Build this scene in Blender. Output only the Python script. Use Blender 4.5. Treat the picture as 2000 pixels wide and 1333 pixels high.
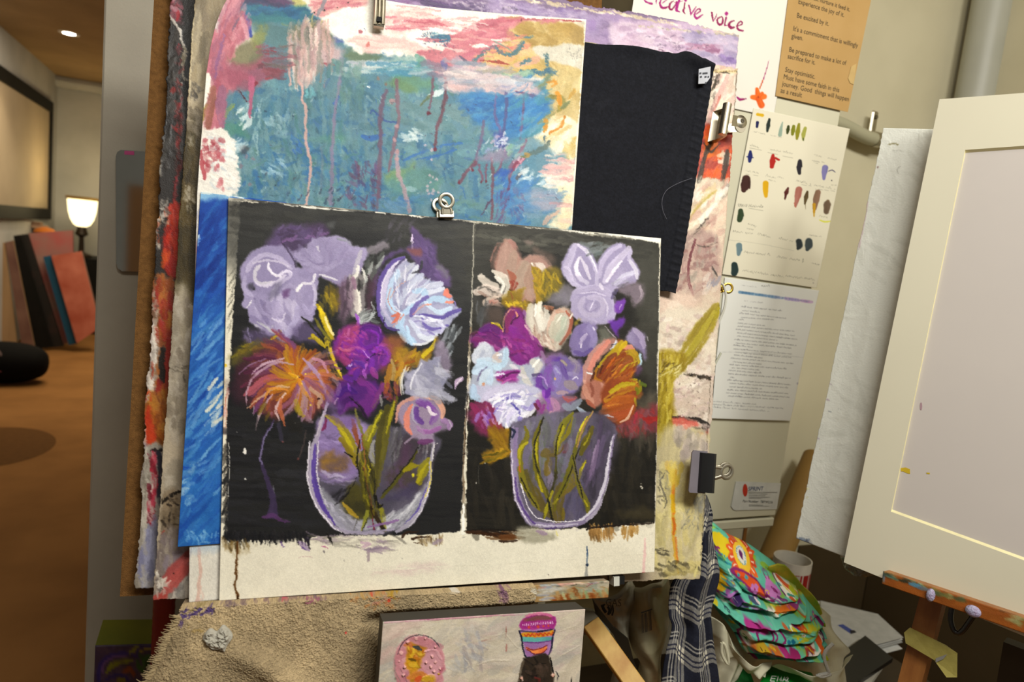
import bpy, math, random
import numpy as np
from mathutils import Vector, Matrix
for o in list(bpy.data.objects): bpy.data.objects.remove(o)
scn = bpy.context.scene; COL = scn.collection
# ---------------------------------------------------------------- camera
FPX = 1333.0                                   # focal length in pixels of the 2000 x 1333 frame (24 mm)
_a, _p, _t = math.radians(23.5), math.radians(7.2), math.radians(6.1)
CAM = np.array([0, 0, 1.5])
CF = np.array([math.sin(_a)*math.cos(_p), math.cos(_a)*math.cos(_p), -math.sin(_p)])
_r = np.array([math.cos(_a), -math.sin(_a), 0]); _u = np.cross(_r, CF)
CR = _r*math.cos(_t)+_u*math.sin(_t); CU = _u*math.cos(_t)-_r*math.sin(_t)
cd = bpy.data.cameras.new('camera'); cam = bpy.data.objects.new('camera', cd); COL.objects.link(cam)
cd.sensor_width = 36.0; cd.lens = FPX/2000*36.0; cd.clip_start = .02; cd.clip_end = 60
cam.matrix_world = Matrix(((CR[0], CU[0], -CF[0], CAM[0]), (CR[1], CU[1], -CF[1], CAM[1]), (CR[2], CU[2], -CF[2], CAM[2]), (0, 0, 0, 1)))
cd.dof.use_dof = True; cd.dof.focus_distance = 1.12; cd.dof.aperture_fstop = 4.0
scn.camera = cam
# ---------------------------------------------------------------- world, lights, exposure
scn.view_settings.view_transform = 'Standard'; scn.view_settings.look = 'None'
scn.view_settings.gamma = 1.0; scn.view_settings.use_curve_mapping = False
scn.view_settings.exposure = 0.0
w = bpy.data.worlds.new('world'); scn.world = w; w.use_nodes = True
w.node_tree.nodes['Background'].inputs[0].default_value = (1.0, .93, .80, 1)
w.node_tree.nodes['Background'].inputs[1].default_value = .12
def area(name, loc, aim, sx, sy, energy, col):
    l = bpy.data.lights.new(name, 'AREA'); l.shape = 'RECTANGLE'; l.size = sx; l.size_y = sy; l.energy = energy; l.color = col
    o = bpy.data.objects.new(name, l); COL.objects.link(o); o.location = loc
    o.rotation_euler = (Vector(aim)-Vector(loc)).to_track_quat('-Z', 'Y').to_euler(); return o
area('studio_ceiling_light', (.30, -.35, 2.95), (.75, 1.1, 1.1), .8, .35, 34, (1, .985, .93))
area('studio_fill_right', (1.05, -.9, 2.98), (.9, 1.1, .9), .8, .35, 46, (1, .985, .93))  # unseen second light, added to reach the papers on the low table
area('wall_fill_light', (-.75, -.2, 3.0), (-.1, 1.7, 1.3), .5, .5, 7, (1, .94, .84))  # unseen soft light, added to lift the grey wall's left end
area('hall_fill_light', (-.7, 6.6, 3.0), (-.8, 6.8, 0), 1.4, 2.4, 84, (1, .84, .60))  # unseen fill, added to brighten the carpet and the far stack
# ---------------------------------------------------------------- paint engine
# Every painted sheet is a fine mesh grid; brush strokes set the pigment colour
# and the impasto height of its vertices.  Stroke coordinates are sheet
# measurements taken from the photograph.
def hx(c):
 if isinstance(c,str):
  return np.array([int(c[i:i+2],16)for i in(0,2,4)],dtype=np.float32)/255.
 return np.array(c,dtype=np.float32)
_rg=np.random.default_rng(7)
def _fft_noise(n,beta,seed):
 r=np.random.default_rng(seed)
 fx=np.fft.fftfreq(n)[:,None];fy=np.fft.fftfreq(n)[None,:]
 k=np.sqrt(fx*fx+fy*fy);k[0,0]=1
 a=k**(-beta);a[0,0]=0;a[k<2.5/n]=0
 z=np.fft.ifft2(np.fft.fft2(r.standard_normal((n,n)))*a).real
 q=np.argsort(np.argsort(z.ravel())).reshape(n,n)/float(n*n)
 return q.astype(np.float32)
NZ=[_fft_noise(512,1.5,1),_fft_noise(512,1.05,2),_fft_noise(512,.35,3)]
def nz(x,y,s=1.,seed=0,k=0):
 t=NZ[k]
 x=np.asarray(x)/s+37.7*seed;y=np.asarray(y)/s+91.3*seed
 xi=np.floor(x).astype(np.int32);yi=np.floor(y).astype(np.int32)
 fx=(x-xi).astype(np.float32);fy=(y-yi).astype(np.float32)
 a=t[xi&511,yi&511];b=t[(xi+1)&511,yi&511]
 c=t[xi&511,(yi+1)&511];d=t[(xi+1)&511,(yi+1)&511]
 return(a*(1-fx)+b*fx)*(1-fy)+(c*(1-fx)+d*fx)*fy
def sst(a,b,x):
 t=np.clip((x-a)/(b-a+1e-9),0,1)
 return t*t*(3-2*t)
def smooth(pts,step=6.,closed=False):
 p=np.array(pts,float)
 if len(p)<3 and not closed:
  n=max(2,int(np.hypot(*(p[1]-p[0]))/step)+1)
  t=np.linspace(0,1,n)[:,None]
  return p[0]*(1-t)+p[1]*t,np.linspace(0,1,n)
 q=np.vstack([p[-1],p,p[0],p[1]])if closed else np.vstack([2*p[0]-p[1],p,2*p[-1]-p[-2]])
 out=[];tt=[];m=len(q)-3
 for i in range(m):
  a,b,c,d=q[i:i+4]
  n=max(2,int(np.hypot(*(c-b))/step)+1)
  t=np.linspace(0,1,n,endpoint=False)[:,None]
  out.append(.5*((2*b)+(c-a)*t+(2*a-5*b+4*c-d)*t*t+(3*b-a-3*c+d)*t**3));tt.append((i+t[:,0])/m)
 if not closed:
  out.append(q[-2][None]);tt.append(np.array([1.]))
 return np.vstack(out),np.concatenate(tt)
class Sheet:
 def __init__(s,X,Y,base,seed=1):
  s.X=X.astype(np.float32);s.Y=Y.astype(np.float32)
  s.c=np.empty(X.shape+(3,),np.float32);s.c[:]=hx(base);s.h=np.zeros(X.shape,np.float32)
  s.r=np.random.default_rng(seed);s.k=0
  s.ry0,s.ry1=s.Y.min(1),s.Y.max(1);s.cx0,s.cx1=s.X.min(0),s.X.max(0)
  s.clip=None
 def box(s,x0,y0,x1,y1):
  r=np.nonzero((s.ry1>=y0)&(s.ry0<=y1))[0];c=np.nonzero((s.cx1>=x0)&(s.cx0<=x1))[0]
  if len(r)==0 or len(c)==0:return None
  return slice(r[0],r[-1]+1),slice(c[0],c[-1]+1)
 def put(s,b,m,col,h):
  if s.clip is not None:m=m*s.clip[b]
  m3=m[...,None]
  s.c[b]=s.c[b]*(1-m3)+col*m3
  s.h[b]=s.h[b]*(1-.6*m)+h*m
 def st(s,pts,w,col,op=1.,dry=.35,c2=None,soft=.3,rough=.25,h=.5,tip=1,seed=None,fr=.6):
  """brush stroke: bristle streaks run along it, ends taper (tip)"""
  s.k+=1;sd=s.k if seed is None else seed
  p,t=smooth(pts)
  w=np.atleast_1d(np.array(w,float))*.72;wt=np.interp(t,np.linspace(0,1,len(w)),w)if len(w)>1 else np.full(len(t),w[0])
  L=np.concatenate([[0],np.cumsum(np.hypot(*np.diff(p,axis=0).T))]);Lt=L[-1]+1e-6
  if tip and len(w)==1:
   e=np.minimum(1,np.minimum(L,Lt-L)/(w[0]*.9+1e-6)+.45);wt=wt*np.sqrt(e)
  mw=wt.max()*1.35+1.5
  b=s.box(p[:,0].min()-mw,p[:,1].min()-mw,p[:,0].max()+mw,p[:,1].max()+mw)
  if b is None:return
  X=s.X[b];Y=s.Y[b]
  D=np.full(X.shape,1e9,np.float32);T=np.zeros_like(D);S=np.zeros_like(D);W=np.ones_like(D)
  ry0,ry1,cx0,cx1=s.ry0[b[0]],s.ry1[b[0]],s.cx0[b[1]],s.cx1[b[1]]
  for i in range(len(p)-1):
   ax,ay=p[i];bx,by=p[i+1]
   m=max(wt[i],wt[i+1])*1.35+1.5
   r=np.nonzero((ry1>=min(ay,by)-m)&(ry0<=max(ay,by)+m))[0];c=np.nonzero((cx1>=min(ax,bx)-m)&(cx0<=max(ax,bx)+m))[0]
   if len(r)==0 or len(c)==0:continue
   q=(slice(r[0],r[-1]+1),slice(c[0],c[-1]+1))
   dx,dy=bx-ax,by-ay;ll=dx*dx+dy*dy+1e-9
   u=((X[q]-ax)*dx+(Y[q]-ay)*dy)/ll;uc=np.clip(u,0,1)
   d=np.hypot(X[q]-ax-uc*dx,Y[q]-ay-uc*dy)
   sg=((X[q]-ax)*dy-(Y[q]-ay)*dx)/math.sqrt(ll)
   ww=wt[i]*(1-uc)+wt[i+1]*uc+1e-3
   k=d/ww<D[q]/W[q]
   D[q]=np.where(k,d,D[q]);T[q]=np.where(k,L[i]+uc*math.sqrt(ll),T[q]);S[q]=np.where(k,sg,S[q]);W[q]=np.where(k,ww,W[q])
  r=D/W
  n1=nz(T*.07,S*fr,1.,sd,1);n2=nz(X,Y,3.,sd,1)
  m=1-sst(1-soft,1.0+.02,r+(n2-.5)*rough)
  tt=T/Lt
  if dry:m=m*(1-np.clip(dry*1.3,0,1)*sst(1-dry*(.55+.5*tt),1.12-dry*(.55+.5*tt),.75*n1+.25*n2))
  m=np.where(D<1e8,m,0)*op
  C=hx(col)
  if c2 is None:cc=C+(n1-.5)[...,None]*.07
  else:cc=C+(hx(c2)-C)*sst(.25,.8,n1)[...,None]
  s.put(b,m,np.clip(cc,0,1),h*(.35+1.1*n1))
 def py(s,pts,col,op=1.,soft=2.,rough=4.,c2=None,ns=14.,ang=None,h=.25,seed=None,cv=True,k=0,dry=0.):
  """filled patch with a ragged edge"""
  s.k+=1;sd=s.k if seed is None else seed
  p=smooth(pts,14.,True)[0]if cv else np.array(pts,float)
  mg=soft+rough+2
  b=s.box(p[:,0].min()-mg,p[:,1].min()-mg,p[:,0].max()+mg,p[:,1].max()+mg)
  if b is None:return
  X=s.X[b];Y=s.Y[b];ins=np.zeros(X.shape,bool);D=np.full(X.shape,1e9,np.float32)
  for i in range(len(p)):
   ax,ay=p[i];bx,by=p[(i+1)%len(p)]
   dx,dy=bx-ax,by-ay;ll=dx*dx+dy*dy+1e-9
   u=np.clip(((X-ax)*dx+(Y-ay)*dy)/ll,0,1)
   np.minimum(D,(X-ax-u*dx)**2+(Y-ay-u*dy)**2,out=D)
   if ay!=by:ins^=((ay>Y)!=(by>Y))&(X<(bx-ax)*(Y-ay)/(by-ay)+ax)
  D=np.sqrt(D);D=np.where(ins,D,-D)
  D=D+(nz(X,Y,5.,sd,1)-.5)*2*rough
  m=sst(-soft,soft,D)*op
  if ang is None:n1=nz(X,Y,ns/6.,sd,k)
  else:
   ca,sa=math.cos(math.radians(ang)),math.sin(math.radians(ang))
   n1=nz((X*ca+Y*sa)*.1,(Y*ca-X*sa),ns/12.,sd,1)
  if dry:m=m*(1-sst(1-dry,1.15-dry,n1))
  C=hx(col);cc=C+(n1-.5)[...,None]*.06 if c2 is None else C+(hx(c2)-C)*sst(.2,.8,n1)[...,None]
  s.put(b,m,np.clip(cc,0,1),h*(.4+n1))
 def sc(s,pts,n,ln,w,ang,cols,op=.8,dry=.5,da=20,h=.4,bend=.15,soft=.35):
  """n loose marks scattered inside an outline"""
  p=np.array(pts,float);x0,y0=p.min(0);x1,y1=p.max(0);done=0;tr=0
  while done<n and tr<n*30:
   tr+=1;x=s.r.uniform(x0,x1);y=s.r.uniform(y0,y1);ins=False
   for i in range(len(p)):
    ax,ay=p[i];bx,by=p[(i+1)%len(p)]
    if(ay>y)!=(by>y)and x<(bx-ax)*(y-ay)/(by-ay)+ax:ins=not ins
   if not ins:continue
   a=math.radians((ang(x,y)if callable(ang)else ang)+s.r.uniform(-da,da));l=ln*s.r.uniform(.6,1.3)/2
   dx,dy=math.cos(a)*l,math.sin(a)*l;bd=s.r.uniform(-bend,bend)
   c=cols[s.r.integers(len(cols))]
   s.st([(x-dx,y-dy),(x-dy*bd,y+dx*bd),(x+dx,y+dy)],w*s.r.uniform(.8,1.6),c,op*s.r.uniform(.7,1),dry,None,soft,.3,h)
   done+=1
 def dt(s,pts,r,col,op=1.,h=.4):
  for x,y in pts:
   a=s.r.uniform(.75,1.25)*r
   s.py([(x-a,y),(x,y-a*1.1),(x+a,y),(x,y+a*1.1)],col,op,min(1.,a*.4),a*.25,h=h)
 def drip(s,pts,w,col,op=.8,seed=None):
  s.st(pts,w,col,op,.12,None,.6,.25,.3,0,seed)
 def warp(s,amp=2.,sc=6.,mix=.35,seed=5):
  """pull wet paint about a little so edges feather into each other"""
  n=s.X.shape
  px=max(abs(float(s.X[0,1]-s.X[0,0])),.3);py=max(abs(float(s.Y[1,0]-s.Y[0,0])),.3)
  I,J=np.meshgrid(np.arange(n[0]),np.arange(n[1]),indexing='ij')
  dx=(nz(s.X,s.Y,sc/6.,seed,1)-.5)*2*amp+(nz(s.X,s.Y,.5,seed+9,2)-.5)*amp*.2
  dy=(nz(s.X,s.Y,sc/6.,seed+3,1)-.5)*2*amp+(nz(s.X,s.Y,.5,seed+12,2)-.5)*amp*.2
  a=np.clip(I+np.round(dy/py).astype(int),0,n[0]-1);b=np.clip(J+np.round(dx/px).astype(int),0,n[1]-1)
  s.c=s.c[a,b];s.h=s.h[a,b]
  if mix:
   m=(s.c+np.roll(s.c,1,0)+np.roll(s.c,-1,0)+np.roll(s.c,1,1)+np.roll(s.c,-1,1))/5
   s.c=s.c*(1-mix)+m*mix
 def grain(s,amt=.05,sx=1.,sy=1.):
  """pigment grain and canvas weave in the colour itself"""
  g=nz(s.X*sx,s.Y*sy,.6,3,2)-.5;q=nz(s.X,s.Y,2.5,4,1)-.5
  s.c=np.clip(s.c*(1+(g*1.2+q*.45)[...,None]*amt*1.6),0,1)
 def wash(s,col,op,sc=30.,lo=.4,hi=.8,k=0,b=None,seed=None,sx=1.,sy=1.):
  """cloudy overall tone"""
  s.k+=1;b=(slice(None),slice(None))if b is None else s.box(*b)
  if b is None:return
  n=nz(s.X[b]*sx,s.Y[b]*sy,sc/6.,s.k if seed is None else seed,k)
  s.put(b,sst(lo,hi,n)*op,hx(col),s.h[b])
def tone(c,g=1.22,k=1.07,sat=.98):
 """wet pigment: deeper darks and fuller chroma than the mixing palette"""
 c=np.clip(c,0,1)**g*k;m=c.mean(-1,keepdims=True)
 return np.clip(m+(c-m)*sat,0,.93)
def grid_px(tl,tr,br,bl,us,vs):
 """perspective-true grid of photograph measurements for a flat rectangle"""
 src=[(0,0),(1,0),(1,1),(0,1)];A=[];B=[]
 for(u,v),(x,y)in zip(src,(tl,tr,br,bl)):
  A+=[[u,v,1,0,0,0,-u*x,-v*x],[0,0,0,u,v,1,-u*y,-v*y]];B+=[x,y]
 g=np.append(np.linalg.solve(np.array(A,float),np.array(B,float)),1).reshape(3,3)
 U,V=np.meshgrid(us,vs)
 w=g[2,0]*U+g[2,1]*V+1
 return(g[0,0]*U+g[0,1]*V+g[0,2])/w,(g[1,0]*U+g[1,1]*V+g[1,2])/w
def lines(*seg):
 """grid lines: (to, step) runs along 0..1"""
 out=[0.]
 for to,st in seg:
  n=max(1,int(round((to-out[-1])/st)));out+=list(np.linspace(out[-1],to,n+1)[1:])
 return np.array(out)
def ragged(X,Y,amp,sc=9.,seed=3,sides='lrtb',fall=6):
 """irregular sheet edge: the last rows wander in the sheet's own plane"""
 n=X.shape
 for sd,ax,idx in(('l',1,0),('r',1,-1),('t',0,0),('b',0,-1)):
  if sd not in sides:continue
  e=(slice(None),idx)if ax==1 else(idx,slice(None))
  L=np.arange(len(X[e]));o=(nz(X[e],Y[e],sc/6.,seed+ord(sd),1)-.5)*2*amp
  for k in range(fall):
   f=1-k/fall;j=k if idx==0 else-1-k
   q=(slice(None),j)if ax==1 else(j,slice(None))
   if ax==1:X[q]+=o*f
   else:Y[q]+=o*f
 return X,Y
class Pen:
 """draws on a sheet with an enlarged local measuring frame (origin, scale)"""
 def __init__(s,sh,ox=0,oy=0,k=1.):
  s.sh,s.ox,s.oy,s.k=sh,ox,oy,k
 def m(s,pts):return[(s.ox+x/s.k,s.oy+y/s.k)for x,y in pts]
 def st(s,pts,w,*a,**q):s.sh.st(s.m(pts),np.atleast_1d(np.array(w,float))/s.k,*a,**q)
 def py(s,pts,*a,**q):s.sh.py(s.m(pts),*a,**q)
 def sc(s,pts,n,ln,w,*a,**q):s.sh.sc(s.m(pts),n,ln/s.k,w/s.k,*a,**q)
 def dt(s,pts,r,*a,**q):s.sh.dt(s.m(pts),r/s.k,*a,**q)
 def drip(s,pts,w,*a,**q):s.sh.drip(s.m(pts),np.array(w,float)/s.k,*a,**q)
 def fan(s,cx,cy,r0,r1,a0,a1,n,w,cols,op=.8,curl=0.,**q):
  """petal strokes fanned round a centre (degrees, clockwise from right)"""
  for i in range(n):
   a=math.radians(a0+(a1-a0)*(i+.5)/n+s.sh.r.uniform(-4,4));rr=r1*s.sh.r.uniform(.85,1.1);b=a+math.radians(curl)
   am=(a+b)/2-math.radians(curl)*.35
   s.st([(cx+r0*math.cos(a),cy+r0*math.sin(a)),(cx+(r0+rr)/2*math.cos(am),cy+(r0+rr)/2*math.sin(am)),(cx+rr*math.cos(b),cy+rr*math.sin(b))],w,cols[s.sh.r.integers(len(cols))],op,**q)
# ---------------------------------------------------------------- helpers
def lin(c):
 c=hx(c);return np.where(c<=.04045,c/12.92,((c+.055)/1.055)**2.4)
def sight(px,py):
 """line of sight through a point measured in the photograph"""
 px=np.asarray(px,float);py=np.asarray(py,float)
 return CF+((px-1000)/FPX)[...,None]*CR-((py-666.5)/FPX)[...,None]*CU
def on(px,py,P,n,off=0.):
 """where that line meets a real plane (point, normal), plus an offset along the normal"""
 d=sight(px,py);P=np.asarray(P,float);n=np.asarray(n,float)
 t=((P-CAM)@n)/(d@n)
 return CAM+d*t[...,None]+np.asarray(off)[...,None]*n
def onp(p,P,n,off=0.):
 """same, with the plane itself shifted by off"""
 return on(p[0],p[1],np.asarray(P)+np.asarray(n)*off,n)
def unit(v):v=np.asarray(v,float);return v/np.linalg.norm(v)
YN=np.array([0,-1.,0]);XN=np.array([1.,0,0]);ZN=np.array([0,0,1.])
EP=np.array([.018,1.056,1.247]);EX=unit([.9935,-.114,.005]);EY=unit([0,.23,.973]);EN=unit(np.cross(EX,EY))
EY=np.cross(EN,EX)
def ez(x,y,off=0.):return onp((x,y),EP,EN,off)
FN=unit([-CF[0],-CF[1],0])
def fz(x,y,dist):return on(x,y,CAM+np.array([CF[0],CF[1],0])*dist,FN)
def yz(x,y,yy):return on(x,y,np.array([0,yy,0]),YN)
def xz(x,y,xx):return on(x,y,np.array([xx,0,0]),XN)
def zz(x,y,z):return on(x,y,np.array([0,0,z]),ZN)
MATS={}
def mat(name,col,rough=.55,metal=0.,c2=None,scale=30.,bump=0.,bscale=200.,spec=.4,stretch=(1,1,1),emit=0.,trans=0.,sss=0.,detail=6.,lo=.35,hi=.65,ecol=None):
 if name in MATS:return MATS[name]
 m=bpy.data.materials.new(name);m.use_nodes=True;N=m.node_tree.nodes;L=m.node_tree.links
 b=N['Principled BSDF'];b.inputs['Roughness'].default_value=rough;b.inputs['Metallic'].default_value=metal
 b.inputs['Specular IOR Level'].default_value=spec
 tc=N.new('ShaderNodeTexCoord');mp=N.new('ShaderNodeMapping');mp.inputs['Scale'].default_value=stretch;L.new(tc.outputs['Object'],mp.inputs[0])
 nt=N.new('ShaderNodeTexNoise');nt.inputs['Scale'].default_value=scale;nt.inputs['Detail'].default_value=detail;L.new(mp.outputs[0],nt.inputs['Vector'])
 cr=N.new('ShaderNodeValToRGB');a=lin(col);c=lin(c2)if c2 is not None else a*.86
 cr.color_ramp.elements[0].position=lo;cr.color_ramp.elements[1].position=hi
 cr.color_ramp.elements[0].color=(*a,1);cr.color_ramp.elements[1].color=(*c,1)
 L.new(nt.outputs['Fac'],cr.inputs[0]);L.new(cr.outputs[0],b.inputs['Base Color'])
 if bump:
  n2=N.new('ShaderNodeTexNoise');n2 .inputs['Scale'].default_value=bscale;n2 .inputs['Detail'].default_value=4;L.new(mp.outputs[0],n2 .inputs['Vector'])
  bp=N.new('ShaderNodeBump');bp.inputs['Strength'].default_value=bump;bp.inputs['Distance'].default_value=.002;L.new(n2 .outputs['Fac'],bp.inputs['Height']);L.new(bp.outputs[0],b.inputs['Normal'])
 if emit:
  b.inputs['Emission Color'].default_value=(*lin(ecol or col),1);b.inputs['Emission Strength'].default_value=emit
 if trans:b.inputs['Transmission Weight'].default_value=trans
 MATS[name]=m;return m
def paint_mat(name,rough=.5,weave=.25,wscale=900.,spec=.2,trans=0.):
 """pigment colour held in the mesh, canvas weave from crossed waves"""
 if name in MATS:return MATS[name]
 m=bpy.data.materials.new(name);m.use_nodes=True;N=m.node_tree.nodes;L=m.node_tree.links
 b=N['Principled BSDF'];b.inputs['Roughness'].default_value=rough;b.inputs['Specular IOR Level'].default_value=spec
 at=N.new('ShaderNodeAttribute');at.attribute_name='pigment';L.new(at.outputs['Color'],b.inputs['Base Color'])
 tc=N.new('ShaderNodeTexCoord');nt=N.new('ShaderNodeTexNoise');nt.inputs['Scale'].default_value=wscale;nt.inputs['Detail'].default_value=3;L.new(tc.outputs['Object'],nt.inputs['Vector'])
 bp=N.new('ShaderNodeBump');bp.inputs['Strength'].default_value=weave;bp.inputs['Distance'].default_value=.001;L.new(nt.outputs['Fac'],bp.inputs['Height']);L.new(bp.outputs[0],b.inputs['Normal'])
 MATS[name]=m;return m
def tag(o,label=None,cat=None,group=None,kind=None):
 if label:o['label']=label
 if cat:o['category']=cat
 if group:o['group']=group
 if kind:o['kind']=kind
 return o
def thing(name,loc,label,cat,group=None):
 o=bpy.data.objects.new(name,None);COL.objects.link(o);o.location=Vector([float(v)for v in loc]);o.empty_display_size=.05
 return tag(o,label,cat,group)
def link_mesh(name,me,mats,parent=None):
 """world-space mesh -> object with its origin at its own base (or its parent's)"""
 n=len(me.vertices);co=np.empty(n*3,np.float32);me.vertices.foreach_get('co',co);co=co.reshape(-1,3)
 if parent is None:org=np.array([(co[:,0].min()+co[:,0].max())/2,(co[:,1].min()+co[:,1].max())/2,co[:,2].min()])
 else:
  org=np.zeros(3);q=parent
  while q is not None:org+=np.array(q.location);q=q.parent
 me.vertices.foreach_set('co',(co-org).astype(np.float32).ravel());me.update()
 for m in(mats if isinstance(mats,(list,tuple))else[mats]):me.materials.append(m)
 o=bpy.data.objects.new(name,me);COL.objects.link(o)
 if parent is None:o.location=Vector([float(v)for v in org])
 else:o.parent=parent
 return o
class MB:
 def __init__(s):s.v=[];s.f=[];s.mi=[];s.cur=0
 def add(s,vs,fs):
  b=len(s.v);s.v+=[tuple(float(c)for c in p)for p in vs];s.f+=[tuple(b+i for i in f)for f in fs];s.mi+=[s.cur]*len(fs);return s
 def box(s,c,h,ax=None,bev=0.):
  ax=np.eye(3)if ax is None else np.array(ax);c=np.array(c,float);h=np.array(h,float)
  if bev<=0:
   vs=[c+ax[0]*h[0]*i+ax[1]*h[1]*j+ax[2]*h[2]*k for i in(-1,1)for j in(-1,1)for k in(-1,1)]
   return s.add(vs,[(0,1,3,2),(4,6,7,5),(0,4,5,1),(2,3,7,6),(0,2,6,4),(1,5,7,3)])
  bev=min(bev,h.min()*.95);x,y,z=h;a=h-bev
  pr=[(-a[0],-a[1]),(a[0],-a[1]),(a[0],a[1]),(-a[0],a[1])]
  ring=[(-a[0],-y),(a[0],-y),(x,-a[1]),(x,a[1]),(a[0],y),(-a[0],y),(-x,a[1]),(-x,-a[1])]
  inn=[(-a[0],-a[1]),(a[0],-a[1]),(a[0],-a[1]),(a[0],a[1]),(a[0],a[1]),(-a[0],a[1]),(-a[0],a[1]),(-a[0],-a[1])]
  V=[c+ax[0]*p+ax[1]*q+ax[2]*r for rr,r in((inn,-z),(ring,-a[2]),(ring,a[2]),(inn,z))for p,q in rr]
  F=[]
  for k in range(3):
   for i in range(8):j=(i+1)%8;F.append((k*8+i,k*8+j,k*8+8+j,k*8+8+i))
  F+=[(7,5,3,1),(24+0,24+2,24+4,24+6)]
  F=[f for f in F];return s.add(V,F)
 def quad(s,a,b,c,d,t):
  """slab: four corners of the front face and a thickness vector"""
  q=[np.array(p,float)for p in(a,b,c,d)];t=np.array(t,float)
  return s.add(q+[p+t for p in q],[(0,1,2,3),(7,6,5,4),(0,4,5,1),(1,5,6,2),(2,6,7,3),(3,7,4,0)])
 def poly(s,pts,t):
  q=[np.array(p,float)for p in pts];n=len(q);t=np.array(t,float)
  return s.add(q+[p+t for p in q],[tuple(range(n)),tuple(range(2*n-1,n-1,-1))]+[(i,i+n,(i+1)%n+n,(i+1)%n)for i in range(n)])
 def tube(s,pts,r,seg=10,closed=False,sm=0.,flat=1.,up=None):
  p=np.array(pts,float)
  if sm:
   q=np.vstack([p[-1],p,p[0],p[1]])if closed else np.vstack([2*p[0]-p[1],p,2*p[-1]-p[-2]]);out=[]
   for i in range(len(q)-3):
    a,b,c,d=q[i:i+4];n=max(2,int(np.linalg.norm(c-b)/sm));t=np.linspace(0,1,n,endpoint=False)[:,None]
    out.append(.5*((2*b)+(c-a)*t+(2*a-5*b+4*c-d)*t*t+(3*b-a-3*c+d)*t**3))
   if not closed:out.append(q[-2][None])
   p=np.vstack(out)
  n=len(p);rr=np.interp(np.linspace(0,1,n),np.linspace(0,1,len(np.atleast_1d(r))),np.atleast_1d(r))if np.ndim(r)else np.full(n,r)
  T=np.roll(p,-1,0)-np.roll(p,1,0)
  if not closed:T[0]=p[1]-p[0];T[-1]=p[-1]-p[-2]
  T/=np.linalg.norm(T,axis=1)[:,None]
  a=np.array(up,float)if up is not None else(np.array([0,0,1.])if abs(T[0][2])<.9 else np.array([1.,0,0]));V=[]
  for i in range(n):
   a=a-T[i]*(a@T[i]);a/=np.linalg.norm(a)+1e-12;b=np.cross(T[i],a)
   for k in range(seg):
    g=2*math.pi*k/seg;V.append(p[i]+rr[i]*(math.cos(g)*a*flat+math.sin(g)*b))
  F=[]
  for i in range(n if closed else n-1):
   j=(i+1)%n
   for k in range(seg):l=(k+1)%seg;F.append((i*seg+k,i*seg+l,j*seg+l,j*seg+k))
  if not closed:F+=[tuple(range(seg-1,-1,-1)),tuple((n-1)*seg+k for k in range(seg))]
  return s.add(V,F)
 def lathe(s,prof,c,ax=None,seg=32,cap=True):
  ax=np.eye(3)if ax is None else np.array(ax);c=np.array(c,float);V=[];F=[];n=len(prof)
  for r,h in prof:
   for k in range(seg):g=2*math.pi*k/seg;V.append(c+ax[0]*r*math.cos(g)+ax[1]*r*math.sin(g)+ax[2]*h)
  for i in range(n-1):
   for k in range(seg):l=(k+1)%seg;F.append((i*seg+k,i*seg+l,i*seg+seg+l,i*seg+seg+k))
  if cap:F+=[tuple(range(seg-1,-1,-1)),tuple((n-1)*seg+k for k in range(seg))]
  return s.add(V,F)
 def build(s,name,m,parent=None,smooth=False,fix=True):
  import bmesh
  me=bpy.data.meshes.new(name);me.from_pydata(s.v,[],s.f);me.update()
  if fix:
   bm=bmesh.new();bm.from_mesh(me);bmesh.ops.recalc_face_normals(bm,faces=bm.faces);bm.to_mesh(me);bm.free()
  for p,k in zip(me.polygons,s.mi):p.material_index=k;p.use_smooth=smooth
  o=link_mesh(name,me,m,parent)
  if smooth:
   try:
    me.set_sharp_from_angle(angle=math.radians(40))
   except Exception:pass
  return o
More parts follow.
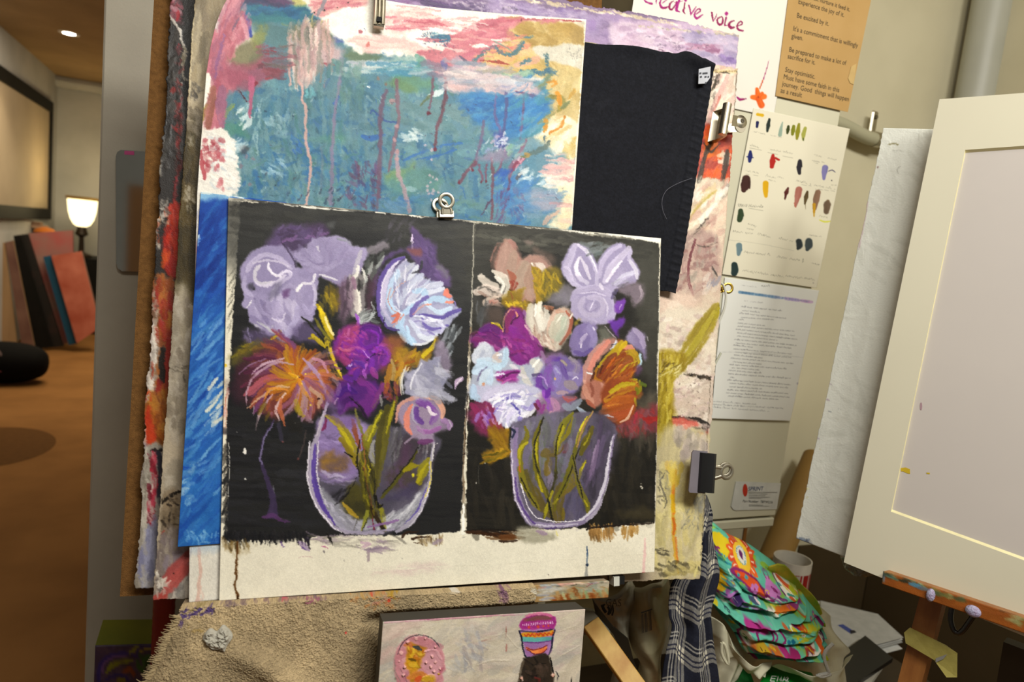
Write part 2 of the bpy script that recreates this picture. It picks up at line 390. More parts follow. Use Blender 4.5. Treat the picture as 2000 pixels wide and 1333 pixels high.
def grid_mesh(name,P,col=None,back=None,nb=90):
 """front grid (nv,nu,3); optional back offset vector field closes it into a solid sheet"""
 nv,nu=P.shape[:2];V=[P.reshape(-1,3)];idx=np.arange(nv*nu).reshape(nv,nu)
 Q=np.stack([idx[:-1,:-1],idx[1:,:-1],idx[1:,1:],idx[:-1,1:]],-1).reshape(-1,4)
 C=[np.zeros((nv*nu,3),np.float32)+.3 if col is None else col.reshape(-1,3)]
 if back is not None:
  B=P+back;ring=np.concatenate([idx[0,:],idx[1:,-1],idx[-1,-2::-1],idx[-2:0:-1,0]])
  b0=nv*nu;V.append(B.reshape(-1,3)[ring]);C.append(C[0][ring]*.9);m=len(ring);k=np.arange(m);k2=(k+1)%m
  Q2=np.stack([ring[k],ring[k2],b0+k2,b0+k],-1)
  si=np.unique(np.linspace(0,nv-1,min(nv,nb)).round().astype(int));sj=np.unique(np.linspace(0,nu-1,min(nu,nb)).round().astype(int))
  G=B[np.ix_(si,sj)];c0=b0+m;V.append(G.reshape(-1,3));C.append(np.zeros((G.shape[0]*G.shape[1],3),np.float32)+C[0].mean(0)*.8)
  g=c0+np.arange(G.shape[0]*G.shape[1]).reshape(G.shape[:2])
  Q3=np.stack([g[:-1,:-1],g[:-1,1:],g[1:,1:],g[1:,:-1]],-1).reshape(-1,4);Q=np.vstack([Q,Q2,Q3])
 V=np.vstack(V).astype(np.float32);C=np.vstack(C).astype(np.float32);Q=Q.astype(np.int32)
 me=bpy.data.meshes.new(name);me.vertices.add(len(V));me.vertices.foreach_set('co',V.ravel())
 me.loops.add(Q.size);me.loops.foreach_set('vertex_index',Q.ravel())
 me.polygons.add(len(Q));me.polygons.foreach_set('loop_start',np.arange(0,Q.size,4,dtype=np.int32))
 try:me.polygons.foreach_set('loop_total',np.full(len(Q),4,np.int32))
 except Exception:pass
 me.polygons.foreach_set('use_smooth',np.ones(len(Q),bool));me.update(calc_edges=True)
 a=me.attributes.new('pigment','FLOAT_COLOR','POINT');a.data.foreach_set('color',np.hstack([C,np.ones((len(C),1),np.float32)]).astype(np.float32).ravel())
 me.validate();return me
def sheet(name,S,P,n,off,thick,m,parent=None,hs=.0005,bend=0.,tint=1.,nb=24):
 """a painted sheet lying on the plane (P, n); bend lifts it off that plane"""
 G=on(S.X,S.Y,np.asarray(P)+np.asarray(n)*off,n,S.h*hs+bend)
 return link_mesh(name,grid_mesh(name,G,lin(tone(S.c))*tint,-np.asarray(n)*thick,nb),m,parent)
def coons(top,right,bottom,left,nu,nv):
 """patch spanned by four measured outline curves (top/bottom run left to right, left/right run downwards)"""
 def rs(c,n):
  p=smooth(c,2.)[0]if len(c)>2 else np.array(c,float);L=np.concatenate([[0],np.cumsum(np.hypot(*np.diff(p,axis=0).T))]);t=np.linspace(0,L[-1],n)
  return np.stack([np.interp(t,L,p[:,0]),np.interp(t,L,p[:,1])],-1)
 T,B,Lc,R=rs(top,nu),rs(bottom,nu),rs(left,nv),rs(right,nv);u=np.linspace(0,1,nu)[None,:,None];v=np.linspace(0,1,nv)[:,None,None]
 S=(1-v)*T[None]+v*B[None]+(1-u)*Lc[:,None]+u*R[:,None]-((1-u)*(1-v)*T[0]+u*(1-v)*T[-1]+(1-u)*v*B[0]+u*v*B[-1])
 return S[...,0].copy(),S[...,1].copy()
# ---------------------------------------------------------------- the rooms
def struct(name,mb,m):return tag(mb.build(name,m),kind='structure')
CARPET=mat('carpet','8e6438',.95,c2='7f5830',scale=3.,bump=.6,bscale=900,spec=.1)
WALL=mat('grey_wall_paint','a39c8c',.8,c2='9a9384',scale=6,bump=.25,bscale=260,spec=.2)
CREAM=mat('cream_wall_paint','c6bea0',.75,c2='beb698',scale=4,bump=.1,bscale=200,spec=.25)
CEIL=mat('ceiling_bounce_tint','9c8260',.9,scale=3,spec=.1)  # tan colour stands in for light bounced up off the carpet
HALLW=mat('hall_wall_paint','b6b6b4',.85,scale=3,spec=.15)
YB=1.72
struct('floor',MB().box((.4,4.,-.05),(3.4,7.2,.05)),CARPET)
struct('ceiling',MB().box((.4,4.,3.15),(3.4,7.2,.05)),CEIL)
struct('wall_left',MB().box((-2.1,5.,1.55),(.1,6.,1.55)),HALLW)
struct('wall_far',MB().box((.1,10.6,1.55),(2.3,.1,1.55)),HALLW)
wb=struct('wall_back',MB().box(((2.32-.249)/2,YB+.06,1.55),((2.32+.249)/2,.06,1.55),bev=.004),WALL)
struct('wall_right',MB().box((2.40,.1,1.55),(.08,1.9,1.55)),CREAM)
struct('wall_hall_right',MB().box((2.40,6.2,1.55),(.08,4.3,1.55)),HALLW)
struct('trim_1',MB().tube([(-2.0,10.44,3.04),(2.3,10.44,3.04)],.07,8),HALLW)
# cream lining of the wall behind and beside the cabinet
struct('trim_2',MB().box((1.62,YB-.003,1.55),(.69,.003,1.55)),CREAM)
LOWSHADE=mat('shaded_lower_wall','4a3d28',.6,c2='443822',scale=4,spec=.25)  # dark panels on the lower walls stand in for the corner's shade
struct('wall_shade_back',MB().box((2.13,YB-.011,.29),(.19,.004,.29)),LOWSHADE)
struct('wall_shade_right',MB().box((2.314,.1,.29),(.005,1.6,.29)),LOWSHADE)
# ---------------------------------------------------------------- far room
BLACK=mat('black_paint','0c0b09',.6,c2='12110e',scale=8,spec=.15);DARKM=mat('dark_metal','2a2622',.4,.6)
def screen():
 x=-1.985;t=thing('projection_screen',(x,9.1,1.33),'large projection screen with black border on the far left wall','projection screen')
 a,b,c,d=xz(0,135,x),xz(101,196,x),xz(96,430,x),xz(0,425,x)
 y1=(b[1]+c[1])/2;y0=y1-3.4;z1=(a[2]+b[2])/2;z0=(c[2]+d[2])/2;fw=.13
 MB().box((x,(y0+y1)/2,(z0+z1)/2),(.006,(y1-y0)/2-fw,(z1-z0)/2-fw)).build('screen_fabric',mat('screen_fabric','a8977e',.8,scale=2),t)
 f=MB()
 for cy,cz,hy,hz in((y0+fw/2,(z0+z1)/2,fw/2,(z1-z0)/2),(y1-fw/2,(z0+z1)/2,fw/2,(z1-z0)/2),((y0+y1)/2,z0+fw/2,(y1-y0)/2-fw,fw/2),((y0+y1)/2,z1-fw/2,(y1-y0)/2-fw,fw/2)):f.box((x+.006,cy,cz),(.016,hy,hz))
 f.build('border',BLACK,t)
screen()
def downlight():
 p=zz(135,65,3.1);t=thing('downlight',p-np.array([0,0,.012]),'small round recessed spotlight glowing in the far ceiling','downlight')
 MB().lathe([(.052,-.004),(.085,-.006),(.088,0),(.05,.0)],p,cap=False).build('trim_ring',mat('white_metal','d8cfc0',.4),t,True)
 MB().lathe([(.001,-.004),(.052,-.004)],p,cap=False).build('lens',mat('lamp_lens','fff2d8',.3,emit=26,ecol='fff0d8'),t)
 l=bpy.data.lights.new('downlight_beam','SPOT');l.energy=60;l.color=(1,.86,.62);l.spot_size=1.7;l.spot_blend=.6;l.shadow_soft_size=.05
 o=bpy.data.objects.new('downlight_beam',l);COL.objects.link(o);o.location=p-np.array([0,0,.03])
downlight()
def lamp():
 yy=9.6;c=yz(160,440,yy);r=.155;top=yz(160,390,yy)[2];z0=c[2]-.02;H=top-z0
 t=thing('table_lamp',(c[0],yy,z0-.36),'lit lamp with glowing white glass bowl shade beside the projection screen','lamp')
 prof=[(r*.28,0),(r*.55,H*.08),(r*.78,H*.28),(r*.92,H*.55),(r*.97,H*.8),(r,H)]
 m=MB();m.lathe(prof+[(r*.96,H),(r*.9,H*.6),(r*.5,H*.1)],(c[0],yy,z0),cap=False)
 m.build('lamp_shade',mat('lit_glass','fff0c0',.4,emit=2.6,ecol='ffedb4'),t,True)
 MB().lathe([(r,H-.005),(r*1.1,H),(r*1.1,H+.03),(r*.98,H+.03)],(c[0],yy,z0),cap=False).build('rim',mat('brass_rim','9a7a28',.4,.4),t,True)
 MB().lathe([(.11,-.36),(.11,-.33),(.03,-.3),(.025,-.12),(.07,-.09),(.05,-.03),(r*.3,.01)],(c[0],yy,z0)).build('base',mat('dark_bronze','2c2114',.5,.3),t,True)
 l=bpy.data.lights.new('lamp_bulb','POINT');l.energy=16;l.color=(1,.80,.42);l.shadow_soft_size=.12
 o=bpy.data.objects.new('lamp_bulb',l);COL.objects.link(o);o.location=(c[0]+.15,yy-.1,top+.2)
 zt=z0-.36
 u=thing('black_cabinet',(c[0]+.05,9.75,0),'tall black cabinet that carries the glowing lamp in the far room','cabinet')
 MB().box((c[0]+.15,9.8,zt/2),(.42,.28,zt/2-.001),bev=.01).build('body',BLACK,u);MB().box((c[0]+.15,9.515,zt/2),(.36,.006,zt/2-.06)).build('door',BLACK,u)
lamp()
PG='pictures leaning in the far room'
def far_picture(name,label,cat,q,yy,th,face,edge,group=PG):
 """leaning stretched canvas: face quad measured in the photo, edge thickness"""
 p=[yz(x,y,yy)for x,y in q];p[2][2]=max(p[2][2],.004);p[3][2]=max(p[3][2],.004);m=max(p[2][2],p[3][2])
 t=thing(name,(np.mean([v[0]for v in p]),yy,0),label,cat,group)
 MB().quad(*p,(0,.004,0)).build('painted_face',face,t);MB().quad(*[v+np.array([0,.0045,0])for v in p],(0,th,0)).build('stretcher',edge,t)
PALE=mat('pale_timber','a48560',.7,c2='8f7250',scale=8,stretch=(1,1,.1))
RED=mat('red_abstract','a04a34',.6,c2='c0705a',scale=4,detail=8);RED2=mat('red_edge','a08070',.6);GREYP=mat('pink_grey_abstract','8a6e64',.6,c2='a0504c',scale=3,detail=8)
DK=mat('dark_abstract','16120e',.55,c2='3c2420',scale=3,detail=8,lo=.5,hi=.75);BLU=mat('blue_edge','0f4a66',.5);LAV=mat('dusky_abstract','7a5a4c',.6,c2='5c3c34',scale=4)
far_picture('leaning_canvas','canvas with a red and orange abstract, rightmost of the far stack','painting',[(100,500),(159,491),(196,640),(150,671)],8.25,.05,RED,RED2)
far_picture('leaning_canvas','canvas with a teal blue edge behind the red abstract','painting',[(84,502),(99,499),(150,672),(134,674)],8.30,.05,BLU,BLU)
far_picture('leaning_canvas','tall pinkish grey canvas standing behind the blue edged one','painting',[(56,456),(142,450),(146,662),(120,676)],8.40,.05,GREYP,LAV)
far_picture('leaning_canvas','black canvas with pink flecks, next to the pinkish grey one','painting',[(38,459),(54,457),(124,677),(101,679)],8.35,.03,DK,BLACK)
far_picture('leaning_canvas','plain black canvas second from the pale frame','painting',[(26,461),(38,459),(102,679),(70,682)],8.30,.03,BLACK,BLACK)
far_picture('picture_frame','narrow pale wooden picture frame left of the black canvases','picture frame',[(10,474),(25,470),(68,682),(44,686)],8.27,.04,LAV,PALE)
far_picture('picture_frame','broad pale wooden frame at the left end of the far stack','picture frame',[(-30,480),(8,474),(33,687),(-30,694)],8.25,.04,PALE,PALE)
def far_bits():
 y=9.3;a=yz(0,452,y);b=yz(92,448,y);a[0]=-1.95;zt=a[2]
 t=thing('side_table',((a[0]+b[0])/2,y,0),'low black table under the projection screen behind the leaning canvases','table')
 MB().box(((a[0]+b[0])/2+.06,y,zt-.03),((b[0]-a[0])/2-.03,.2,.03)).build('table_top',BLACK,t)
 for dx in(-.5,.5):
  for dy in(-.17,.17):MB().box(((a[0]+b[0])/2+.06+dx*(b[0]-a[0])*.8,y+dy,zt/2-.03),(.025,.025,zt/2-.03)).build('leg',BLACK,t)
 for k in range(4):
  c=yz(20+k*3,440,y);c[0]=-1.84;y=9.42;tag(MB().box((c[0]-.05*k,y-.008*k,zt+.02+.035*k),(.10-.008*k,.07,.0165)).build('book',mat('far_book%d'%k,['9a7a60','6c5844','b49478','8a6c54'][k],.7)),['tan book at the bottom of the pile under the screen','brown book second in the pile under the screen','light tan book third in the pile under the screen','topmost brown book of the pile under the screen'][k],'book','books piled under the screen')
 y=9.22;c=yz(88,441,y);m=MB();m.lathe([(.001,0),(.08,.005),(.11,.04),(.085,.075),(.02,.095)],(c[0],y,zt),seg=20)
 tag(m.build('cap',mat('orange_cloth','c06a1c',.8),smooth=True),'small orange cap lying on the black table below the screen','cap')
 c=yz(125,440,9.15);
 # sports bag
 p=zz(10,748,0);B=[];X,Y=0,0
 t=thing('sports_bag',(p[0]-.12,p[1],0),'black holdall lying on the orange brown carpet at the left edge','bag')
 m=MB();n=22;prof=[]
 for i in range(n+1):
  a=math.pi*i/n;prof.append((max(.001,.2*math.sin(a)**.6),-.32*math.cos(a)))
 m.lathe(prof,(p[0]-.02,p[1],.175),np.array([(0,1,0),(0,0,.86),(1,0,0)]),24);m.build('bag_body',mat('black_nylon','0d0c0b',.85,spec=.1,bump=.5,bscale=40),t,True)
 MB().tube([(p[0]-.18,p[1]-.19,.2),(p[0]-.16,p[1]-.16,.36),(p[0]-.1,p[1]-.14,.40),(p[0]+.05,p[1]-.17,.2)],.014,8,sm=.03).build('handle',mat('bag_strap','5c4a48',.7),t,True)
 MB().tube([(p[0]-.22,p[1]-.21,.12),(p[0]-.1,p[1]-.213,.14),(p[0]+.1,p[1]-.17,.13)],.006,6).build('zip',mat('bag_zip','8a4a58',.6),t)
far_bits()
tag(MB().lathe([(.001,.002),(.34,.002),(.345,.0005)],zz(15,872,0)+np.array([-.1,0,0]),np.diag([1,1.25,1]),cap=False).build('rug',mat('brown_rug','5f4020',.95,spec=.1),smooth=False),'round dark brown mat on the carpet at the left edge','rug')
def paint_flowers(step=1.2):
 us=lines((1,step/850.));vs=lines((1,step/770.))
 X,Y=grid_px((446,386),(1291,466),(1278,1118),(428,1174),us,vs)
 s=Sheet(X,Y,'d6d1c0',11);P=Pen(s)
 W='e2dfd4'
 s.wash('dcd8c9',.5,90);s.wash('c9c3ae',.25,60,b=(428,1030,1290,1180))
 # black grounds, with glare painted in lighter along their tops
 P.py([(470,392),(700,411),(925,433),(921,600),(914,760),(905,900),(897,1040),(800,1046),(640,1050),(520,1058),(440,1054),(443,900),(452,700),(462,500)],'212123',1,1.2,2.5,'2a2a2a',40,2,.25,cv=False)
 P.py([(929,436),(1100,452),(1287,474),(1284,700),(1281,1021),(1180,1030),(1000,1036),(909,1038),(915,800),(923,600)],'22201b',1,1.2,2,'2c2922',40,3,.25,cv=False)
 P.py([(470,394),(922,436),(915,610),(850,560),(700,440),(560,440),(470,520)],'3d3d3b',.75,30,20,'31312f',30,5,.2)
 P.py([(932,440),(1284,478),(1282,640),(1230,560),(1120,470),(1000,470),(932,560)],'47463f',.8,26,20,'3a3932',30,5,.2)
 P.py([(1235,480),(1284,480),(1280,780),(1255,700)],'4b4a42',.7,14,8)
 s.sc([(470,396),(920,440),(915,500),(600,430),(470,480)],60,70,7,5,['2e2e2c','40403d','4a4a45'],.5,.6,8)
 s.sc([(935,446),(1280,480),(1275,520),(940,480)],60,60,6,6,['33322d','4c4b43','55544b'],.5,.6,8)
 s.sc([(445,830),(600,830),(640,1030),(445,1040)],50,80,7,3,['262629','303034','36363a'],.5,.5,8)
 s.sc([(915,870),(1000,870),(1040,1010),(915,1020)],40,60,7,80,['26231e','332f27','3b362c'],.5,.5,15)
 s.sc([(1190,860),(1278,860),(1276,1000),(1130,1020)],50,60,8,85,['24221c','302c23','3a352a'],.5,.5,15)
 # paper edge, rough tape lines
 for a,b,n in(((450,390),(920,432),26),((930,434),(1289,468),22)):
  for i in range(n):
   t=s.r.uniform(0,1);x=a[0]+(b[0]-a[0])*t;y=a[1]+(b[1]-a[1])*t
   P.st([(x-16,y-.6),(x+16,y+2.2)],s.r.uniform(1,2.3),[W,'cfcabb','2b2b2b'][s.r.integers(3)],.9,.5)
 P.st([(1165,452),(1215,459),(1288,470)],[2,5,9],W,1,.4)
 P.st([(1289,470),(1286,700),(1280,1020)],1.6,'d8d2c2',.9,.3)
 P.st([(925,432),(922,560),(918,640)],1.8,'b9b5a8',.9,.35)
 P.st([(919,640),(913,760),(908,860),(905,1000),(902,1040)],[2.5,3,4,4.5,5],'8a7a63',.95,.5,'d9d3c4')
 P.st([(914,760),(907,900),(904,980)],1.4,'2c1a10',.8,.5);P.st([(905,985),(903,1042)],[2,5],W,1,.2)
 # left margin smears
 for i in range(46):
  y=s.r.uniform(395,640);x=466-(y-395)*.055
  P.st([(x,y),(x-s.r.uniform(5,17),y+s.r.uniform(14,30))],s.r.uniform(.8,1.8),'5a5850',.45,.6)
 for i in range(40):
  y=s.r.uniform(860,1045);P.st([(443,y),(434+s.r.uniform(-3,4),y+18)],3,['2a2a2a','1f1f20','6a655c'][s.r.integers(3)],.8,.5)
 P.st([(447,760),(441,800),(438,850)],5,'b8684a',.7,.6,'d3b0b0');P.dt([(441,714)],4,'d8b81a');P.st([(438,735),(440,760)],4,'c58a2a',.5,.6)
 P.st([(448,865),(446,960),(444,1020)],1.2,'c9c6bc',.8,.6)
 # ---------------- left panel, upper
 P=Pen(s,430,380,3.702)
 P.py([(300,380),(420,240),(520,210),(640,215),(760,225),(780,300),(640,370),(560,440),(420,410),(330,430)],'66547c',.9,9,5,'5a4970',12)
 P.py([(470,300),(560,290),(600,370),(510,430)],'4a3b58',.9,8,4);P.py([(620,215),(740,220),(770,290),(680,300)],'4c3a58',.8,7,4)
 P.sc([(420,240),(760,225),(760,300),(440,370)],30,60,12,-20,['7a6890','5c4a70','4a3a55','8a6a9a'],.7,.6,40)
 P.py([(780,215),(825,195),(820,240),(790,245)],'67696a',.6,6,3)
 P.py([(1380,225),(1460,300),(1550,350),(1560,480),(1640,560),(1665,660),(1560,640),(1450,560),(1370,440),(1260,440),(1160,560),(1130,740),(1080,720),(1110,570),(1190,450),(1300,400),(1370,390)],'6a5482',.95,5,4,'5d4a76',14)
 P.sc([(1400,270),(1540,370),(1640,620),(1480,560),(1380,430)],26,70,18,60,['7a6494','6a5384','55426e'],.6,.5,30)
 P.py([(1060,580),(1120,520),(1115,740),(1090,860),(1050,830)],'5a3d4e',.8,8,4)
 P.st([(1386,295),(1388,400)],[9,12,7],'b9a2cc',.9,.5,'e0d6e6');P.py([(1360,400),(1450,400),(1440,440),(1380,430)],'8a5248',.7,4,3)
 P.sc([(1260,170),(1400,160),(1380,300),(1220,330),(1130,400)],24,80,16,-55,['57535c','6b6672','403d42'],.5,.7,20)
 P.py([(1050,400),(1180,350),(1220,385),(1130,430),(1060,440)],'7b737c',.8,4,4,'8f8890',10,-25)
 P.sc([(1060,430),(1200,440),(1150,560),(1060,620)],16,90,22,110,['565a58','70756f','3d4040'],.7,.6,25)
 for q in([(1190,450),(1130,540)],[(1100,500),(1075,590)],[(1060,600),(1040,650)]):P.st(q,[8,22,10],'9a9f9c',.7,.6,'c9ccc9')
 P.py([(1550,510),(1600,500),(1640,560),(1640,600),(1590,560)],'7b7f78',.6,5,3)
 # lavender flower pair
 LV,LL,LD='a097b6','c4bdd2','7f7598'
 P.py([(160,560),(200,470),(270,410),(380,385),(480,395),(535,470),(545,540),(640,555),(705,580),(705,700),(690,800),(660,920),(600,900),(575,960),(520,1010),(455,1060),(400,1010),(330,1010),(220,920),(200,830),(155,800),(175,700),(155,640)],LV,.97,3,5,'948bab',18,None,.6)
 P.py([(530,430),(610,400),(680,330),(760,318),(850,308),(930,350),(960,385),(1045,395),(1040,480),(1010,560),(950,600),(870,650),(800,610),(720,575),(700,590),(620,540),(555,490)],'948aa9',.97,3,5,'a198b6',16,None,.6)
 P.sc([(250,800),(560,760),(560,960),(440,1040),(240,920)],30,120,26,70,[LV,LD,LL,'8f86a4'],.7,.5,30,.8)
 P.sc([(640,340),(950,370),(1000,540),(700,560),(560,460)],34,100,28,lambda x,y:math.degrees(math.atan2(y-525,x-640)),['9d94b1','8a80a0','aba3bf','928aa8'],.6,.5,20,.7)
 for q,w,c in(([(190,560),(240,480),(330,440),(440,470),(510,540)],30,'b3abc4'),([(180,600),(170,680),(230,740)],26,'b0a8c2'),([(230,500),(320,480),(430,490),(500,530)],10,'c4bdd0'),([(280,520),(250,560),(250,620),(300,650),(390,640)],24,'c9c5ce'),([(250,640),(320,665),(400,640),(470,590)],16,'c9c2d4'),([(350,500),(350,540),(390,580),(440,600)],16,'e0dce4'),([(430,590),(480,560),(510,580),(500,610)],20,'d3cddc'),([(510,600),(440,640),(390,700),(370,770)],24,'b7afc6'),([(300,700),(270,780),(300,850),(370,880)],28,'988fae'),([(330,780),(320,830),(360,870)],14,'7a6f8e'),([(230,770),(195,820)],8,'e2e0e4'),([(420,780),(400,880),(420,960),(450,1000)],34,'a59cb9'),([(560,820),(550,900),(500,980),(455,1055)],[30,34,26,14],'a79fbd'),([(460,690),(500,660),(560,690),(575,760)],26,'9c93b0'),([(550,700),(590,650),(660,640),(690,580)],14,'d8d4dc'),([(560,700),(590,660)],18,'e6e4e2'),([(600,800),(640,860),(670,800)],24,LV),([(670,640),(690,720),(680,800)],18,'bdb6cc'),([(640,470),(700,510),(760,490)],9,'8a80a0'),([(530,440),(560,470),(620,490)],9,'857b9c'),([(720,580),(800,600),(840,620)],12,'d9d6dc'),([(380,900),(440,920),(470,860)],12,'c6bfd2'),([(1020,410),(1000,480),(960,570)],[20,34,20],'b9b4bf'),([(700,380),(715,410)],18,'c9c5cf'),([(850,315),(920,340),(945,370)],14,'8b8d96')):
  P.st(q,w,c,.9,.35,None,h=.9)
 P.py([(200,890),(260,900),(380,960),(400,1030),(310,1010),(240,950)],'b5b4ba',.9,3,7,'cfcfd0',8,30,dry=.5)
 P.py([(400,650),(440,640),(420,720),(380,740),(350,760)],'6f6a80',.7,6,3);P.py([(460,700),(500,690),(490,740),(460,745)],'6b4a78',.8,4,2)
 P.dt([(240,685)],8,'2c2c30');P.py([(200,660),(230,650),(240,690),(215,690)],'3f3d45',.7,4,2)
 P.st([(450,350),(500,420),(535,480),(545,520)],10,'3d3148',.6,.5)
 P.py([(590,920),(700,960),(720,1060),(640,1080),(520,1060),(540,980)],'6a5d80',.8,9,5);P.py([(190,1000),(330,1020),(440,1070),(380,1110),(220,1090)],'574a6a',.8,10,6)
 P.st([(200,960),(205,1020),(230,1085)],7,'9a93b0',.7,.6);P.sc([(160,960),(330,1000),(300,1080),(190,1060)],14,60,12,40,['6b5e80','45404c','7b7090'],.6,.6)
 # white column strokes behind stem
 P.py([(940,590),(1040,600),(1035,700),(1030,860),(970,880),(945,800),(950,700)],'a9a4a2',.9,3,5,'8d8788',9,90)
 for q,w,c in(([(1000,520),(985,580),(955,600)],22,'dcdad2'),([(1030,540),(1045,590),(1030,640)],14,'d5d3cd'),([(975,700),(990,780),(1005,850)],40,'cdc6c0'),([(1000,690),(1010,790),(1005,860)],18,'e0dcd2'),([(960,600),(975,680)],28,'9d7f92'),([(1060,600),(1035,660)],10,'b5b8b4')):P.st(q,w,c,.9,.45)
 P.sc([(1000,560),(1040,560),(1040,690),(1000,690)],10,50,12,90,['4a4848','6f6c6a','2f2e2e'],.7,.6)
 P.py([(860,650),(940,620),(945,860),(900,960),(850,900)],'6b5468',.8,8,6,'7d6a78',8,90);P.sc([(880,640),(950,620),(950,920),(890,940)],20,110,12,92,['8a7888','4a3f48','9c8a96'],.6,.7,8)
 P.fan(1010,940,10,130,-100,-20,9,15,['8f9494','b9bdbc','6b7070'],.8,25,dry=.6);P.st([(985,870),(1000,940),(985,950)],[14,24,12],'a566c8',.9,.4);P.st([(1000,880),(1010,920)],10,'cfa0e0',.8,.4)
 for q in([(1090,780),(1110,850),(1060,920)],[(1120,850),(1080,900),(1030,930)]):P.st(q,12,'b4b9ba',.8,.6)
 # big blue-white flower
 P.py([(1170,560),(1240,490),(1320,450),(1360,480),(1430,495),(1430,560),(1500,600),(1600,640),(1620,690),(1670,720),(1690,790),(1735,820),(1720,880),(1640,960),(1600,1000),(1560,1050),(1470,1090),(1390,1090),(1330,1060),(1290,990),(1220,980),(1160,900),(1130,800),(1125,690)],'a9a9bf',1,2.5,4,'9597b2',14,None,.8)
 for q,w,c in(([(1330,460),(1240,500),(1170,600),(1140,720),(1150,850),(1200,960)],[16,24,26,26,22,14],'6a579c'),([(1345,475),(1260,530),(1200,620),(1175,740),(1190,850),(1240,930)],[12,22,28,28,24,16],'b9b3c9'),([(1300,480),(1215,560),(1165,680),(1160,800)],8,'d9d3e2'),([(1290,560),(1240,650),(1220,740),(1240,840)],34,'b4c6da'),([(1230,700),(1220,780),(1260,850),(1320,870)],30,'b3c7dc'),([(1230,680),(1210,760),(1240,830),(1290,860)],3.5,'c9846e'),([(1360,620),(1270,680),(1225,760)],4,'c99a8a'),([(1340,470),(1300,500),(1250,560)],14,'50486e'),([(1430,520),(1400,570),(1340,620)],34,'cdd0da'),([(1400,500),(1330,570),(1280,660)],24,'b0b2bd'),([(1460,480),(1450,540),(1390,570)],14,'3b3a44'),([(1460,580),(1400,640),(1330,720),(1290,800)],38,'bcc0d2'),([(1490,620),(1420,660),(1360,740),(1320,820)],26,'a3a1ba'),([(1600,645),(1520,660),(1430,700),(1360,790)],36,'bdc0d0'),([(1615,680),(1540,700),(1480,720)],26,'c6cad6'),([(1400,700),(1470,700),(1480,750),(1420,790),(1330,860)],34,'b2c9df'),([(1660,780),(1600,760),(1540,750),(1500,800)],36,'b4cbdf'),([(1670,820),(1590,850),(1530,820),(1480,770)],26,'c3d2e2'),([(1500,740),(1440,780),(1400,830),(1380,880)],26,'6f62a0'),([(1530,790),(1460,810),(1390,870)],9,'cb8f80'),([(1730,830),(1660,860),(1600,890),(1500,870),(1400,880)],[18,26,24,14,8],'6b5ea2'),([(1460,900),(1480,950),(1540,980),(1640,950)],[14,26,24,14],'7468a8'),([(1380,900),(1430,940),(1450,1000),(1520,1010),(1600,990)],24,'b8b8d2'),([(1400,880),(1500,890),(1600,920)],13,'d4d6e2'),([(1370,920),(1420,980),(1450,1040)],26,'c2c8d8'),([(1560,940),(1610,960),(1590,1010)],18,'c2c2d8'),([(1310,880),(1300,960),(1330,1030),(1400,1070)],44,'aec6dc'),([(1350,960),(1370,1040),(1400,1080)],26,'b6cfe4'),([(1440,1020),(1500,1050),(1560,1020)],30,'c6cbd6'),([(1400,1080),(1470,1085),(1540,1050)],16,'d9dbe0'),([(1210,970),(1290,985)],18,'5a4c86'),([(1240,880),(1290,870),(1270,910),(1240,930)],[10,22,22,8],'cf7a63'),([(1640,690),(1630,720),(1660,735)],30,'d8806c'),([(1630,780),(1680,775)],20,'d58a78'),([(1300,880),(1280,930),(1250,960)],6,'c9a09a'),([(1330,865),(1300,910)],5,'d58a78'),([(1690,770),(1700,800)],14,'8f84ba')):
  P.st(q,w,c,.93,.32,None,h=1.1)
 P.sc([(1250,560),(1420,560),(1560,680),(1420,800),(1280,840)],34,110,7,lambda x,y:math.degrees(math.atan2(y-610,x-780)),['dfe2ea','e6e4ec','8f8ba8','cfd6e4'],.7,.6,14,.8)
 P.sc([(1420,900),(1640,900),(1560,1030),(1420,1020)],16,90,7,20,['e2e4ee','e6e6ee','8a80b4'],.7,.6,25,.8)
 P.st([(1330,1075),(1390,1100),(1470,1115),(1540,1090),(1590,1030)],[8,12,9,7,5],'2d2a44',.85,.4);P.st([(1190,890),(1180,980),(1260,1010)],[5,10,14],'282536',.8,.4)
 P.sc([(1620,1000),(1720,950),(1730,1080),(1660,1180),(1600,1060)],24,100,16,118,['8b9096','6f757c','a3a9ad','4a4e52'],.75,.6,15)
 # stems and dark leaves
 P.py([(770,660),(800,630),(830,680),(870,730),(840,850),(800,860),(770,780)],'8a7420',.9,7,5,'75641e',9,80)
 P.sc([(760,700),(860,700),(820,860),(780,840)],20,80,16,80,['a08c1c','5d5220','8f7a20','b09a20'],.7,.6)
 P.sc([(700,760),(790,760),(800,900),(740,900)],14,90,14,65,['2c2c24','3c3a26','6a6028'],.7,.6)
 for q,w,c in(([(700,800),(740,870),(780,960),(810,1040)],[16,44,46,24],'b8a41c'),([(715,810),(750,890),(790,980)],[14,30,20],'d8c022'),([(690,900),(720,950),(770,1020),(800,1060)],18,'c2b81e'),([(760,880),(790,960),(820,1020)],14,'e6d8a0'),([(590,880),(670,960),(730,1030),(770,1120),(800,1210)],[7,12,15,14,10],'24241c'),([(670,1020),(720,1070),(760,1110)],[24,32,12],'c0ac1e'),([(640,1040),(690,1050),(740,1100)],16,'8f7c22'),([(770,1050),(790,1140),(820,1230),(870,1320)],[30,36,36,30],'b09c1c'),([(800,1120),(840,1240),(890,1330)],[12,16,12],'d8c422'),([(770,1110),(800,1200),(840,1290)],[10,14,8],'2a2818')):P.st(q,w,c,.92,.4)
 P.st([(370,1050),(430,1010),(440,990)],[10,20,12],'b0a020',.9,.5);P.st([(350,1055),(400,1040)],10,'c8b828',.8,.5)
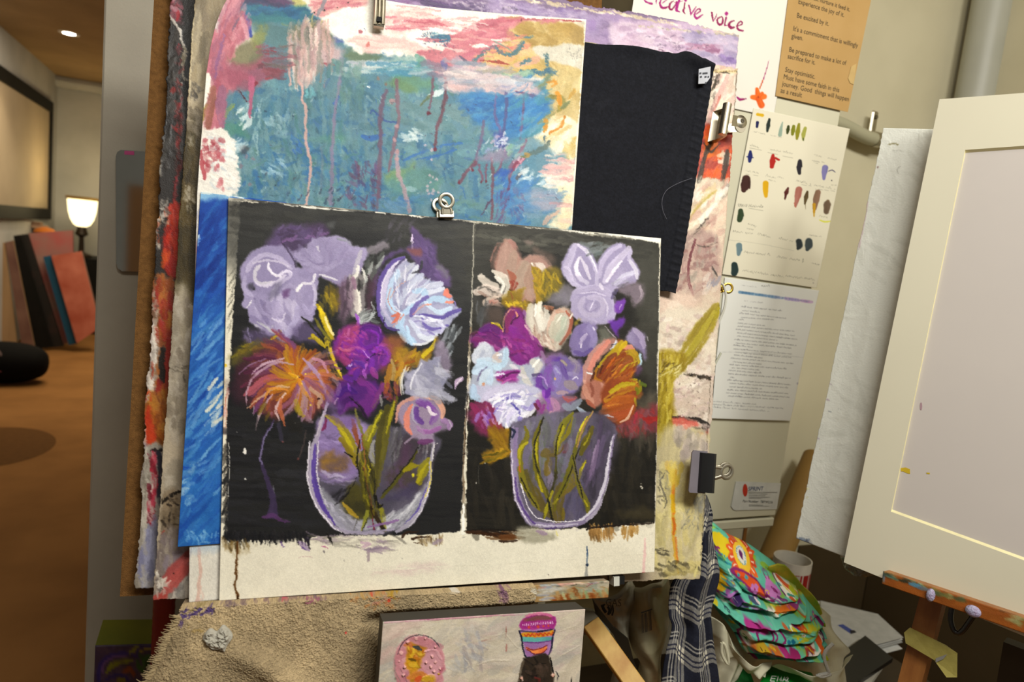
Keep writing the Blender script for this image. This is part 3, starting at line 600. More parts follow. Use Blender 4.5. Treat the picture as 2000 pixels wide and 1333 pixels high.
 # magenta flower
 P.py([(840,1050),(900,970),(960,950),(1050,930),(1150,950),(1180,1020),(1210,1070),(1240,1130),(1220,1200),(1150,1260),(1040,1330),(900,1320),(920,1250),(840,1160),(820,1100)],'6b2a86',.97,6,5,'842f92',13)
 P.py([(840,1060),(900,970),(990,940),(1000,1010),(940,1120),(1000,1250),(920,1250),(840,1170)],'963a72',.85,9,6,'a0486e',10)
 P.py([(1190,1060),(1260,1040),(1320,1070),(1300,1180),(1250,1250),(1180,1280),(1230,1160)],'a0653f',.8,10,6,'8f4f4a',10)
 for q,w,c in(([(1000,1010),(1060,960),(1130,970),(1160,1040),(1120,1090)],30,'5c1d80'),([(1040,1000),(1010,1070),(1050,1110),(1120,1080)],26,'701f94'),([(1090,980),(1140,1010),(1140,1080)],14,'8836ac'),([(1000,1120),(1060,1150),(1100,1210),(1090,1260)],36,'7a2fa0'),([(1110,1130),(1180,1110),(1220,1170),(1180,1230)],32,'8a35ae'),([(950,1060),(970,1020),(1010,990)],20,'ab4d86'),([(880,1080),(930,1040)],26,'b05880'),([(860,1110),(920,1130),(980,1110)],18,'b2607c'),([(1060,1200),(1120,1150),(1160,1160)],8,'3c1a50'),([(1030,1130),(1080,1180)],9,'c090d0'),([(1060,1230),(1040,1280),(1060,1330)],16,'b46ac0'),([(920,1260),(990,1220),(1040,1250)],36,'5c2a90'),([(1100,1260),(1130,1320)],36,'94408e'),([(930,1240),(950,1230)],14,'b8a0cc'),([(960,960),(1000,950)],14,'c0607a'),([(1150,960),(1165,1000)],10,'9a58b8')):P.st(q,w,c,.88,.4,h=.8)
 P.sc([(840,1000),(1180,960),(1220,1180),(1000,1320),(860,1180)],60,50,10,60,['b458a0','54186e','9a3a90','c47aa8','7a28a0'],.6,.6,60)
 # ochre leaf right
 P.py([(1270,1100),(1330,1090),(1420,1130),(1540,1100),(1560,1040),(1545,1140),(1500,1220),(1450,1270),(1400,1240),(1340,1290),(1280,1330),(1230,1330),(1250,1220)],'9c7a24',.92,6,5,'8a6a2c',12)
 P.sc([(1300,1110),(1540,1110),(1480,1230),(1280,1300)],40,80,14,-40,['b89c1c','8a6c28','c8a828','a8803c','97521f'],.7,.6,35)
 for q,w,c in(([(1550,1050),(1530,1110),(1470,1170)],[6,20,24],'c8b41e'),([(1240,1190),(1260,1260),(1250,1333)],[10,22,26],'a8905c'),([(1380,1240),(1340,1290),(1320,1333)],[4,12,16],'d8d0a8'),([(1280,1150),(1320,1220),(1300,1300)],24,'b08a30')):P.st(q,w,c,.9,.4)
 P.py([(1560,1050),(1620,1060),(1670,1180),(1670,1320),(1640,1333),(1560,1200)],'877c8f',.9,6,5,'958a9c',10)
 # grey-lavender lower right
 P.py([(1410,1250),(1460,1190),(1500,1210),(1590,1180),(1590,1250),(1640,1280),(1660,1333),(1620,1420),(1570,1500),(1420,1500),(1340,1420),(1350,1310)],'a09fb2',.97,3,6,'8c8ca2',12,None,.7)
 # orange fan flower
 P.py([(90,1140),(180,1090),(330,1075),(430,1090),(440,1110),(300,1130),(200,1180),(100,1230)],'6a6024',.8,12,6)
 P.sc([(110,1090),(300,1080),(300,1130),(110,1180)],16,80,14,-20,['8a801e','6c5a28','9c8a24'],.6,.6)
 P=Pen(s,430,720,3.332)
 cx,cy=500,70
 P.py([(100,40),(170,-60),(330,-130),(520,-130),(680,-60),(730,40),(730,160),(660,260),(600,350),(540,350),(480,260),(400,340),(300,330),(200,230),(120,130)],'7a4038',.9,12,8,'5e2f3a',12)
 P.py([(60,120),(120,0),(180,-60),(180,100),(120,230)],'3c2430',.7,14,8)
 P.fan(500,60,40,330,150,275,26,20,['8e4a58','6a3048','a8606a','5a2a44','9a5a40','7b4a74'],.85,-22,dry=.45)
 P.fan(510,60,20,210,0,360,40,22,['b87a1e','a8641c','c0801a','9c5422','b58a24'],.75,10,dry=.5)
 P.fan(520,60,30,280,-60,110,22,20,['a86a64','8c5a78','b4824a','a88aa0','c07a50'],.75,14,dry=.5)
 for q,w,c in(([(450,120),(370,120),(260,190),(180,260)],[10,14,10,5],'c4a488'),([(480,-20),(360,-40),(230,40),(180,130),(175,240)],[8,14,13,9,5],'b094a2'),([(420,-70),(280,-30),(200,40)],[8,12,6],'c0a8b4'),([(430,160),(390,210),(360,280),(380,340)],[10,18,16,6],'cbb4b4'),([(340,170),(290,240),(250,330),(235,405)],[8,14,12,4],'b8a0a8'),([(300,-60),(200,-30),(120,40)],[6,10,5],'8c6a88'),([(540,-60),(620,20),(660,90),(680,160)],[12,22,18,8],'a890b4'),([(580,130),(650,190),(640,250)],[14,26,14],'b89a80'),([(560,270),(570,330),(600,350)],[16,32,14],'b49ab0'),([(600,-60),(660,-40),(700,30)],[10,18,12],'b8889c'),([(400,200),(390,280),(420,370)],[14,28,10],'b8704c'),([(490,210),(500,270),(540,310)],[24,34,16],'9c8a28'),([(440,140),(330,130),(280,210)],[10,14,8],'c88a3a'),([(220,240),(218,300)],6,'9a8c98'),([(640,90),(690,140)],16,'9a7a9c'),([(500,60),(540,150),(600,210)],20,'c88a1c'),([(500,60),(450,30)],16,'d8a828'),([(510,50),(490,68)],7,'eadfa8')):P.st(q,w,c,.85,.4,h=.9)
 P.dt([(515,55),(500,60),(590,235),(560,40),(530,100)],6,'e6cf50');P.dt([(570,190),(640,200)],6,'3a1a18')
 P.py([(420,320),(450,280),(480,270),(490,310),(540,350),(545,430),(500,430),(440,420)],'2a2825',.95,5,5)
 P.sc([(240,210),(340,260),(340,330),(260,330)],10,60,12,110,['7c6a28','8a3c3a','9a7488'],.6,.6)
 # ghost stem of the drooping flower
 for q,w,c in(([(350,340),(290,450),(265,560),(275,640),(310,740),(345,860),(340,950)],[8,12,14,16,26,30,50],'4a3c5e'),([(345,360),(285,470),(262,580),(270,620)],[5,7,9,5],'8880a0'),([(345,770),(350,810)],10,'7a7884'),([(280,970),(340,960),(400,990),(450,1000)],[12,24,14,7],'5c3a68'),([(560,410),(540,500),(505,590)],[8,10,7],'4c4240'),([(380,370),(400,470)],[26,20],'3c3848')):P.st(q,w,c,.8,.4)
 P.dt([(408,478),(503,590)],8,'7a4844',.8)
 P.py([(150,540),(165,515),(178,530),(172,556),(160,552)],'d9d6cf',1,.6,1);P.dt([(163,716)],5,'cfcdc6');P.dt([(108,411),(1085,382),(482,355)],3,'b8b6ae')
 # left vase body
 V0=[(640,330),(720,330),(1380,430),(1382,600),(1365,760),(1320,900),(1250,990),(1170,1050),(1060,1078),(900,1078),(790,1065),(710,1010),(630,900),(585,780),(575,640),(585,520),(620,420)]
 P.py(V0,'645f6e',.95,4,3,'55515f',20)
 P.py([(660,330),(860,330),(960,430),(880,700),(700,720),(640,640),(640,420)],'9a88b2',.95,8,5,'8a77a2',16)
 P.sc([(650,420),(840,420),(860,560),(650,560)],40,70,12,5,['a896c2','826e9c','9684b0','6f6082'],.6,.6,30)
 P.py([(640,570),(760,560),(830,600),(830,660),(740,690),(640,670)],'8a6a38',.85,10,8,'6b5648',10);P.py([(660,590),(740,580),(790,600),(700,625)],'9c7a34',.7,10,6)
 P.sc([(640,680),(880,690),(870,770),(680,760)],30,80,10,5,['b0a6be','85799a','605a68','9284a8'],.7,.6,20)
 P.py([(700,800),(830,780),(860,760),(800,850),(760,890),(710,860)],'3a3840',.8,8,6);P.sc([(760,800),(850,760),(820,840),(720,860)],16,90,10,-40,['9a98a4','6f6c78','2c2a30'],.7,.6)
 P.py([(660,780),(720,850),(840,900),(1000,950),(1100,950),(1230,880),(1330,760),(1330,850),(1260,970),(1160,1050),(900,1070),(780,1050),(690,960),(640,860)],'a2a1aa',.95,6,5,'8a8a92',16)
 P.py([(800,870),(870,760),(950,830),(1000,920),(1000,960),(900,970),(840,940)],'4f4a1c',.9,7,6,'3d3a1c',12)
 P.py([(1150,480),(1300,420),(1380,470),(1380,620),(1340,560),(1240,640),(1150,640)],'4a4048',.8,12,6);P.py([(1170,520),(1230,480),(1240,600),(1160,660)],'5a3f58',.7,10,6)
 P.py([(1080,660),(1200,640),(1280,700),(1300,770),(1180,800),(1080,780)],'4a4038',.8,12,6,'5a4460',14);P.py([(1240,740),(1330,740),(1260,830),(1180,850),(1080,850)],'4d4660',.8,10,6)
 P.sc([(1080,380),(1190,400),(1160,620),(1080,640)],40,130,9,100,['6f6c70','8d8a8c','4a484a','5e5c60'],.6,.7,14)
 P.sc([(1290,460),(1380,470),(1375,620),(1290,600)],24,100,9,94,['8d8b90','6a676c','4b4950','a3a0a4'],.6,.7,10)
 P.sc([(690,860),(880,970),(960,1050),(800,1050),(700,960)],40,110,12,32,['b4b3bc','9a98a8','c4c0d0','8c8a94'],.6,.6,20)
 P.sc([(1100,920),(1240,880),(1320,790),(1260,960),(1100,1050),(1040,1000)],60,150,8,-45,['b8b8be','9c9ca4','d0d0d4','7c7c84'],.65,.7,12)
 # vase stems and leaves
 for q,w,c in(([(930,440),(950,560),(980,700),(1000,860),(1030,960),(1060,1050)],[20,26,30,30,30,22],'4a4416'),([(960,480),(930,600),(940,720),(960,860),(990,960)],[20,40,50,46,30],'55501a'),([(1090,250),(1040,430),(1030,620),(1000,800)],[30,40,40,30],'5a5420'),([(1150,190),(1090,360),(1060,560),(1030,760)],[24,34,30,14],'6a6420'),([(680,300),(760,350),(830,460),(880,560),(900,640)],[12,34,50,44,20],'8a8018'),([(690,310),(770,380),(840,490),(870,560)],[8,18,22,10],'b2a61c'),([(780,460),(840,540),(890,620)],[20,36,24],'86761c'),([(860,340),(880,420),(910,520)],[16,24,14],'8a4a2c'),([(880,270),(900,350),(930,440)],[12,22,14],'7e7c3a'),([(980,390),(950,470),(960,560)],[26,40,20],'8c8420'),([(1050,280),(1000,380),(960,500)],[22,34,20],'7e7a1a'),([(1045,290),(1000,380),(965,470)],[8,12,6],'b8b02a'),([(1140,210),(1110,300),(1080,420)],[10,16,10],'a49c22'),([(1000,470),(985,540),(995,640)],[14,26,12],'9a9894'),([(920,430),(940,560),(950,680),(970,800)],[5,7,6,4],'8a4440'),([(935,640),(960,760),(985,880),(1000,960)],[7,10,9,7],'7a3a38'),([(960,560),(970,660),(960,740)],[8,10,5],'b0a424'),([(1000,640),(1010,760),(1000,840)],[6,8,6],'22201a'),([(910,470),(890,600),(910,700)],[7,9,7],'262414'),([(810,550),(860,580)],[6,9],'1e1c18'),([(1050,840),(1130,750),(1220,640),(1280,540)],[12,20,20,10],'5c5a1c'),([(1060,810),(1140,720),(1230,610),(1290,510)],[4,6,6,4],'1c1a16'),([(1200,670),(1240,640),(1285,630)],[16,36,14],'9a9018'),([(1360,590),(1330,650),(1290,740)],[20,60,36],'8c841a'),([(1350,620),(1310,680),(1280,740)],[8,24,14],'a89e1c'),([(890,715),(840,800),(790,860),(745,890)],[4,7,7,4],'1c1a1c'),([(800,880),(850,930),(900,970)],[10,22,12],'a88f30'),([(960,930),(950,970),(920,1060)],[20,24,8],'8a8a30'),([(1040,890),(1060,960),(1070,1060)],[12,30,16],'8a861e'),([(1010,830),(1030,900),(1060,890)],[14,20,8],'201e16'),([(980,900),(1020,970),(1060,1060)],[16,22,16],'322416'),([(960,970),(920,1070)],[4,6],'2c2a2a'),([(990,970),(1005,1070)],[5,10],'7a3048'),([(900,970),(870,1060)],[5,4],'55524a')):P.st(q,w,c,.88,.4)
 P.sc([(900,560),(1000,560),(1040,960),(940,880)],40,90,8,80,['7a741c','2c2a14','9a9220','3c3818'],.6,.6,14)
 P.dt([(1005,1068)],12,'1a0c10');P.dt([(1060,1052)],14,'1c1612');P.dt([(1255,697)],7,'c8c02a')
 # glass outline
 for q,w,c in(([(690,220),(650,400),(610,500),(592,620),(600,760),(650,900),(720,1010),(800,1060),(920,1078),(1060,1076)],[10,20,26,30,30,30,26,16,10,10],'a8a0b0'),([(620,500),(608,620),(622,760),(670,900),(745,1015)],[10,22,26,26,10],'5c4694'),([(585,480),(570,600),(575,740),(620,880),(700,1000),(790,1070)],8,'d9d4dc'),([(700,230),(660,330),(630,440)],12,'b4aab6'),([(640,480),(630,620),(650,780),(700,900)],7,'c8c2cc'),([(1390,480),(1372,600),(1365,720),(1320,880),(1240,1000),(1150,1064)],[10,14,16,22,26,14],'a9a4b2'),([(1375,600),(1370,720),(1330,850)],6,'cfc060'),([(1340,780),(1290,910),(1200,1010)],[6,9,6],'63559c'),([(1360,780),(1310,920),(1220,1040)],5,'dcd8de'),([(1388,500),(1380,600)],8,'cfcccc'),([(1415,487),(1385,495)],6,'c9c6c6'),([(740,1030),(860,1062),(1000,1066),(1130,1050)],[8,14,14,10],'9c95a8'),([(960,1030),(1080,1010),(1160,985)],14,'8a6c98')):P.st(q,w,c,.92,.35,h=.8)
 # pink curl flower
 P.py([(1150,290),(1200,210),(1290,180),(1390,200),(1445,270),(1450,330),(1500,360),(1480,400),(1390,420),(1380,490),(1300,480),(1240,440),(1190,380)],'8d7c94',.95,5,4,'9c8ca2',12)
 for q,w,c in(([(1140,350),(1160,260),(1210,210),(1290,185),(1330,190)],[10,20,20,16,10],'c99a8c'),([(1250,240),(1215,300),(1215,380),(1245,430)],[14,30,34,14],'d68a76'),([(1330,190),(1400,200),(1445,270),(1440,320)],[14,30,34,16],'d3a48e'),([(1290,220),(1350,240),(1400,300),(1370,350)],40,'7a4c96'),([(1280,260),(1270,320),(1310,350)],30,'6c4690'),([(1350,250),(1370,290),(1400,300)],18,'dcd4d8'),([(1260,240),(1250,320),(1280,360)],12,'a4a0b0'),([(1440,340),(1490,350),(1490,390)],26,'9d7ea6'),([(1290,400),(1360,410),(1430,380)],22,'9a6aa0'),([(1290,480),(1370,470)],34,'6e3f6e'),([(1200,490),(1250,450),(1290,430)],12,'9a8a9c'),([(1480,330),(1500,370),(1490,400)],6,'b4acb8'),([(1280,380),(1320,420)],20,'a88aae')):P.st(q,w,c,.9,.35,h=.9)
 # grey lavender flower + lilac bud + orange leaf above it
 P.sc([(1190,60),(1470,0),(1500,120),(1490,210),(1260,180)],46,110,24,40,['a4a3b4','8b8b9e','b8b8c4','94949f'],.7,.5,40,.7)
 for q,w,c in(([(1200,10),(1180,80),(1190,160)],[10,22,12],'c9c8c8'),([(1310,-30),(1260,60),(1240,130)],9,'cdcdd4'),([(1440,150),(1500,200),(1480,230)],26,'9c9cac'),([(1110,-20),(1090,60),(1080,150)],[24,36,20],'a87a2c'),([(1190,-40),(1160,60),(1150,150)],[14,34,26],'b0862a'),([(1215,-20),(1180,80),(1180,170)],7,'d8d0b8'),([(1110,170),(1090,200)],20,'7a3c34')):P.st(q,w,c,.88,.4)
 P.sc([(1060,100),(1160,100),(1150,220),(1060,180)],16,60,14,80,['8c4a44','a8602e','6e3050','b0783c'],.7,.5)
 P.st([(1530,130),(1540,90),(1575,70)],[6,26,20],'b09cb6',.95,.3);P.st([(1540,100),(1580,60)],8,'dcd0dc',.9,.3)
 P.py([(740,110),(800,60),(880,80),(960,60),(1040,90),(1060,180),(1000,260),(960,340),(900,260),(820,290),(770,310),(740,220)],'5a2478',.95,6,6,'6e2c80',12)
 for q,w,c in(([(760,180),(820,130),(880,160)],34,'4a1a78'),([(780,280),(800,220),(860,190)],34,'4c1e66'),([(900,70),(960,110),(1010,170)],40,'7a2f84'),([(960,330),(930,270),(890,220)],[8,18,14],'2c1436'),([(730,60),(770,110),(760,170)],26,'a494a6'),([(810,60),(870,70),(900,10)],34,'6a2a96'),([(740,230),(760,200)],14,'b89ab4'),([(1060,100),(1030,180),(990,250)],26,'7c3a7c'),([(990,260),(1040,200),(1100,180)],9,'6a4a60'),([(1045,180),(1050,240)],14,'8c8a88'),([(840,190),(900,240),(950,310)],[5,7,5],'201024'),([(830,100),(850,150)],12,'8a4ab0')):P.st(q,w,c,.85,.45)
 P.py([(660,150),(740,160),(800,320),(880,330),(860,400),(760,360),(700,300)],'7a5f92',.7,12,8);P.st([(690,330),(685,380),(665,405)],[10,16,9],'7c2f5c',.9,.4)
 # black bottom fringe of the left panel
 P.sc([(20,1080),(600,1090),(560,1110),(20,1110)],90,60,12,88,['1d1d20','26262a','2c2a2c'],.9,.5,14)
 for i in range(34):
  x=20+s.r.uniform(0,580);P.st([(x,1090),(x+s.r.uniform(-10,10),1120+s.r.uniform(0,46))],[12,7,2],'222225',.8,.6)
 P.st([(20,1100),(30,1150),(60,1180)],[20,30,8],'6a5020',.9,.5);P.st([(35,1110),(45,1180)],12,'4a3818',.8,.5);P.py([(60,1150),(220,1130),(210,1180),(90,1225)],'b9ad90',.6,4,6,ang=70,ns=9,dry=.4)
 P.sc([(30,1130),(200,1130),(160,1190),(40,1190)],22,50,9,80,['7a6438','8a744a','4a3c20'],.6,.6)
 P.drip([(108,1130),(106,1250),(104,1340),(96,1400),(100,1440),(116,1470),(118,1530)],[14,15,15,13,13,16,16],'5c3a14',.95);P.drip([(118,1480),(118,1520)],8,'2c1a0c',.8)
 P.st([(510,1130),(545,1160),(575,1190)],[14,34,10],'5a3f80',.9,.4);P.st([(395,1130),(410,1165)],14,'6a5288',.8,.5);P.st([(560,1110),(580,1180)],[20,6],'2a2530',.9,.4);P.st([(660,1160),(700,1168)],8,'b0608c',.8,.4)
 P.sc([(600,1085),(1180,1090),(1160,1180),(960,1180),(640,1140)],60,120,10,8,['8c887e','a5a196','6a665e','9a8a98','b9b4a8'],.55,.7,22)
 P.st([(690,1080),(715,1110),(732,1150)],[10,14,4],'1d1c1a',.95,.3);P.st([(920,1130),(970,1145),(930,1160)],18,'9a6a98',.8,.4);P.st([(965,1180),(965,1250)],[10,16,12],'a09296',.8,.5);P.sc([(960,1150),(1140,1170),(1080,1210),(970,1200)],16,110,6,4,['8a7e8a','9c8a9a'],.6,.6,14)
 P.dt([(675,1196)],8,'6a6468',.8);P.st([(510,1230),(560,1225),(600,1238)],3,'b89a9a',.7,.4);P.dt([(905,1200),(808,1255),(1190,1240)],5,'8c8884',.6)
 P.st([(1180,1105),(1210,1070),(1290,1060)],[10,14,6],'3c2a1c',.9,.4);P.st([(1250,1108),(1300,1098),(1360,1096)],[14,10,8],'3c2818',.9,.4);P.st([(1260,1136),(1300,1136)],7,'4a3624',.9,.4)
 P.sc([(1280,1110),(1460,1100),(1440,1140),(1300,1140)],30,50,8,80,['8a7450','a08a60','5c4a30'],.6,.6,20);P.st([(1390,1140),(1440,1120)],26,'9a8c98',.8,.4)
 P.py([(1000,1310),(1200,1290),(1380,1250),(1530,1285),(1400,1320),(1200,1350),(1010,1340)],'c9b6b0',.6,8,6,'d0bcb8',9,-4,dry=.4)
 # ---------------- right panel, upper
 P=Pen(s,890,420,3.702)
 P.sc([(180,150),(900,150),(860,230),(480,220)],40,130,16,8,['6b6a60','5c5b52','79786c','4b4a42'],.5,.7,14)
 P.py([(500,190),(560,190),(540,215)],'a08c84',.6,5,3)
 P.py([(265,330),(330,210),(385,175),(430,220),(480,300),(600,285),(690,360),(695,410),(620,450),(600,560),(560,640),(420,600),(370,470),(280,440)],'9a7468',.97,4,5,'a9887a',16,None,.7)
 P.py([(540,240),(640,240),(715,310),(700,400),(620,340)],'6f5f56',.8,8,6)
 for q,w,c in(([(330,220),(290,310),(290,400)],40,'8f6a60'),([(390,190),(430,260),(460,310)],30,'a67d74'),([(370,230),(350,330),(330,430)],44,'a88c80'),([(420,280),(400,380),(390,460)],36,'a58e80'),([(690,390),(640,330),(560,310),(490,350)],[22,34,34,20],'a4847a'),([(640,400),(620,370),(550,350)],[20,24,10],'d0c6bc'),([(500,360),(450,450),(460,560)],60,'a89686'),([(560,360),(530,460),(540,560)],36,'a18878'),([(380,400),(410,450),(400,530)],[8,30,12],'9a5a44'),([(395,480),(430,500),(410,540)],[10,28,12],'8a3a2a'),([(270,410),(330,440),(370,500),(350,580)],[14,30,34,30],'d6d0c4'),([(180,450),(220,490),(290,520)],[24,38,30],'cfc6bb'),([(165,440),(200,450)],14,'c8c0b6'),([(150,560),(210,540),(300,560)],[30,44,40],'cdc0b6'),([(220,640),(280,600),(350,590)],[34,44,30],'cdbcae'),([(230,650),(280,640),(340,660)],24,'b49a8e'),([(290,450),(340,500),(330,560)],18,'e6e2d8'),([(160,560),(230,590)],12,'9a857a'),([(250,630),(300,620)],20,'a4786c'),([(540,560),(560,620)],50,'a48a7c'),([(550,350),(570,370)],12,'e2dcd0')):P.st(q,np.array(w)*1.45,c,.85,.45,h=.9)
 P.py([(550,370),(620,390),(640,470),(640,560),(600,630),(590,560),(570,480)],'a08420',.97,2.5,5,'8f7420',9,70,.7)
 P.py([(640,420),(720,390),(785,470),(770,540),(700,580),(640,610),(640,500)],'7d6e20',.9,6,6,'6b6024',9,40)
 P.sc([(560,400),(760,440),(720,560),(600,600)],44,70,12,75,['b09620','8a7820','c0a828','6d6420'],.7,.55,35)
 P.py([(350,640),(390,540),(440,560),(490,540),(470,620),(530,650),(510,690),(420,670)],'a88c1e',.95,4,5,'8c741e',8)
 P.st([(400,560),(420,610),(410,640)],[6,16,8],'8a5a24',.9,.4);P.sc([(370,600),(520,640),(500,680),(380,660)],24,40,10,30,['c0a420','8c781c','d0b830'],.8,.5,50)
 P.py([(790,500),(860,560),(840,620),(790,640),(680,620),(740,560)],'7d7880',.8,7,5,'6b7060',10);P.py([(700,590),(830,560),(820,660),(760,680),(680,630)],'8a8590',.7,9,6)
 P.py([(140,600),(200,670),(330,680),(340,800),(230,790),(140,760)],'4c4a46',.7,12,6);P.sc([(150,650),(240,680),(240,790),(150,740)],18,120,14,95,['5e5f60','6e7074','484a4c'],.6,.6,14);P.py([(230,690),(340,680),(330,790),(250,780)],'55463e',.8,10,5)
 # lavender iris
 P.py([(770,390),(800,300),(840,220),(880,205),(960,250),(1020,370),(1040,330),(1110,240),(1190,210),(1270,250),(1260,300),(1320,420),(1290,480),(1150,540),(1130,600),(1150,700),(1120,770),(1000,790),(880,750),(840,680),(850,560),(900,530),(830,490)],'a39bb5',1,2.5,4,'978fab',16,None,.8)
 for q,w,c in(([(860,220),(830,300),(800,390),(840,480),(910,530)],[26,40,44,44,24],'b3acc2'),([(880,215),(950,270),(1000,360),(1020,440),(1015,510)],[16,24,26,26,20],'c9c3d3'),([(950,250),(1000,350),(1020,420)],8,'e0dce4'),([(890,310),(870,380),(890,450),(950,490)],[16,26,30,24],'d5d1da'),([(900,300),(940,380),(970,460)],[10,24,16],'c8c2d0'),([(880,340),(870,400),(900,440)],12,'ebe9ec'),([(780,380),(820,400),(850,480)],14,'beb7cc'),([(1190,220),(1120,260),(1060,340),(1040,440)],[20,30,32,24],'b6aec6'),([(1250,240),(1200,300),(1130,380),(1080,480)],[30,44,50,34],'bdb6ca'),([(1200,340),(1140,410),(1090,480)],[10,18,16],'d9d4de'),([(1190,350),(1130,420)],7,'eeecee'),([(1300,420),(1230,440),(1160,500)],[26,40,34],'c3c0d0'),([(1260,330),(1300,400),(1310,460)],22,'ccc8d4'),([(1270,260),(1250,330)],20,'b9b2c8'),([(860,560),(960,530),(1060,540),(1120,590)],36,'aaa2ba'),([(880,600),(850,680),(900,750),(1000,780)],34,'a59db6'),([(1140,600),(1150,690),(1100,770)],34,'a89fba'),([(930,600),(900,660),(940,720),(1030,720),(1070,660),(1030,600),(960,600)],30,'b2aac0'),([(960,620),(940,670),(980,700),(1030,670)],10,'968daa'),([(900,570),(1000,560),(1080,590)],9,'c4bdd0'),([(1060,600),(1100,660),(1090,730)],9,'c6bfd0'),([(1000,620),(970,690)],8,'cfc9d8'),([(1040,500),(1060,540)],20,'d0cad8')):P.st(q,w,c,.88,.38,h=1.)
 P.sc([(1160,480),(1300,470),(1240,520),(1150,540)],14,70,10,-20,['6f6c74','9a98a4','55545a'],.6,.7)
 P.py([(890,200),(990,180),(1000,210),(950,240)],'7a8082',.8,3,4);P.py([(960,240),(1090,230),(1030,330),(1020,350)],'5e6666',.8,8,5);P.sc([(930,190),(1100,200),(1040,300),(980,280)],20,80,14,-15,['6f7a7a','83898a','505655'],.6,.6)
 P.py([(1160,540),(1250,500),(1330,500),(1350,590),(1300,660),(1250,600)],'70646e',.85,7,5,'857884',10);P.st([(1330,520),(1345,590),(1310,640)],16,'a498a0',.7,.5);P.st([(1160,550),(1130,600)],30,'5f5678',.8,.4)
 P.py([(1165,640),(1215,615),(1225,650),(1190,700),(1160,690)],'7d4aa8',.95,3,3);P.st([(1180,680),(1200,650)],10,'b49ccb',.8,.4)
 P.py([(1110,770),(1160,760),(1220,730),(1220,780),(1180,830),(1180,900),(1130,840)],'6c3a9c',.95,4,3);P.st([(1080,800),(1120,850),(1160,890)],7,'c8b4c8',.8,.4)
 # white/pink tulip
 P.py([(510,700),(540,640),(600,630),(640,640),(665,740),(740,670),(800,665),(850,740),(845,840),(800,920),(740,980),(660,980),(600,920),(530,840)],'bdb3a6',.97,4,5,'a99d92',14,None,.8)
 for q,w,c in(([(540,660),(530,740),(560,840),(620,920)],[30,44,44,30],'cac4b8'),([(610,640),(600,720),(620,810)],[24,36,26],'d9d6cb'),([(650,660),(660,740),(630,820)],[14,30,20],'cfcabf'),([(580,650),(570,730)],10,'eae7de'),([(640,660),(690,680),(700,720)],[10,26,12],'9a6a50'),([(720,700),(690,780),(680,860),(690,950)],[18,30,30,24],'c4aa9a'),([(740,700),(800,690),(840,740),(835,820)],[20,24,20,14],'b08a76'),([(800,700),(840,760),(820,850),(760,930)],[8,18,16,12],'a0604c'),([(760,740),(720,800),(700,870)],40,'b9b6a6'),([(790,750),(770,840),(730,900)],30,'a9b0a0'),([(770,730),(720,790)],10,'dcd8cc'),([(800,760),(780,830)],8,'d0ccc0'),([(640,880),(680,940),(720,970)],[20,30,20],'c8b6a8'),([(560,820),(600,900),(640,940)],26,'c9b8ac'),([(830,750),(845,720)],12,'e0dcd0'),([(610,860),(590,910)],16,'a98a80')):P.st(q,np.array(w)*1.3,c,.85,.45,h=.9)
 P.sc([(540,820),(660,840),(760,960),(640,980)],24,60,12,50,['d6d0c4','b09a8c','9a8074','c8c4b4'],.7,.6,40)
 P.py([(860,780),(890,740),(905,765),(870,810)],'8a7a20',.9,3,3);P.py([(760,940),(820,900),(830,1000),(760,1000)],'5a5048',.7,8,5)
 # magenta iris
 P.py([(120,870),(180,830),(240,800),(320,830),(350,860),(360,760),(390,690),(440,680),(480,700),(500,800),(560,880),(620,960),(620,1020),(520,1080),(420,1070),(380,970),(290,1000),(220,940),(130,960)],'702470',.97,5,5,'8a2c84',13,None,.6)
 for q,w,c in(([(180,840),(250,820),(320,870)],[30,50,40],'5a1c6c'),([(140,900),(220,920),(300,970)],[30,50,40],'7e2a6c'),([(370,850),(380,760),(420,700)],[14,40,26],'8a3468'),([(440,700),(470,780),(460,850)],[24,44,36],'7a2478'),([(340,850),(350,760),(390,690),(430,685)],[8,10,12,10],'d4a084'),([(440,700),(444,730)],14,'d8a07c'),([(400,830),(470,910),(540,980)],60,'7e2286'),([(560,890),(600,960),(590,1020)],40,'82307c'),([(420,960),(450,1040),(500,1070)],36,'7b2a80'),([(370,900),(400,960)],20,'b05a9c'),([(400,790),(420,760),(460,730)],8,'4c1440'),([(260,785),(300,795),(335,830)],[8,20,8],'c4ae1c'),([(270,788),(310,802)],8,'e2d040'),([(490,690),(500,740)],20,'8a5c92'),([(500,800),(540,860),(560,900)],16,'c8a8b0'),([(120,860),(150,850)],26,'5c3048'),([(330,880),(350,960)],16,'a44a8c'),([(620,990),(650,1060)],26,'97789a')):P.st(q,w,c,.88,.4,h=.8)
 P.sc([(160,850),(340,860),(600,960),(520,1060),(220,930)],44,60,12,30,['9a3c94','5c1a64','8c3070','a85c9c'],.6,.6,50)
 # white-blue big
 P.py([(120,1040),(150,950),(210,920),(260,960),(300,1000),(370,960),(400,1060),(440,1090),(480,1100),(540,1060),(600,1040),(640,1080),(600,1160),(560,1180),(600,1280),(560,1333),(110,1333),(105,1150),(140,1110)],'b4b9c4',1,3,5,'a5aab8',15,None,.8)
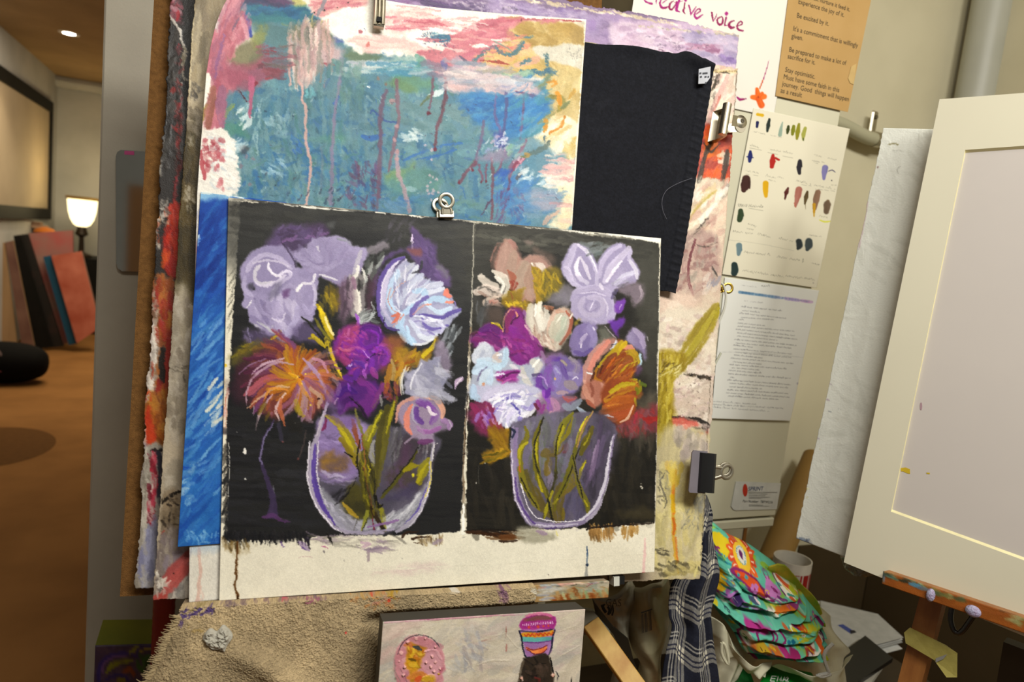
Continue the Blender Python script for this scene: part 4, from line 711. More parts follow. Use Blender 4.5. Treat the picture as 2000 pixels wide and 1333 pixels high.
 for q,w,c in(([(200,930),(160,990),(140,1050)],44,'c0c4cc'),([(220,940),(240,1000),(200,1060)],40,'bcc0c8'),([(360,980),(360,1050),(320,1100)],40,'b0c4d4'),([(300,1010),(280,1050),(320,1060)],34,'bcaea6'),([(170,1060),(250,1070),(310,1110)],54,'b4cad8'),([(140,1130),(200,1100),(240,1130),(240,1210)],60,'b6c8d8'),([(230,1100),(180,1140),(155,1200)],[8,14,8],'6f6a88'),([(240,1130),(200,1180),(190,1240)],40,'bccad6'),([(560,1060),(600,1090),(580,1150)],[40,50,30],'c6c4be'),([(480,1110),(500,1180),(540,1230)],[24,40,30],'c2c0ba'),([(600,1050),(560,1100)],20,'e0ded6'),([(400,1090),(440,1110)],26,'c8c6cc'),([(520,1240),(570,1270),(580,1320)],36,'bfbcb8'),([(130,1250),(120,1320)],40,'a4b8c8'),([(300,1020),(330,1010)],14,'dadce0')):P.st(q,w,c,.9,.35,h=1.)
 P.py([(270,1150),(330,1120),(400,1110),(470,1120),(460,1170),(440,1220),(360,1220),(290,1210)],'7c2f78',.97,3,5,'94348a',9,20,.6)
 for q,w,c in(([(280,1160),(340,1150),(360,1170)],12,'d4d8e2'),([(330,1180),(400,1150),(460,1140)],12,'5c1a5c'),([(330,1220),(390,1190),(450,1190)],10,'b05aa0'),([(300,1190),(340,1200)],10,'b45c70'),([(470,1160),(500,1170)],30,'c8c2c4'),([(190,1290),(200,1230),(195,1220)],[8,18,10],'c08a6a'),([(180,1300),(230,1255),(290,1240)],[5,8,4],'6a3c3a')):P.st(q,w,c,.9,.35)
 # purple mid iris + lilac one
 P.py([(850,860),(890,800),(960,790),(1020,810),(1030,900),(1010,980),(930,1030),(860,1020),(830,950)],'7f72a0',.95,4,4,'8d80aa',14,None,.6)
 for q,w,c in(([(930,800),(870,850),(850,940),(880,1010)],40,'83769f'),([(960,810),(1000,880),(980,960)],40,'8a80a6'),([(945,860),(915,900),(905,960)],[8,16,8],'d9d2e0'),([(940,870),(900,930)],26,'a79cba'),([(990,810),(1000,830)],12,'d4cede'),([(860,990),(920,1010),(980,970)],26,'6a5a90')):P.st(q,w,c,.88,.4)
 P.py([(1010,820),(1080,800),(1150,880),(1080,930),(1000,960),(1030,880)],'77786e',.8,7,5)
 P.py([(600,1150),(680,1050),(760,1010),(830,1060),(900,1060),(920,1150),(880,1260),(800,1290),(700,1333),(600,1300),(560,1200)],'7a6a9e',.95,6,5,'8a7cab',14,None,.6)
 for q,w,c in(([(610,1160),(600,1220),(630,1290)],40,'6c3f94'),([(660,1060),(700,1040),(760,1050)],30,'66439a'),([(760,1070),(780,1130),(800,1180)],[20,34,20],'5c3f8a'),([(680,1090),(660,1180),(700,1260)],44,'7c549e'),([(720,1100),(740,1160),(720,1230)],40,'8a7cb0'),([(830,1040),(880,1090),(860,1150)],40,'948a92'),([(820,1150),(880,1160)],34,'8a80a4'),([(720,1110),(750,1150)],14,'9c98b8'),([(600,1170),(640,1180),(660,1240)],9,'ab8ec4'),([(840,1190),(870,1170),(880,1190)],10,'cfcad8'),([(560,1160),(600,1150)],26,'5f5478'),([(760,1050),(800,1090)],18,'a09684'),([(800,1220),(860,1250)],50,'9a8e94'),([(640,1290),(620,1250)],30,'5c2f88')):P.st(q,w,c,.88,.4)
 P.dt([(714,1186)],9,'d2b060');P.py([(610,1010),(700,1010),(690,1060),(640,1090)],'8a6a90',.7,8,5);P.py([(690,990),(760,980),(780,1020),(720,1040)],'7a5f7c',.7,8,5)
 # orange flower
 P.py([(1230,870),(1280,805),(1330,840),(1380,880),(1380,960),(1370,1040),(1300,960),(1240,930)],'85799a',.95,5,4,'948aa8',12);P.st([(1290,830),(1340,880),(1360,960)],30,'a297b0',.8,.5);P.st([(1385,880),(1390,910)],10,'b8b4bc',.6,.5)
 P.py([(1030,1080),(1100,990),(1180,910),(1230,920),(1260,990),(1310,1020),(1320,1100),(1290,1180),(1330,1210),(1330,1333),(1100,1333),(980,1230),(1000,1150)],'8a5220',1,4,5,'7a4420',14,None,.8)
 P.py([(915,1180),(940,1060),(1000,970),(1070,910),(1130,900),(1160,930),(1080,1000),(1020,1080),(1000,1160),(1000,1333),(910,1333),(920,1250)],'b08478',.97,4,4,'a07a70',14,None,.8)
 for q,w,c in(([(1100,920),(1030,990),(970,1110)],[26,44,30],'c9897a'),([(1070,920),(990,990),(940,1090),(930,1200)],[14,22,26,24],'b99088'),([(980,1140),(960,1200),(980,1290)],34,'a8786c'),([(950,1140),(985,1150)],16,'d4dce0'),([(930,1200),(960,1290),(960,1333)],26,'c49a8c'),([(1210,960),(1260,960),(1300,1010)],[20,36,20],'c98a74'),([(1160,910),(1150,950),(1120,970)],[18,30,16],'c6cad4'),([(1120,940),(1160,930)],7,'2c3448'),([(1330,1010),(1330,1070),(1310,1100)],[16,34,14],'b4ccd8'),([(1200,920),(1150,990),(1080,1060),(1030,1100)],[30,50,40,16],'b09a1c'),([(1230,920),(1190,970)],34,'c0a824'),([(1210,1000),(1280,1000),(1310,1060)],[20,44,34],'a88c1c'),([(1150,1010),(1090,1080),(1040,1160)],[30,50,30],'7a3f1c'),([(1210,1010),(1140,1110),(1060,1220)],[30,60,40],'8c4a1e'),([(1260,1070),(1170,1140),(1100,1230)],[30,60,40],'97531f'),([(1310,1070),(1240,1110),(1160,1180)],[26,40,20],'ac9820'),([(1290,1120),(1200,1180),(1120,1250)],[30,56,34],'9c5a24'),([(1020,1110),(1000,1180),(1050,1210)],[14,26,34],'a8761e'),([(1060,1090),(1040,1150)],12,'4a2010'),([(1000,1140),(980,1210),(990,1270)],[14,20,8],'4c2418'),([(1310,1190),(1230,1220),(1160,1270),(1110,1310)],[16,36,44,30],'aa9a1c'),([(1310,1210),(1250,1250)],14,'d4c83c'),([(1330,1200),(1330,1270),(1290,1300)],[14,30,20],'8c8818'),([(1280,1250),(1200,1300),(1130,1330)],[24,44,30],'8c461c'),([(1150,1030),(1090,1110)],10,'b8641e'),([(1200,1080),(1130,1160)],10,'b8702a'),([(1070,1200),(1100,1260)],18,'6a2c18'),([(1090,1270),(1080,1333)],12,'d8ae9a'),([(1340,1220),(1370,1230)],30,'5c6a20')):P.st(q,w,c,.9,.38,h=1.1)
 P.sc([(1040,1100),(1300,1000),(1300,1300),(1120,1320)],60,90,8,-50,['c08428','6a3014','a8641e','c8a830','8a3c18'],.6,.6,16,.9)
 P.py([(1300,1090),(1340,1090),(1340,1150),(1300,1170)],'6a4a70',.7,5,3)
 # ---------------- right panel, lower
 P=Pen(s,890,750,3.507)
 P.py([(1240,120),(1370,60),(1380,240),(1300,260),(1240,200)],'5d5648',.8,14,8);P.py([(1090,250),(1250,180),(1380,170),(1380,340),(1290,350),(1180,360),(1100,330)],'7a3a40',.9,9,8,'8e4240',12)
 P.sc([(1100,260),(1375,190),(1370,330),(1120,340)],36,70,16,80,['8a4a50','9c3434','6a3c44','a06a68','7a5058'],.65,.55,40)
 P.st([(1290,240),(1330,250),(1375,240)],[16,34,24],'9a2f2c',.9,.4);P.st([(1240,200),(1230,270),(1270,230)],18,'9c3040',.8,.5);P.st([(1260,260),(1240,400),(1255,520)],[40,24,8],'5f5c54',.6,.6);P.st([(1200,350),(1190,420)],[30,14],'6b5a58',.6,.6)
 P.sc([(1090,340),(1370,340),(1360,460),(1090,470)],30,120,16,88,['4c463c','3c382f','5a5348'],.5,.6,10)
 P.py([(1100,880),(1280,850),(1360,880),(1360,930),(1120,940)],'4a432f',.7,9,6)
 # lower-left flowers of the bouquet
 P.py([(95,150),(160,110),(300,120),(330,260),(220,340),(150,300),(100,220)],'7e3058',.95,7,6,'8c3a74',12);P.st([(110,140),(150,200),(160,260)],34,'8c2c5c',.8,.5);P.st([(140,250),(180,200),(220,250),(230,200)],30,'9c7ab8',.85,.4);P.st([(200,180),(230,230),(225,300)],[10,26,20],'7c4a9c',.85,.4)
 P.st([(240,250),(290,290),(320,330)],34,'8f4438',.8,.5);P.sc([(130,170),(280,150),(300,300),(180,300)],20,60,14,70,['a0508c','7a2850','b89ac8','8c4a48'],.7,.5,40)
 P.py([(100,0),(500,0),(590,60),(600,120),(540,170),(480,230),(470,300),(400,300),(350,310),(290,260),(240,160),(150,110),(110,60)],'b3b3c6',1,3,5,'a2a2ba',14,None,.9)
 for q,w,c in(([(180,120),(240,60),(330,30),(450,20)],[24,44,44,30],'bcb8cc'),([(240,110),(320,80),(420,60),(490,80)],[20,30,30,16],'d4d2dc'),([(320,110),(390,80),(440,90)],[10,24,12],'6a60a4'),([(340,130),(400,110),(460,140)],[18,30,18],'dcdce4'),([(290,250),(290,190),(330,150)],[16,40,30],'b6aecc'),([(300,270),(340,210),(380,170)],[12,26,22],'d9d6e2'),([(350,300),(360,240),(400,180)],[10,26,26],'c9c4dc'),([(400,290),(400,230),(440,190)],[14,24,24],'dad8e4'),([(450,280),(440,240),(470,210)],[16,24,16],'8f86c0'),([(430,210),(490,210),(540,160)],[16,36,24],'dedde4'),([(460,160),(510,170),(535,130)],[14,30,16],'9a92c0'),([(380,130),(420,170),(440,210)],[8,14,8],'5c54a0'),([(120,20),(130,80),(160,110)],40,'a8bcd0'),([(540,80),(590,80),(570,130)],[20,30,16],'c8c8cc'),([(250,160),(280,120),(330,100)],12,'e6e4ea'),([(260,200),(300,150)],9,'8a7cba'),([(350,320),(345,270)],[12,16,10],'d8d8dc'),([(340,335),(350,325)],10,'b4b04a'),([(480,40),(500,70)],18,'c6c2ce')):P.st(q,w,c,.92,.33,h=1.2)
 P.sc([(240,60),(520,60),(500,210),(330,260)],34,70,7,-30,['e8e6ee','8478b8','dedcea','9a96bc'],.75,.5,45,1.)
 P.py([(540,130),(580,60),(640,70),(800,60),(850,100),(830,160),(690,250),(640,230),(600,220),(560,260)],'95788f',.9,8,6,'85708c',12)
 for q,w,c in(([(560,120),(580,200),(600,150)],34,'8a3a86'),([(600,60),(640,120),(650,180)],40,'8e4fb0'),([(640,40),(620,90)],34,'6c2f98'),([(660,110),(690,160),(680,230)],40,'a8809c'),([(740,90),(770,110),(820,95)],[16,34,16],'a85c5c'),([(700,60),(760,60)],24,'b09aa0'),([(650,200),(680,235)],26,'b08a96'),([(740,150),(790,170),(850,120)],40,'8f96a4'),([(840,170),(880,210),(910,230)],[16,34,16],'b0bccc'),([(520,240),(560,230)],26,'7a6a58'),([(540,140),(560,170)],26,'64243c'),([(560,210),(560,250)],16,'7a4a9c')):P.st(q,w,c,.85,.45)
 # rust petals
 P.py([(860,30),(900,-20),(1010,-20),(1035,40),(1020,110),(960,180),(900,130),(870,80)],'a4705f',.97,4,4,'b48474',12)
 for q,w,c in(([(880,20),(900,80),(940,130)],30,'b88a78'),([(1000,0),(1030,50),(1000,110)],[14,30,20],'c0968a'),([(920,0),(940,50),(930,90)],16,'8a5444'),([(1028,20),(1030,70),(1005,110)],6,'dcc8b8'),([(900,120),(950,170)],24,'9c5c48')):P.st(q,w,c,.9,.4)
 P.py([(1010,60),(1080,-20),(1240,-20),(1250,80),(1230,160),(1190,230),(1090,270),(1010,260),(985,220),(1020,150)],'97501f',1,4,5,'864420',14,None,.9)
 for q,w,c in(([(1030,110),(1120,60),(1230,20)],[30,50,36],'a8781e'),([(1060,60),(1140,10),(1220,0)],[20,30,20],'b0a01c'),([(1020,170),(1110,120),(1220,100)],[30,60,40],'a8621e'),([(1000,200),(1090,180),(1200,150)],[30,60,40],'9a5422'),([(990,220),(1080,230),(1190,190)],[20,50,30],'a0522a'),([(1230,100),(1240,150)],16,'9c9420'),([(1220,150),(1180,230),(1130,260)],[8,12,8],'cfae98'),([(985,220),(1030,260),(1095,275),(1100,300)],[8,12,10,8],'6a2c20'),([(1010,225),(1040,215),(1080,225)],[6,12,6],'d4ccd0'),([(1240,30),(1250,60)],26,'78781c'),([(1040,150),(1120,140)],9,'c48a30'),([(1040,100),(1100,60)],9,'6a3414'),([(1000,265),(1060,290),(1090,300)],6,'c9c0b8')):P.st(q,w,c,.9,.38,h=1.1)
 # right vase
 V1=[(385,290),(480,240),(700,200),(960,200),(1095,290),(1080,430),(1050,620),(1000,790),(930,930),(850,970),(700,985),(520,975),(450,890),(405,780),(385,620),(380,450)]
 P.py(V1,'625c6a',.97,3,3,'726c80',20)
 P.py([(960,200),(1090,300),(1060,520),(1000,720),(900,900),(850,800),(930,500)],'443f4a',.85,12,8,'4e4858',14)
 P.sc([(470,300),(820,260),(780,700),(520,700)],60,170,22,92,['726e78','827e8a','5a5658','68705c','848092'],.6,.6,16)
 P.sc([(880,330),(1060,330),(980,760),(880,720)],40,200,18,104,['54485f','675a75','3c3842','4d4656'],.6,.6,10)
 P.sc([(660,760),(880,700),(880,930),(680,930)],30,150,18,100,['5d5870','66607a','504c5c'],.6,.6,20)
 for q,w,c in(([(600,230),(640,300),(640,400)],60,'6a6a6c'),([(980,390),(950,520),(920,660)],[16,34,18],'84708e'),([(960,420),(930,560)],12,'9886a0'),([(740,460),(760,420)],40,'6a3c44'),([(720,500),(740,540)],40,'6b7480'),([(620,560),(650,640),(640,720)],[20,40,20],'8a7f94'),([(480,600),(520,700),(560,800)],44,'5d5418'),([(600,480),(680,460),(720,420)],50,'6c5c24'),([(620,620),(640,520)],40,'75621e'),([(540,720),(580,820),(640,900)],50,'65581e'),([(720,700),(700,820),(700,930)],60,'6a5c20'),([(790,600),(800,680),(720,760)],44,'7a6a20')):P.st(q,w,c,.75,.5)
 for q,w,c in(([(470,290),(490,360),(450,440),(440,560),(470,700),(540,820),(570,870)],[12,30,30,30,34,30,10],'7c7418'),([(490,400),(445,450),(435,560)],[12,22,12],'aca222'),([(440,640),(500,760),(560,850)],[6,9,6],'2c2a16'),([(435,560),(440,600)],16,'b06a24'),([(590,250),(560,340),(545,450),(550,580),(590,700),(640,800),(660,920)],[12,30,38,36,30,26,14],'77701a'),([(565,350),(550,440),(555,540)],[8,14,8],'b0a824'),([(600,230),(565,350),(535,450),(560,590),(620,720),(650,900),(660,940)],[6,8,7,9,9,12,10],'242216'),([(560,620),(590,740)],[8,16],'b4a81e'),([(805,200),(740,280),(700,380),(690,470)],[10,34,40,20],'7a761c'),([(740,290),(710,370),(690,450)],[8,14,8],'b0a622'),([(800,230),(770,330),(720,400)],[6,26,10],'8a8020'),([(730,280),(690,400),(685,540),(680,660),(640,780),(600,920)],[5,8,12,18,22,14],'3a3716'),([(690,500),(680,600)],[16,10],'6e6a28'),([(660,740),(620,860),(600,930)],[14,20,8],'9a921e'),([(940,190),(880,290),(830,410),(800,520),(750,680),(690,790),(680,870)],[10,22,20,26,32,24,12],'6e6a1c'),([(940,195),(870,310),(830,430)],[8,14,8],'a8865c'),([(900,230),(840,340),(820,410)],[6,10,7],'c8bc24'),([(900,360),(840,460),(780,620),(700,790)],[5,7,8,6],'2a2818'),([(800,490),(820,600),(850,720),(900,830),(905,890)],[16,22,30,30,14],'716c1c'),([(940,300),(890,400),(860,480)],[14,44,20],'6a6220'),([(920,340),(880,420)],[6,12],'9a9220'),([(890,530),(860,590),(850,650)],[12,20,10],'8f861c'),([(885,540),(860,600)],7,'bcb22c'),([(800,480),(830,620),(870,780)],[5,7,6],'262416'),([(700,790),(670,820)],[10,18],'a09620'),([(630,790),(660,930)],[12,16],'1c1b16'),([(880,800),(900,840)],[8,14],'a89e24'),([(740,860),(740,930)],20,'786a24')):P.st(q,w,c,.88,.4)
 P.py([(240,300),(310,330),(370,300),(375,480),(320,500),(240,540),(200,530),(180,480),(260,460),(230,380)],'8a6a18',.95,5,6,'9a781c',10,20);P.sc([(200,480),(360,430),(330,500),(220,540)],24,80,10,-20,['a88418','7a6a1c','b89420','5c5418'],.8,.5,16);P.sc([(250,310),(360,330),(350,460),(260,450)],24,70,14,60,['8e6c18','9c7c1c','7a5a18'],.7,.5)
 P.py([(370,330),(385,300),(390,440),(372,430)],'1c2018',.9,3,2);P.st([(160,560),(158,690)],[4,6,3],'a4a098',.8,.5);P.dt([(140,682),(205,545)],4,'b4b0a8')
 # right vase outline
 for q,w,c in(([(395,300),(388,450),(400,620),(420,780),(470,890),(530,960),(700,972),(850,955),(930,900),(990,780),(1040,620),(1068,440),(1085,350)],[14,24,30,32,32,30,26,28,28,22,16,12,8],'8d829c'),([(420,310),(410,450),(420,560)],[16,24,16],'8a7a9c'),([(405,640),(425,780),(480,890),(545,965)],[8,12,12,8],'57407c'),([(382,450),(388,620),(408,790),(450,880),(520,978)],6,'d0cad4'),([(440,680),(490,830),(560,920),(680,945),(820,940),(870,925)],6,'dcd8dc'),([(540,968),(700,975),(840,960)],8,'b9b3c2'),([(870,930),(950,850),(1000,740),(1035,600),(1060,430),(1078,360)],[12,16,16,14,8,6],'cac6d0'),([(930,930),(1000,810),(1045,650)],5,'dedce0'),([(600,990),(720,988)],8,'5c4a78'),([(385,310),(405,330),(390,370)],14,'2e3550'),([(1000,800),(960,880),(900,940)],18,'a39cac')):P.st(q,w,c,.93,.3,h=.8)
 # bottom strokes
 P.st([(60,1010),(200,1000),(430,1005)],9,'1c1610',.9,.5)
 P.sc([(60,1010),(430,1010),(420,1060),(300,1060)],40,120,10,5,['3c2412','5a3a1c','241810','6a4420'],.8,.5,8);P.st([(300,1075),(360,1080),(425,1075)],14,'2c1a0e',.9,.4);P.st([(310,1055),(420,1050)],30,'6a4422',.9,.4)
 P.py([(430,1000),(560,1000),(700,1040),(660,1080),(460,1070)],'a8a492',.8,6,6,'96927f',10,5);P.st([(560,1010),(620,1030)],26,'9a849c',.7,.5);P.st([(690,1010),(700,1040)],14,'d8cf8c',.8,.4)
 P.sc([(920,1000),(1090,985),(1070,1050),(920,1060)],60,70,9,78,['a8834c','8a6a3c','b8965c','7c6038'],.75,.5,12);P.sc([(1130,1000),(1270,980),(1260,1010),(1150,1050)],34,60,9,86,['a8864c','b8965c','94743e'],.75,.5,10)
 P.st([(900,1000),(980,980),(1200,965),(1360,955)],[8,12,10,6],'221710',.9,.4);P.st([(900,1000),(920,975)],10,'1a1410',.9,.3)
 P.st([(902,1115),(905,1170),(900,1240)],[6,13,8],'3e5672',.95,.3);P.st([(900,1240),(896,1333)],[13,16,16],'9a9a94',.9,.3);P.dt([(902,1238)],7,'26364c')
 P.st([(1294,1060),(1292,1180),(1288,1290)],[9,15,16],'d6b4b0',.8,.2);P.st([(1280,1293),(1300,1293)],11,'a84a4a',.9,.3);P.dt([(1258,1125),(632,1310)],3,'6a5a5a')
 P.st([(20,1028),(40,1020),(60,1028)],12,'d8d4c6',.9,.3);P.st([(45,1055),(68,1048)],8,'a09c94',.7,.5);P.dt([(262,1075)],8,'b4b0a6',.8)
 P.sc([(1300,1060),(1362,960),(1362,1240),(1310,1240)],10,60,4,90,['e0dccd','c8c2b0'],.5,.5)
 P.dt([(1270,684),(1271,705),(1280,716)],5,'b8b4a8');P.st([(0,1248),(600,1215),(1360,1160)],2.5,'c6c0ae',.5,.3)
 s.warp(1.5,9.,.4);s.grain(.045)
 return s
def curve_x(ys,tab):
 a=np.array(tab,float);return np.interp(ys,a[:,0],a[:,1])
ABS_L=[(-60,486),(-30,470),(0,452),(25,438),(60,424),(100,413),(150,404),(200,399),(260,394),(320,389),(380,385),(700,377),(1068,370),(1180,369)]
ABS_T=[(440,-52),(600,-28),(755,0),(800,8),(860,15),(1000,28),(1145,38)]
def paint_abstract(step=1.3):
 us=lines((1,step/745.));vs=lines((.41,step/1160.),(.9,6/1160.),(1,2.5/1160.))
 U,V=np.meshgrid(us,vs)
 x0=460+(1145-460)*U;yT=curve_x(x0,ABS_T);yB=1178-66*U
 Y=yT+(yB-yT)*V
 xl=curve_x(Y,ABS_L);xr=1145-(Y-38)*.0688
 X=xl+(xr-xl)*U
 s=Sheet(X,Y,'d3cec1',5)
 W,PK,PD='ded9cd','bd7480','a85e70'
 # ---- lower visible strip of bare paper
 P=Pen(s)
 s.wash('c8c3b4',.4,80);P.st([(391,1070),(390,1130),(386,1178)],[4,6,7],'d0a898',.7,.3);P.st([(392,1150),(398,1165),(384,1176)],4,'cdb4a6',.6,.5)
 P.py([(372,1066),(430,1062),(428,1078),(372,1082)],'9fb4c8',.5,8,3);P.st([(384,470),(383,480),(386,492)],4,'b06070',.7,.5);P.st([(381,560),(378,640)],6,'8a86a8',.6,.5)
 s.sc([(378,440),(386,440),(374,1060),(370,1060)],40,60,3,90,['b8b0ac','8d8aa0','d8d3c8','9c6a74'],.6,.5,8)
 # ---- the teal field
 P=Pen(s,380,0,3.173)
 P.py([(300,60),(420,30),(600,30),(720,70),(820,130),(1000,300),(1300,340),(1500,420),(1650,480),(2300,480),(2440,540),(2390,760),(2330,860),(2400,920),(2420,1050),(2300,1200),(2350,1420),(200,1400),(250,1150),(260,1030),(215,860),(170,800),(150,740),(190,560),(330,420),(400,250),(330,130)],'55818f',1,6,9,'5d8594',30,None,.4)
 TE=['5a8694','4f7d92','638a92','467a9a','6c8f94','4a7f8c','5f8a86']
 P.sc([(260,480),(1650,560),(2380,560),(2300,1400),(260,1300)],520,130,30,lambda x,y:85 if(int(x*7+y)%3)else 12,TE+['3a7098','6f9aa0','44707c'],.6,.6,24,.4)
 P.sc([(260,480),(1650,560),(2380,560),(2300,1400),(260,1300)],420,60,12,lambda x,y:80 if(int(x*3+y)%3)else-25,['82a4a6','386c90','2f6aa4','5c8478','759498','3f6470','95b2b4','476e9a'],.6,.7,40,.5)
 P.sc([(300,560),(1100,560),(1100,1250),(300,1200)],130,190,16,88,['6f959c','3f7a9c','5c8b98','7fa0a2','4d8380','537c86'],.5,.65,8)
 P.sc([(250,900),(900,900),(1500,1300),(300,1250)],90,90,20,60,['2f6d9e','3b78a6','4a85aa','2a66a0'],.55,.7,50)
 P.sc([(1200,620),(1700,640),(1640,820),(1250,800)],60,120,26,10,['6a8b90','718f92','5e8488'],.6,.5,30)
 P.sc([(330,1000),(1640,900),(1640,1330),(1200,1300)],60,110,14,-10,['34709e','4d8494','5c8f86','2f6aa2'],.5,.7,20)
 # green / olive passes
 for q,c,o in(([(360,150),(430,130),(560,150),(700,170),(830,250),(760,330),(600,320),(480,280),(380,270)],'55787a',.8),([(640,160),(790,170),(830,250),(700,300),(600,230)],'74744f',.8),([(200,350),(290,300),(400,280),(440,400),(330,450),(220,420)],'75704e',.85),([(360,230),(420,140),(450,180),(440,260),(390,290)],'8a8a46',.75),([(1180,500),(1300,470),(1480,500),(1440,560),(1250,560)],'6d8f60',.8),([(950,320),(1100,320),(1180,350),(1080,400),(960,380)],'6a7c5e',.85),([(1190,1080),(1280,1040),(1360,1020),(1330,1090),(1200,1130)],'7f9a5c',.75),([(1200,1100),(1420,1060),(1560,1120),(1400,1200),(1200,1160)],'5f8f80',.6),([(170,740),(300,780),(330,850),(230,850)],'4f8a78',.8),([(700,860),(930,800),(960,900),(800,900)],'5d9a7c',.4),([(1280,480),(1500,510),(1460,620)],'56887c',.6)):
  P.py(q,c,o,8,8,None,12)
 P.st([(630,0),(650,40),(680,50)],[40,60,24],'b0aa60',.85,.4);P.st([(540,150),(570,155)],26,'7d8d5c',.7,.5)
 P.st([(40,760),(60,700),(80,660)],[16,26,20],'9a9a3c',.9,.3);P.st([(160,770),(200,700),(245,650)],[18,26,16],'95a03c',.85,.45)
 # dark blue and blue accents
 P.py([(300,60),(420,30),(600,50),(720,60),(740,110),(600,130),(430,140),(340,120)],'33688a',.9,5,6,'3c7a80',10,5);P.sc([(310,40),(700,40),(720,110),(340,120)],40,90,22,0,['2f6a94','3a7a86','4a7f8c','2d5f80'],.7,.5,20)
 P.py([(330,0),(600,0),(620,30),(540,45),(400,30),(330,35)],'4a4462',.95,4,4,'5c4a6a',10);P.sc([(350,0),(600,0),(560,40),(380,30)],16,60,14,10,['3d4a6c','6a4a6c','3a3a58'],.7,.5)
 P.st([(315,110),(330,170),(350,230)],[20,40,26],'3a48a0',.9,.35)
 P.st([(720,130),(800,140)],34,'3f5a72',.8,.5);P.st([(870,230),(930,250)],[30,60,24],'5568a0',.8,.5);P.py([(1190,430),(1280,400),(1400,400),(1390,450),(1250,470)],'3f86a8',.9,4,4,'4a90a0',9);P.st([(1160,325),(1250,320)],[10,18,12],'2f6898',.85,.5)
 P.st([(1380,350),(1420,400),(1370,420)],34,'5a9484',.8,.4);P.st([(1040,840),(1100,860),(1170,840)],[16,30,14],'2a62a8',.8,.5);P.st([(1090,700),(1110,680),(1170,740),(1250,760)],9,'34559a',.7,.6);P.st([(870,640),(890,600)],26,'2c60b4',.7,.6);P.sc([(600,850),(700,820),(700,950),(600,950)],14,60,12,60,['2f66b4','3a74b8'],.6,.7)
 for q,w in(([(1300,1000),(1400,950),(1560,900),(1650,890)],14),([(1430,990),(1560,950),(1620,930)],8),([(1380,990),(1500,960)],6)):P.st(q,w,'2f6cb0',.75,.55)
 # white scumbles
 P.sc([(250,680),(340,640),(360,740),(300,800)],14,60,10,-45,['b8cdce','ccd8d6','98b4b8'],.8,.6);P.st([(310,800),(340,760),(355,730)],[10,26,8],'c6d4d4',.85,.5)
 P.sc([(440,720),(600,700),(560,850),(440,820)],26,60,18,60,['8fb0b8','a6c0c4','7fa4b0'],.55,.7,50);P.sc([(230,880),(330,860),(300,930),(240,920)],10,60,18,-30,['98b4c0','b4c8cc'],.7,.6);P.sc([(380,650),(420,660),(400,900),(370,880)],10,120,8,95,['a0bcc0','8fb2b4'],.6,.6)
 P.st([(1450,600),(1500,580),(1555,550)],[20,30,10],'cdd6d4',.85,.4);P.st([(1400,660),(1440,610),(1470,590)],[8,16,8],'62704e',.8,.5);P.sc([(1290,820),(1400,800),(1380,870),(1280,870)],16,60,14,10,['c8d4d2','a8bcc0'],.7,.6,40);P.st([(1075,535),(1090,538)],9,'dfe5e2');P.sc([(480,1000),(560,980),(560,1090),(420,1100)],16,60,10,30,['8fb4c4','a4c4d0'],.6,.6)
 P.st([(1320,1170),(1380,1175)],[16,26,10],'9ab8c0',.6,.6);P.sc([(700,550),(750,550),(720,620),(690,620)],5,50,14,85,['6fb0b8'],.6,.5)
 P.py([(970,390),(1300,350),(1390,350),(1350,400),(1150,430),(980,420)],'a9bcae',.85,5,6,'93ada6',8,-5);P.sc([(960,390),(1220,400),(1200,440),(970,440)],20,110,14,2,['b8b4c0','c4c8c0','8fa8ae','9a8ea4'],.6,.6,10)
 # left pink
 P.py([(240,-60),(350,-20),(300,60),(290,100),(330,180),(340,250),(260,300),(200,360),(200,430),(330,440),(360,500),(300,520),(200,600),(180,760),(150,790),(70,790),(90,640),(120,500),(60,470),(80,330),(110,220),(160,110)],PK,1,5,5,'b06878',12,70)
 P.sc([(250,0),(320,30),(330,200),(180,420),(130,700),(90,600),(90,350),(160,150)],60,140,22,108,['c9808a','a85868','b86c7a','9c6078','c88c94'],.7,.5,14)
 for q,w,c in(([(235,-20),(180,90),(145,200),(140,230)],[30,44,30,10],'bdb2b0'),([(200,10),(160,110),(140,210)],[10,20,10],'d0c8c4'),([(330,-20),(290,60),(260,150),(250,200)],[30,34,14,6],'8a5a70'),([(300,110),(260,170),(240,210)],[6,10,5],'80667c'),([(190,240),(150,380),(130,500)],[10,16,8],'94648c'),([(300,130),(320,200),(335,250)],26,'c8909a'),([(170,560),(160,660),(170,780)],[40,50,30],'94647e'),([(110,560),(100,680),(80,790)],[30,40,30],'96604e'),([(80,640),(70,740)],30,'a06a58')):P.st(q,w,c,.8,.45)
 P.py([(62,470),(100,460),(110,500),(100,560),(80,640),(50,680),(35,660),(50,560)],W,1,2,3)
 P.py([(200,420),(350,430),(420,380),(520,400),(520,430),(480,470),(400,500),(380,540),(240,530),(200,500)],'9c5468',.85,8,8,'8a5060',12);P.sc([(400,280),(520,280),(560,340),(530,480),(400,480)],30,70,16,0,['8e4a58','7a4450','96606c','6c5a60'],.7,.6,14);P.st([(430,325),(500,335)],22,'94303c',.9,.4);P.st([(440,490),(520,480)],16,'98404c',.8,.5);P.dt([(380,522)],14,'8a3344')
 P.drip([(355,490),(355,600),(348,680),(340,730)],[40,22,18,16],'b05a78',.9);P.st([(275,560),(330,630)],6,'5c2c3c',.8,.4);P.st([(255,550),(310,620)],4,'6a5060',.6,.5)
 # top whites and pinks
 P.py([(700,-80),(1170,-60),(2420,50),(2420,130),(1900,110),(1650,260),(1500,330),(1350,330),(1250,340),(1000,320),(880,220),(800,160),(760,100),(720,50),(690,0)],W,1,4,6)
